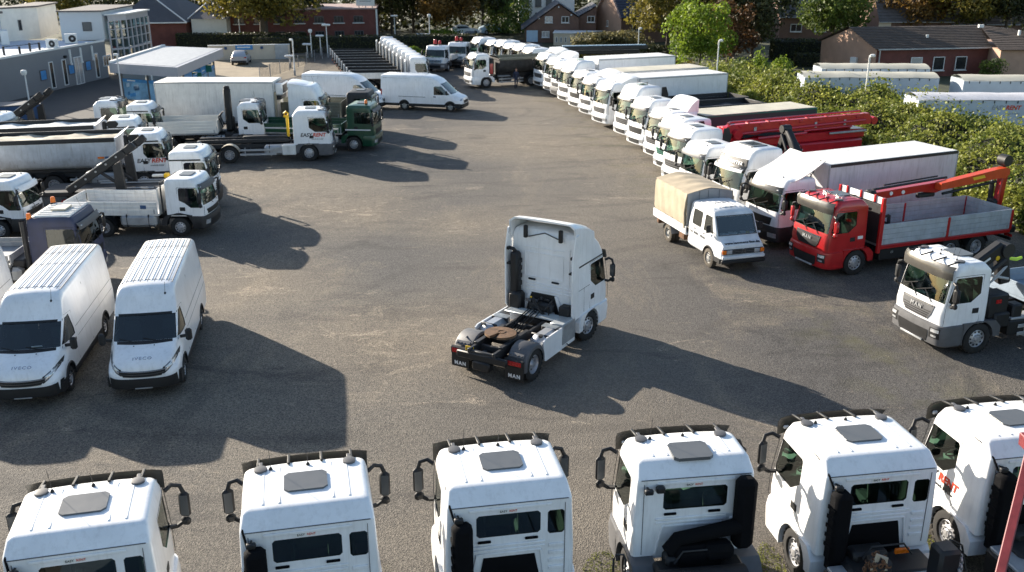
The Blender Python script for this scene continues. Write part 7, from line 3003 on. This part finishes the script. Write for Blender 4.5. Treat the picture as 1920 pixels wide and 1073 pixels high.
# gear behind the two right hand cabs
def chain_post():
    mb = MB().mat(BLACK)
    mb.box((.55, -2.2, 1.5), (.42, .4, .9), .06)
    for k in range(4):
        mb.tube([(.62 + .06 * k, -2.0, 1.9), (.85 + .08 * k, -1.9, 1.7), (.95 + .08 * k, -2.0, 1.2)], .02, 5)
    mb.mat(STEEL)
    for k in range(16):
        mb.lathe([(-.018, .03), (-.018, .05), (.018, .05), (.018, .03), (-.018, .03)], 'x' if k % 2 else 'y', (.78 + .01 * math.sin(k), -2.3 - .015 * k, 1.78 - .06 * k), 8)
    mb.tube([(.7, -2.42, 1.6), (.74, -2.5, 1.4), (.66, -2.52, 1.25)], .025, 6)
    return mb
part('winch_post', t5, None, chain_post)
def rusty_chain():
    mb = MB().mat(RUST)
    rr = random.Random(11)
    for k in range(60):
        mb.lathe([(-.015, .03), (-.015, .05), (.015, .05), (.015, .03), (-.015, .03)], rr.choice('xyz'), (-.62 + rr.uniform(-.16, .16), -2.0 + rr.uniform(-.16, .16), 1.1 + .6 * (k / 60)), 8)
    mb.mat(TARP).tube([(-.72, -2.05, 1.45), (-.62, -2.0, 1.75), (-.5, -2.05, 1.7), (-.52, -2.1, 1.5)], .05, 7)
    mb.mat(BLACK).box((-.55, -1.95, 1.3), (.36, .36, .7), .05)
    return mb
part('chain_heap', t5, None, rusty_chain)
part('reflector', t5, None, lambda: MB().mat(AMBER).box((.35, -1.25, 1.22), (.3, .06, .12), .02))

tag(grab_handle(1.95, 14.75, 'thin black grab rail standing on the grass between two front row cabs'), None, 'rail')

# leaning red beam at the right edge
rb = MB().mat(mat('faded red steel', (0.21, 0.03, 0.035), 0.5, var=0.35))
rb.bar((6.92, 11.69, 0), (9.80, 16.05, 3.66), .16, .2, .015)
rb.bar((9.42, 15.75, 3.40), (10.5, 15.75, 3.48), .3, .26, .015)
rb.box((6.92, 11.6, .03), (.5, .5, .06), .01)
tag(obj('steel_beam', rb), 'faded red steel beam leaning up at the right edge in front of the lettered cab', 'beam')

# ---- vans, bottom left
GV = 'white panel vans parked nose out on the left'
daily('panel_van', 'white panel van nearest the lone tractor, its whole front and right flank in view', -10.55, 25.6, 169.5, GV)
daily('panel_van', 'white panel van second from the left edge with a pale paper behind its windscreen', -13.6, 24.95, 171, GV, paper=True)
daily('panel_van', 'white panel van cut off by the left edge, only its roof corner showing', -17.0, 25.0, 171.5, GV)

# ---- right foreground
tr = thing('crane_truck', 'white truck with black folded crane behind its cab, at the right yard edge', 'truck', 14.15, 28.81, -107.2)
cab = man_cab(tr, WHITE, -.25, 'one', GREYPL, mirrors=BLACK, grille=GREYPL)
chassis(tr, ('cr',), -6.0, 1.2, [-4.2])
def crane_r():
    mb = MB().mat(BLACK)
    mb.box((0, -.9, 1.0), (2.3, .6, .5), .06)
    mb.box((-.75, -.75, 1.45), (.6, .8, .8), .06)
    mb.box((-.9, -1.5, 1.0), (.4, .4, .9), .05)
    mb.bar((.1, -.7, 1.5), (.1, -.75, 2.3), .4, .4, .06)
    mb.bar((.25, -.45, 2.15), (.25, -1.75, 2.95), .36, .46, .07)
    mb.bar((.25, -1.75, 2.9), (.2, -2.0, 1.7), .34, .42, .06)
    mb.lathe([(-.26, .001), (-.26, .24), (.26, .24), (.26, .001)], 'x', (.25, -1.85, 2.85), 14)
    mb.tube([(-.05, -.6, 1.8), (-.05, -1.7, 2.6)], .07, 8)
    mb.mat(STEEL).tube([(.0, -1.2, 2.1), (.0, -2.0, 1.9)], .05, 8)
    for k in range(5):
        mb.tube([(.0, -1.0, 1.6), (-.05 - .05 * k, -1.5, 2.0 + .1 * k), (.1, -2.0, 2.3)], .02, 5)
    mb.mat(PAPER)
    mb.box((.455, -1.0, 2.52), (.01, .3, .05), 0, Matrix.Rotation(R(-31), 3, 'X'))
    mb.box((.06, -1.0, 2.52), (.01, .5, .07), 0, Matrix.Rotation(R(-31), 3, 'X'))
    mb.mat(YELLOW).lathe([(0, .001), (0, .08), (.012, .08), (.012, .001)], 'x', (.05, -1.5, 2.62), 10)
    mb.box((-1.06, -1.65, 1.2), (.04, .08, .14), .01)
    mb.mat(REDL).box((-1.06, -.72, 1.62), (.01, .2, .12))
    mb.mat(HIVIS).tube([(.3, -2.1, 2.5), (.3, -2.5, 2.42), (.35, -2.75, 2.44)], [.05, .06, .05], 7)
    return mb
part('crane', tr, None, crane_r)
drop_bed(tr, ('crbed',), -6.2, -2.4, 1.3, .45, BLUEGREY, 1.2, BLUEGREY, DARK, 1)
side_guard(tr, ('cr',), -3.5, -1.5)
for x in (-.2, .35):
    aerial(tr, x, .5, 2.96, .7)

old_van('crew_cab_truck', 'old white crew cab truck with beige tarpaulin cover and web address on its bonnet', 8.72, 36.66, 163.5)

tr = flatbed_crane_red()
loader_crane(tr, -7.98)
for o in tr.children:
    if o.name.split('.')[0] in ('crane_boom', 'crane_arm', 'crane_mast'):
        o.location.z -= .22

bt = thing('box_truck', 'white curtain sided truck with a big raised roof deflector, left of the red truck', 'truck', 11.75, 40.0, -114.5)
cab = simple_cab(bt, 'merc', WHITE, -.55, lower=DARK, grille=BLACK, hatch=False)
chassis(bt, ('bt',), -8.0, 1.2, [-5.2])
box_body(bt, ('btbox',), -8.35, -1.05, 1.05, 3.48, CURT, 1.27, WHITE2, STEEL, raildark=True)
def deflector():
    mb = MB().mat(WHITE2)
    n = 10
    P = []
    for i in range(n + 1):
        t = i / n
        P.append([(x, .85 - 1.75 * t, 2.95 + .78 * t ** 1.5 + .06 * math.sin(x * 1.3)) for x in [-1.12 + 2.24 * k / 8 for k in range(9)]])
    mb.grid(P)
    mb.grid([[(p[0], p[1] - .02, p[2] - .03) for p in r_] for r_ in P])
    mb.grid([P[-1], [(p[0], p[1] - .02, p[2] - .03) for p in P[-1]]], False)
    for sx in (0, 8):
        mb.grid([[P[i][sx] for i in range(n + 1)], [(P[i][sx][0], P[i][sx][1] - .02, P[i][sx][2] - .03) for i in range(n + 1)]], False)
    mb.mat(DARK)
    for x in (-.9, .9):
        mb.tube([(x, -.3, 2.9), (x, -.85, 3.65)], .025, 5)
        mb.tube([(x, .3, 2.95), (x, -.2, 3.2)], .02, 5)
    return mb
part('roof_deflector', bt, None, deflector)

# ---- right hand row, near to far (fronts face the yard)
GR = 'trucks parked in the long right hand row'
def right_truck(x, y, label, style='volvo', hd=-114, yr=-.9, lower=WHITE, body=None, grille=GREYPL, visor_mat=VISOR, hatch=True, name='truck', **k):
    t = thing(name, label, 'truck', x, y, hd, 0, GR)
    cab = simple_cab(t, style, k.pop('paint', WHITE), yr, lower, grille=grille, visor_mat=visor_mat, hatch=hatch, **k)
    ln = {'box': -7.4, 'flat': -7.4, 'tip': -6.6}.get(body, -5.0)
    chassis(t, ('rr', body), ln, 1.2, [-4.4 if body else -3.7])
    return t, cab

def fin(t, key, W=1.1, y0=-.1, y1=-.95, z0=3.0, z1=3.75):
    """sloping air deflector with cheeks on the cab roof"""
    def fn():
        mb = MB().mat(WHITE)
        P = []
        for i in range(7):
            u = i / 6
            P.append([(x, y0 + (y1 - y0) * u, z0 + (z1 - z0) * (1 - (1 - u) ** 1.7) - .1 * (abs(x) / W) ** 4) for x in [-W + 2 * W * k / 8 for k in range(9)]])
        mb.grid(P)
        mb.grid([[(p[0] * .97, p[1], p[2] - .04) for p in r_] for r_ in P])
        for sx in (0, 8):
            mb.grid([[P[i][sx] for i in range(7)], [(P[i][sx][0], P[i][sx][1], z0 - .1) for i in range(7)]], False)
        mb.grid([P[-1], [(p[0], p[1], z0 - .1) for p in P[-1]]], False)
        return mb
    part('roof_deflector', t, key, fn)

def side_fins(t, key, yr, z0=1.2, z1=3.3, W=1.17, m=BLACK, ytop=None):
    for sx in (-1, 1):
        part('side_deflector', t, (*key, sx), lambda: MB().mat(m).prism([(yr + .02, z0), (yr - .42, z0), (yr - .48, z1 - .5), (yr - .3, z1), (yr + .02, z1)], 'x', sx * (W - .04), sx * W))

t, cab = right_truck(11.0, 43.6, 'white high roof truck with a dark lettered band above its windscreen', 'volvohigh', -113, grille=DARK, lower=WHITE, hatch_mat=GLASSD)
def dark_brow():
    mb = MB().mat(BLACK)
    nose_patch(mb, cab, [(2.70, -1.05, 1.05), (2.80, -1.05, 1.05), (2.92, -1.02, 1.02), (3.06, -.98, .98)], .07, .06)
    return mb
part('visor_band', t, None, dark_brow)
part('sun_visor', t, None, lambda: MB().mat(WHITE).grid([[(x, cab.front(x, 2.62) + o, z) for x in [-1.05 + 2.1 * k / 10 for k in range(11)]] for z, o in ((2.5, .24), (2.62, .2), (2.70, .05))]))
ya, yb_ = cab.front(.6, 2.74), cab.front(.6, 3.02)
for k_, ch in enumerate('GLOBETROTTER'):
    xx = .77 - .14 * k_
    text(t, ch, .19, (xx, cab.front(xx, 2.87) + .095, 2.87), (math.atan2(.28, ya - yb_), 0, math.pi + xx * .16), LETWHT, bold=.006)
side_fins(t, ('gf',), -.9, 2.6, 3.4, 1.2)
part('roof_hatch', t, None, lambda: MB().mat(HATCH).box((0, -.05, 3.53), (1.1, .8, .05), .02))
t, cab = right_truck(9.95, 46.74, 'white low cab truck with black folded crane, behind the beige tarpaulin cover', 'merc', -110, visor_mat=GREYPL)
folded_crane(t, -4.4, dz=.45)
part('deck', t, None, lambda: MB().mat(DARK).box((0, -3.4, 1.2), (2.3, 4.4, .4), .04))
t, cab = right_truck(9.75, 50.5, 'white truck carrying the long folded crimson concrete boom', 'mid', -113)
side_fins(t, ('af',), -.9, 2.4, 3.15, 1.18)
def pump():
    mb = MB().mat(PUMPRED)
    y1, y0 = -1.2, -10.9
    mb.prism([(y1, 2.55), (y1, 3.15), (y1 - .3, 3.25), (y0 + .2, 3.3), (y0, 3.0), (y0, 2.7)], 'x', -.95, -.60)
    mb.box((-.2, (y0 + y1) / 2, 2.85), (.5, y1 - y0 - .5, .42), .05)
    for k in range(7):
        mb.box((-.97, y1 - .9 - 1.3 * k, 3.14), (.06, .22, .12), .02)
        mb.box((-.80, y1 - 1.4 - 1.3 * k, 3.27), (.3, .1, .08), .02)
    mb.tube([(-.98, y1 - 2.0, 2.42), (-.98, y1 - 5.2, 2.5)], .1, 8)
    mb.tube([(-.98, y1 - 5.0, 2.62), (-.98, y0 + 1.4, 2.66)], .06, 8)
    mb.box((.35, (y0 + y1) / 2, 2.7), (.45, y1 - y0 - .8, .5), .05)
    mb.box((-.1, (y0 + y1) / 2, 2.2), (1.6, y1 - y0 - .6, .5), .06)
    mb.box((0, (y0 + y1) / 2 - .4, 1.5), (2.3, y1 - y0 - 2.0, .9), .08)
    mb.tube([(-1.02, y1 - .6, 2.75), (-1.02, y0 + .5, 2.95)], .07, 8)
    mb.tube([(-.75, y1 - .2, 3.3), (-.4, y1 - .6, 3.3), (-.4, y0 + .4, 3.36)], .06, 8)
    mb.lathe([(-.2, .001), (-.2, .26), (.2, .26), (.2, .001)], 'x', (-1.0, y1 - .6, 2.75), 14)
    mb.lathe([(-.2, .001), (-.2, .22), (.2, .22), (.2, .001)], 'x', (-.75, y0 - .25, 2.85), 14)
    mb.bar((-.78, y0 + .1, 2.9), (-.78, y0 - .5, 2.85), .2, .3, .05)
    mb.mat(STEEL)
    for k in range(4):
        mb.box((-.985, y1 - 1.8 - 2 * k, 2.9), (.04, .16, .3), .01)
    mb.box((-.98, y0 + 1.6, 2.35), (.1, 2.6, .12), .03)
    mb.mat(RUST).tube([(-1.0, y1 + .4, 2.7), (-1.0, y1 - .3, 2.75)], .07, 8)
    mb.mat(BLACK)
    for k in range(5):
        mb.tube([(-1.03, y1 - 1.0, 2.7 - .05 * k), (-1.05, y1 - 2.5, 2.55 + .04 * k), (-1.03, y1 - 5, 2.6)], .02, 5)
    return mb
part('concrete_boom', t, None, pump)
t, cab = right_truck(9.75, 53.6, 'truck with a teal green front panel, just beyond the crimson boom carrier', 'mid', -114, lower=WHITE, grille=TEAL, visor_mat=GREYPL)
t, cab = right_truck(9.6, 57.0, 'white truck with a white roof fin pulling a dark sided body with cream cover', 'volvo', -114, body='box')
fin(t, ('fin1',))
o = box_body(t, ('green_box',), -9.6, -1.4, 1.0, 2.68, CURTG, 1.27, TARPT, TEAL, name='covered_body')
part('body_front', t, None, lambda: MB().mat(TEAL).box((0, -1.36, 1.85), (2.4, .06, 1.5), .01).mat(STEEL).box((.4, -1.32, 1.85), (.06, .04, 1.4)).box((-.4, -1.32, 1.85), (.06, .04, 1.4)))
t, cab = right_truck(9.0, 60.6, 'white truck with a dark tipper body, just beyond the roof fin and cream cover truck', 'mid', -113, body='tip', visor_mat=GREYPL, grille=BLACK)
tip_body(t, ('rtip',), -7.6, -1.3, 1.1, 2.5, DARK, DARK, 1.22, BLACK, .2, spill=False)
t, cab = right_truck(8.5, 64.0, 'white truck with black cheek panels behind its roof and a dark flat body', 'volvohigh', -113, body='flat', grille=GREYPL)
side_fins(t, ('dpf',), -.9, 2.5, 3.45, 1.2)
drop_bed(t, ('rflat',), -7.8, -1.4, 1.95, .5, DARK, 1.22, DARK, None, 1)
t, cab = right_truck(7.4, 68.6, 'white truck with smooth white box, nearest of the three box trucks in the row', 'mid', -114, body='box')
fin(t, ('fin2',), 1.1, .3, -1.0, 3.2, 3.6)
box_body(t, ('wb3',), -8.5, -1.1, 1.05, 3.42, WHITE, 1.27, WHITE2)
t, cab = right_truck(6.7, 72.4, 'white truck with cream topped body and a red stripe, middle of the three box trucks', 'merc', -114, body='box')
fin(t, ('fin3',), 1.1, .3, -.9, 2.9, 3.5)
box_body(t, ('wb2',), -8.5, -1.1, 1.05, 3.40, CURT, 1.27, TARPT)
part('side_stripe', t, None, lambda: MB().mat(RED).box((-1.29, -4.8, 3.2), (.02, 7.2, .14)))
GS = 'plain white low cabs far along the right hand row'
t, cab = right_truck(6.1, 75.7, 'plain white low cab parked between the cream topped body and the farthest white box truck', 'volvo', -114, grille=BLACK)
t, cab = right_truck(5.4, 78.9, 'white high roof truck with a long white box, farthest of the three box trucks', 'volvohigh', -114, body='box')
box_body(t, ('wb1',), -8.3, -1.1, 1.05, 3.6, WHITE, 1.27, WHITE2)
t, cab = right_truck(4.9, 81.9, 'white low cab just beyond the farthest white box truck, with dark lower bumper', 'merc', -114, lower=GREYPL)
t, cab = right_truck(4.4, 84.7, 'white low cab beyond the dark bumper cab, with tall round air deflector', 'volvo', -114)
fin(t, ('fin4',), 1.1, .1, -.95, 3.0, 3.6)
t, cab = right_truck(3.6, 88.0, 'white tall cab at the tail of the dark tipper, nearest the man on foot', 'mid', -114)
fin(t, ('fin5',), 1.12, .2, -.95, 3.25, 3.6)
FC = [(2.4, 94.2), (1.5, 96.4), (.5, 98.6), (-.4, 100.6), (-1.4, 102.0), (-2.9, 104.0)]
for (x, y), st, lb in zip(FC, ['volvo', 'mid', 'volvo', 'mid', 'volvo', 'mid'],
        ['white cab behind the rear end of the dark tipper body, first of the far six', 'white cab behind the middle of the dark tipper body, second of the far six',
         'white cab behind the front half of the dark tipper body, third of the far six', 'white cab above the front end of the dark tipper body, fourth of the far six',
         'white cab just right of the farthest one, above the tipper cab', 'white cab standing farthest from the camera, straight above the tipper cab']):
    right_truck(x, y, lb, st, -114)

# the tipper driving off at the far end, and the man walking beside it
t = thing('tipper_truck', 'white cab tipper truck with dark weathered body, standing across the far end', 'truck', -2.75, 89.1, -112)
cab = simple_cab(t, 'volvo', WHITE, -.3, WHITE, grille=GREYPL)
chassis(t, ('vt',), -7.2, 1.2, [-4.4, -5.75])
side_guard(t, ('vt',), -3.6, -1.2)
tip_body(t, ('vtip',), -7.0, -1.3, 1.2, 2.55, mat('weathered dark steel', (0.05, 0.048, 0.046), 0.8, var=0.7, vscale=1.6), OLIVE, 1.22, OLIVE)
part('air_intake', t, None, lambda: MB().mat(BLACK).box((0, -.62, 1.9), (2.0, .4, 1.4), .08).mat(RED).box((-1.0, -.55, 1.7), (.06, .3, .9)))

# far concrete pump booms beyond the row
pb = thing('boom_truck', 'truck with a long dark and white folded boom in front of the pale reeds', 'truck', 4.6, 94.0, -100)
cab = simple_cab(pb, 'volvo', WHITE, -.6)
chassis(pb, ('pb',), -9, 1.2, [-5, -6.4])
part('concrete_boom', pb, None, lambda: MB().mat(DARK).box((-.5, -4.2, 3.0), (.5, 8.6, .36), .05).box((.5, -4.0, 2.5), (.5, 8.0, .36), .05).mat(SKYBLUE).box((-.5, -4.2, 3.22), (.34, 8.2, .08), .02).mat(SILVER).box((.5, -4.0, 2.72), (.34, 7.6, .08), .02).mat(DARK).box((0, -4, 1.5), (2.2, 7, .8), .1))

# ---- left side, near to far
bl = thing('flatbed_truck', 'old truck with a faded navy cab and two amber beacons behind the white vans', 'truck', -17.0, 34.4, 86)
cab = simple_cab(bl, 'boxy', NAVY, -.55, NAVY, grille=BLACK, hatch=False, visor_mat=GREYPL, glass=GLASSD)
def ribs():
    mb = MB().mat(WHITE2)
    mb.box((0, .32, 2.845), (1.95, 1.3, .06), .02)
    for k in range(8):
        mb.bar((-.88 + .25 * k, -.28, 2.88), (-.88 + .25 * k, .95, 2.88), .12, .05, .015)
    mb.mat(TARPT).box((0, .35, 2.95), (.7, .55, .06), .02)
    return mb
part('roof_panel', bl, None, ribs)
chassis(bl, ('bl',), -6.5, 1.2, [-4.5])
beacon(bl, -.95, -.3, 2.85, AMBER, 1.5)
beacon(bl, .98, -.45, 2.72, AMBER, 1.5)
part('exhaust_stack', bl, None, lambda: MB().mat(DARK).lathe([(0, .1), (1.8, .1)], 'z', (.9, -.75, .9), 10).box((0, -1.2, 1.1), (1.9, .6, .3), .05))
drop_bed(bl, ('blbed',), -6.3, -1.3, 1.15, .35, ALUD, 1.2, ALUD, None, 1)

eu = thing('dropside_truck', 'small white truck with an empty white dropside body, in front of slanted skip arms', 'truck', -14.55, 41.7, 91)
cab = simple_cab(eu, 'iveco', WHITE, -.55, DARK, grille=BLACK, visor_mat=GREYPL)
chassis(eu, ('eu',), -5.0, 1.0, [-3.3], r=.42, xf=.92)
drop_bed(eu, ('eubed',), -5.0, -.85, 1.05, .52, WHITE2, 1.12, WHITE2, None, 1, head=1.1)
part('blue_plate', eu, None, lambda: MB().mat(BLUE).box((1.155, -1.5, 1.35), (.01, .26, .16)))
part('ladder_frame', eu, None, lambda: MB().mat(DARK).tube([(-1.0, -.7, 1.0), (-1.0, -.7, 2.4), (1.0, -.7, 2.4), (1.0, -.7, 1.0)], .04, 6))

sk = thing('skip_loader', 'white skip loader with dark slanted lifting arms and printed white panel on its nose', 'truck', -15.7, 45.6, 84)
cab = simple_cab(sk, 'merc', WHITE, -.55, DARK, band=True, grille=WHITE)
chassis(sk, ('sk',), -5.6, 1.2, [-4.1])
skip_arms(sk, ('sk',), -1.6 - .8)
for k, s_ in enumerate(['www', 'myt', 'myt']):
    obj('lettering', text_mesh(s_, .2 if k else .09, LETBLK, bold=.008), sk, (.15, cab.front(.15, 1.5 - .17 * k) + .05, 1.54 - .18 * k), (R(88), 0, math.pi))

iv = thing('truck', 'white truck at the left edge behind the navy cab, its nose pointing right', 'truck', -22.3, 41.2, 88)
cab = simple_cab(iv, 'iveco', WHITE, -.55, DARK, grille=BLACK, visor_mat=WHITE)
text(iv, 'IVECO', .22, (.1, cab.front(.1, 1.2) + .04, 1.22), (R(88), 0, math.pi), LETBLK, space=1.25, bold=.008)
chassis(iv, ('iv',), -5.0, 1.0, [-3.6], r=.42, xf=.92)
drop_bed(iv, ('ivbed',), -5.0, -.85, 1.05, .4, ALUD, 1.12, ALUD, None, 1)
iv2 = thing('truck', 'white truck nose at the left edge directly below the sandy tipper body', 'truck', -26.0, 44.6, 86)
cab = simple_cab(iv2, 'iveco', WHITE, -.55, DARK, grille=BLACK)
chassis(iv2, ('iv2',), -5.0, 1.0, [-3.6], r=.42, xf=.92)

GT = 'white tipper trucks side by side on the left'
e1 = thing('tipper_truck', 'white tipper truck with two colour lettering on its door and a sandy open body', 'truck', -19.4, 50.2, 79, 0, GT)
cab = simple_cab(e1, 'merc', WHITE, -.55, DARK, band=True, snork=True, grille=GREYPL)
easyrent(e1, cab, .45, 1.58, 1, 1.0)
chassis(e1, ('e1',), -7.6, 1.2, [-4.4, -5.8])
tip_body(e1, ('e1t',), -7.4, -1.2, 1.2, 2.78, TIPGREY, TIPINS, 1.24, DARK, .08)
side_guard(e1, ('e1',), -3.6, -1.2)
part('warning_plate', e1, None, lambda: MB().mat(BLUE).box((1.25, -1.6, 1.85), (.01, .3, .1)).mat(AMBER).box((1.25, -1.95, 1.85), (.01, .3, .1)))
e2 = thing('tipper_truck', 'white tipper truck with a pale clean body, just behind the lettered one', 'truck', -22.2, 54.3, 76, 0, GT)
cab = simple_cab(e2, 'merc', WHITE, -.55, DARK, band=True, snork=True, grille=GREYPL)
chassis(e2, ('e2',), -7.6, 1.2, [-4.4, -5.8])
tip_body(e2, ('e2t',), -7.4, -1.2, 1.2, 2.70, TIPGREY, WHITE2, 1.24, DARK, .08)
bx = thing('truck', 'white cab with two amber beacons on its round roof at the far left edge', 'truck', -30.2, 55.6, 85)
cab = simple_cab(bx, 'merc', WHITE, -.55, DARK, band=True, hatch=False)
chassis(bx, ('bx',), -5, 1.2, [-3.8])
beacon(bx, -.5, .3, 2.98, AMBER, 1.8)
beacon(bx, .6, .0, 2.95, AMBER, 1.8)

c3 = thing('truck', 'white cab with a dark roof line, between the lettered tippers and the blue glass pavilion', 'truck', -23.3, 59.8, 82)
cab = simple_cab(c3, 'merc', WHITE, -.35, DARK, band=True)
chassis(c3, ('c3',), -6, 1.2, [-4.2])
part('deck', c3, None, lambda: MB().mat(DARK).box((0, -3.2, 1.1), (2.0, 4.6, .25), .03))
c4 = thing('skip_loader', 'square white cab truck with two dark raised skip arms before the grey office', 'truck', -26.0, 61.4, 82)
cab = man_cab(c4, WHITE, -.35, 'none', GREYPL)
chassis(c4, ('c4',), -7.5, 1.2, [-4.6, -5.9])
skip_arms(c4, ('c4',), -3.6, BLACK, 1.05)

cw = thing('crane_truck', 'white truck with tall black crane and white board body before the white trailer', 'truck', -16.9, 60.6, 82)
cab = man_cab(cw, WHITE, -.25, 'none', GREYPL, hatch=True)
chassis(cw, ('cw',), -6.5, 1.2, [-4.4])
folded_crane(cw, -.85, tall=True)
drop_bed(cw, ('cwbed',), -6.9, -1.5, 1.2, .75, CREAM, 1.22, ALUD, None, 1)

hk = thing('hook_loader', 'white lettered hook loader truck with a bare black frame and yellow hook', 'truck', -12.2, 57.6, 83)
cab = man_cab(hk, WHITE, -.85, 'none', GREYPL)
easyrent(hk, cab, .25, 1.56, 1, 1.0)
chassis(hk, ('hk',), -7.0, 1.2, [-4.6, -6.0], guardm=TIPINS)
hook_gear(hk, ('hk',))
side_guard(hk, ('hk',), -4.0, -1.9)
part('storage_box', hk, None, lambda: MB().mat(WHITE2).box((1.0, -1.15, .72), (.5, .8, .6), .04))

gr = thing('dropside_truck', 'dark green truck with a green dropside body and amber roof beacon', 'truck', -9.75, 60.5, 95)
cab = simple_cab(gr, 'boxy', GREEN, -.4, GREEN, grille=BLACK, visor_mat=GREYPL)
chassis(gr, ('gr',), -6.0, 1.2, [-3.9], r=.46)
drop_bed(gr, ('grbed',), -6.2, -.75, 1.15, .55, GREEN, 1.2, ALUD, None, 1)
part('side_stripe', gr, None, lambda: MB().mat(LETWHT).box((1.235, -3.5, 1.42), (.012, 5.2, .07)).box((1.165, .3, 1.36), (.012, 1.6, .07)))
beacon(gr, .55, .75, 2.85, AMBER, 1.5)

ol = thing('tipper_truck', 'olive grey dark cab tipper squeezed between the green truck and a high roof van', 'truck', -10.7, 66.2, 92)
cab = simple_cab(ol, 'boxy', DARK, -.4, DARK, grille=BLACK)
chassis(ol, ('ol',), -7.0, 1.2, [-4.2])
drop_bed(ol, ('olbed',), -6.6, -.8, 1.2, 1.0, OLIVE, 1.22, OLIVE, None, 1)

rf = thing('articulated_lorry', 'white refrigerated trailer with a cooling unit, coupled to a tall white cab', 'truck', -13.7, 64.6, 90)
cab = simple_cab(rf, 'volvohigh', WHITE, -1.0, WHITE, hatch=False)
fin(rf, ('rffin',), 1.1, .3, -1.0, 3.5, 3.75)
chassis(rf, ('rf',), -5.0, 1.2, [-3.7])
box_body(rf, ('rfbox',), -9.6, -1.9, 1.1, 3.75, WHITE2, 1.27, CREAM, STEEL, 5, name='trailer_body')
def cooler():
    mb = MB().mat(WHITE)
    mb.box((0, -1.62, 3.25), (1.8, .5, .8), .08)
    mb.mat(DARK).box((0, -1.36, 3.25), (1.5, .04, .5), .01).box((0, -1.6, 3.66), (1.4, .4, .03))
    mb.box((0, -1.7, 2.7), (1.6, .36, .3), .04)
    mb.mat(TARP).box((1.0, -1.85, 2.2), (.3, .12, 1.8), .03)
    return mb
part('cooling_unit', rf, None, cooler)
for y in (-8.6, -7.3):
    for sx in (-1, 1):
        wheel(rf, sx * 1.05, y, .5, .34, 'rear')

GF = 'white high roof panel vans by the far trucks'
transit('panel_van', 'white high roof van seen side on, with nothing parked in front of it', -4.55, 75.6, 104, GF)
transit('panel_van', 'white high roof van partly hidden behind the green truck and the tall white cab', -10.9, 76.4, 104, GF)

# ---- far row of dropside trucks side by side
GD = 'white dropside trucks with dark beds in the far left row'
ordn = ['nearest', 'second', 'third', 'fourth', 'fifth', 'sixth', 'seventh', 'eighth', 'ninth']
for k in range(9):
    lb = f'white dropside truck with a dark bed, {ordn[k]} from the vans in the far left row' if k else 'white dropside truck with a dark bed whose pale side faces the two high roof vans'
    t = thing('dropside_truck', lb, 'truck', -8.7 - .64 * k, 86.6 + 2.45 * k, 84, 0, GD)
    simple_cab(t, 'merc', WHITE, -.35, WHITE, hatch=False, visor=k == 0)
    chassis(t, ('fd',), -5.5, 1.2, [-3.8], tank=False)
    drop_bed(t, ('fdbed',), -5.6, -1.1, 1.25, .45, BLACK, 1.2, BLACK, None, 1, bulkm=BLACK)  # floor and boards black: shadow of the side boards put into the colour
    if k == 0:
        part('side_panel', t, ('fdpan',), lambda: MB().mat(WHITE2).box((1.24, -3.35, 1.48), (.03, 4.5, .5), .01))
    part('board_rail', t, ('fdrail',), lambda: MB().mat(ALUD).box((1.2, -3.35, 1.72), (.04, 4.5, .03), .008))
    part('tail_post', t, ('fdtp',), lambda: MB().mat(WHITE2).box((1.1, -5.6, 1.6), (.3, .12, .7), .03))
    part('stake', t, ('fdst',), lambda: MB().mat(WHITE2).box((0, -.75, 1.9), (2.1, .14, 1.5), .03).mat(DARK).box((0, -.64, 2.0), (1.8, .04, 1.1)))

GA = 'small white trucks with red roof lights facing the camera'
for x, y, lb in ((-7.55, 101.0, 'small white truck with red roof light, the one nearer the dropside row'), (-5.55, 104.6, 'small white truck with red roof light, the one nearer the far white cabs')):
    t = thing('truck', lb, 'truck', x, y, 196, 0, GA)
    cab = simple_cab(t, 'atego', WHITE, -.5, GREYPL, grille=SKYBLUE, hatch=False, badge=True, visor=False)
    chassis(t, ('at',), -4.6, 1.0, [-3.2], r=.42, xf=.92, tank=False)
    beacon(t, .25, .2, 2.6, REDL, 3.0)
    beacon(t, -.1, -.2, 2.6, REDL, 2.4)
    drop_bed(t, ('atb',), -4.6, -.8, 1.05, .5, WHITE2, 1.1, DARK, None, 1)

# ---- covered container by the office wall
ct = MB().mat(BLUE)
ct.prism([(-.9, .0), (.9, .0), (1.05, 1.05), (-1.05, 1.05)], 'y', -1.8, 1.8)
ct.mat(GREYPL).box((0, 0, 1.09), (2.2, 3.7, .08), .02)
ct.mat(BLUE)
for k in range(6):
    ct.bar((.95, -1.6 + .64 * k, 0), (1.08, -1.6 + .64 * k, 1.0), .1, .1)
ct.mat(ALUD).box((0, -1.86, 1.0), (2.0, .06, .16), .01)
o = tag(obj('skip_container', ct, None, (-37.0, 71.6, 0), (0, 0, R(-62))), 'blue skip container under a grey cover beside the long grey office wall', 'container')
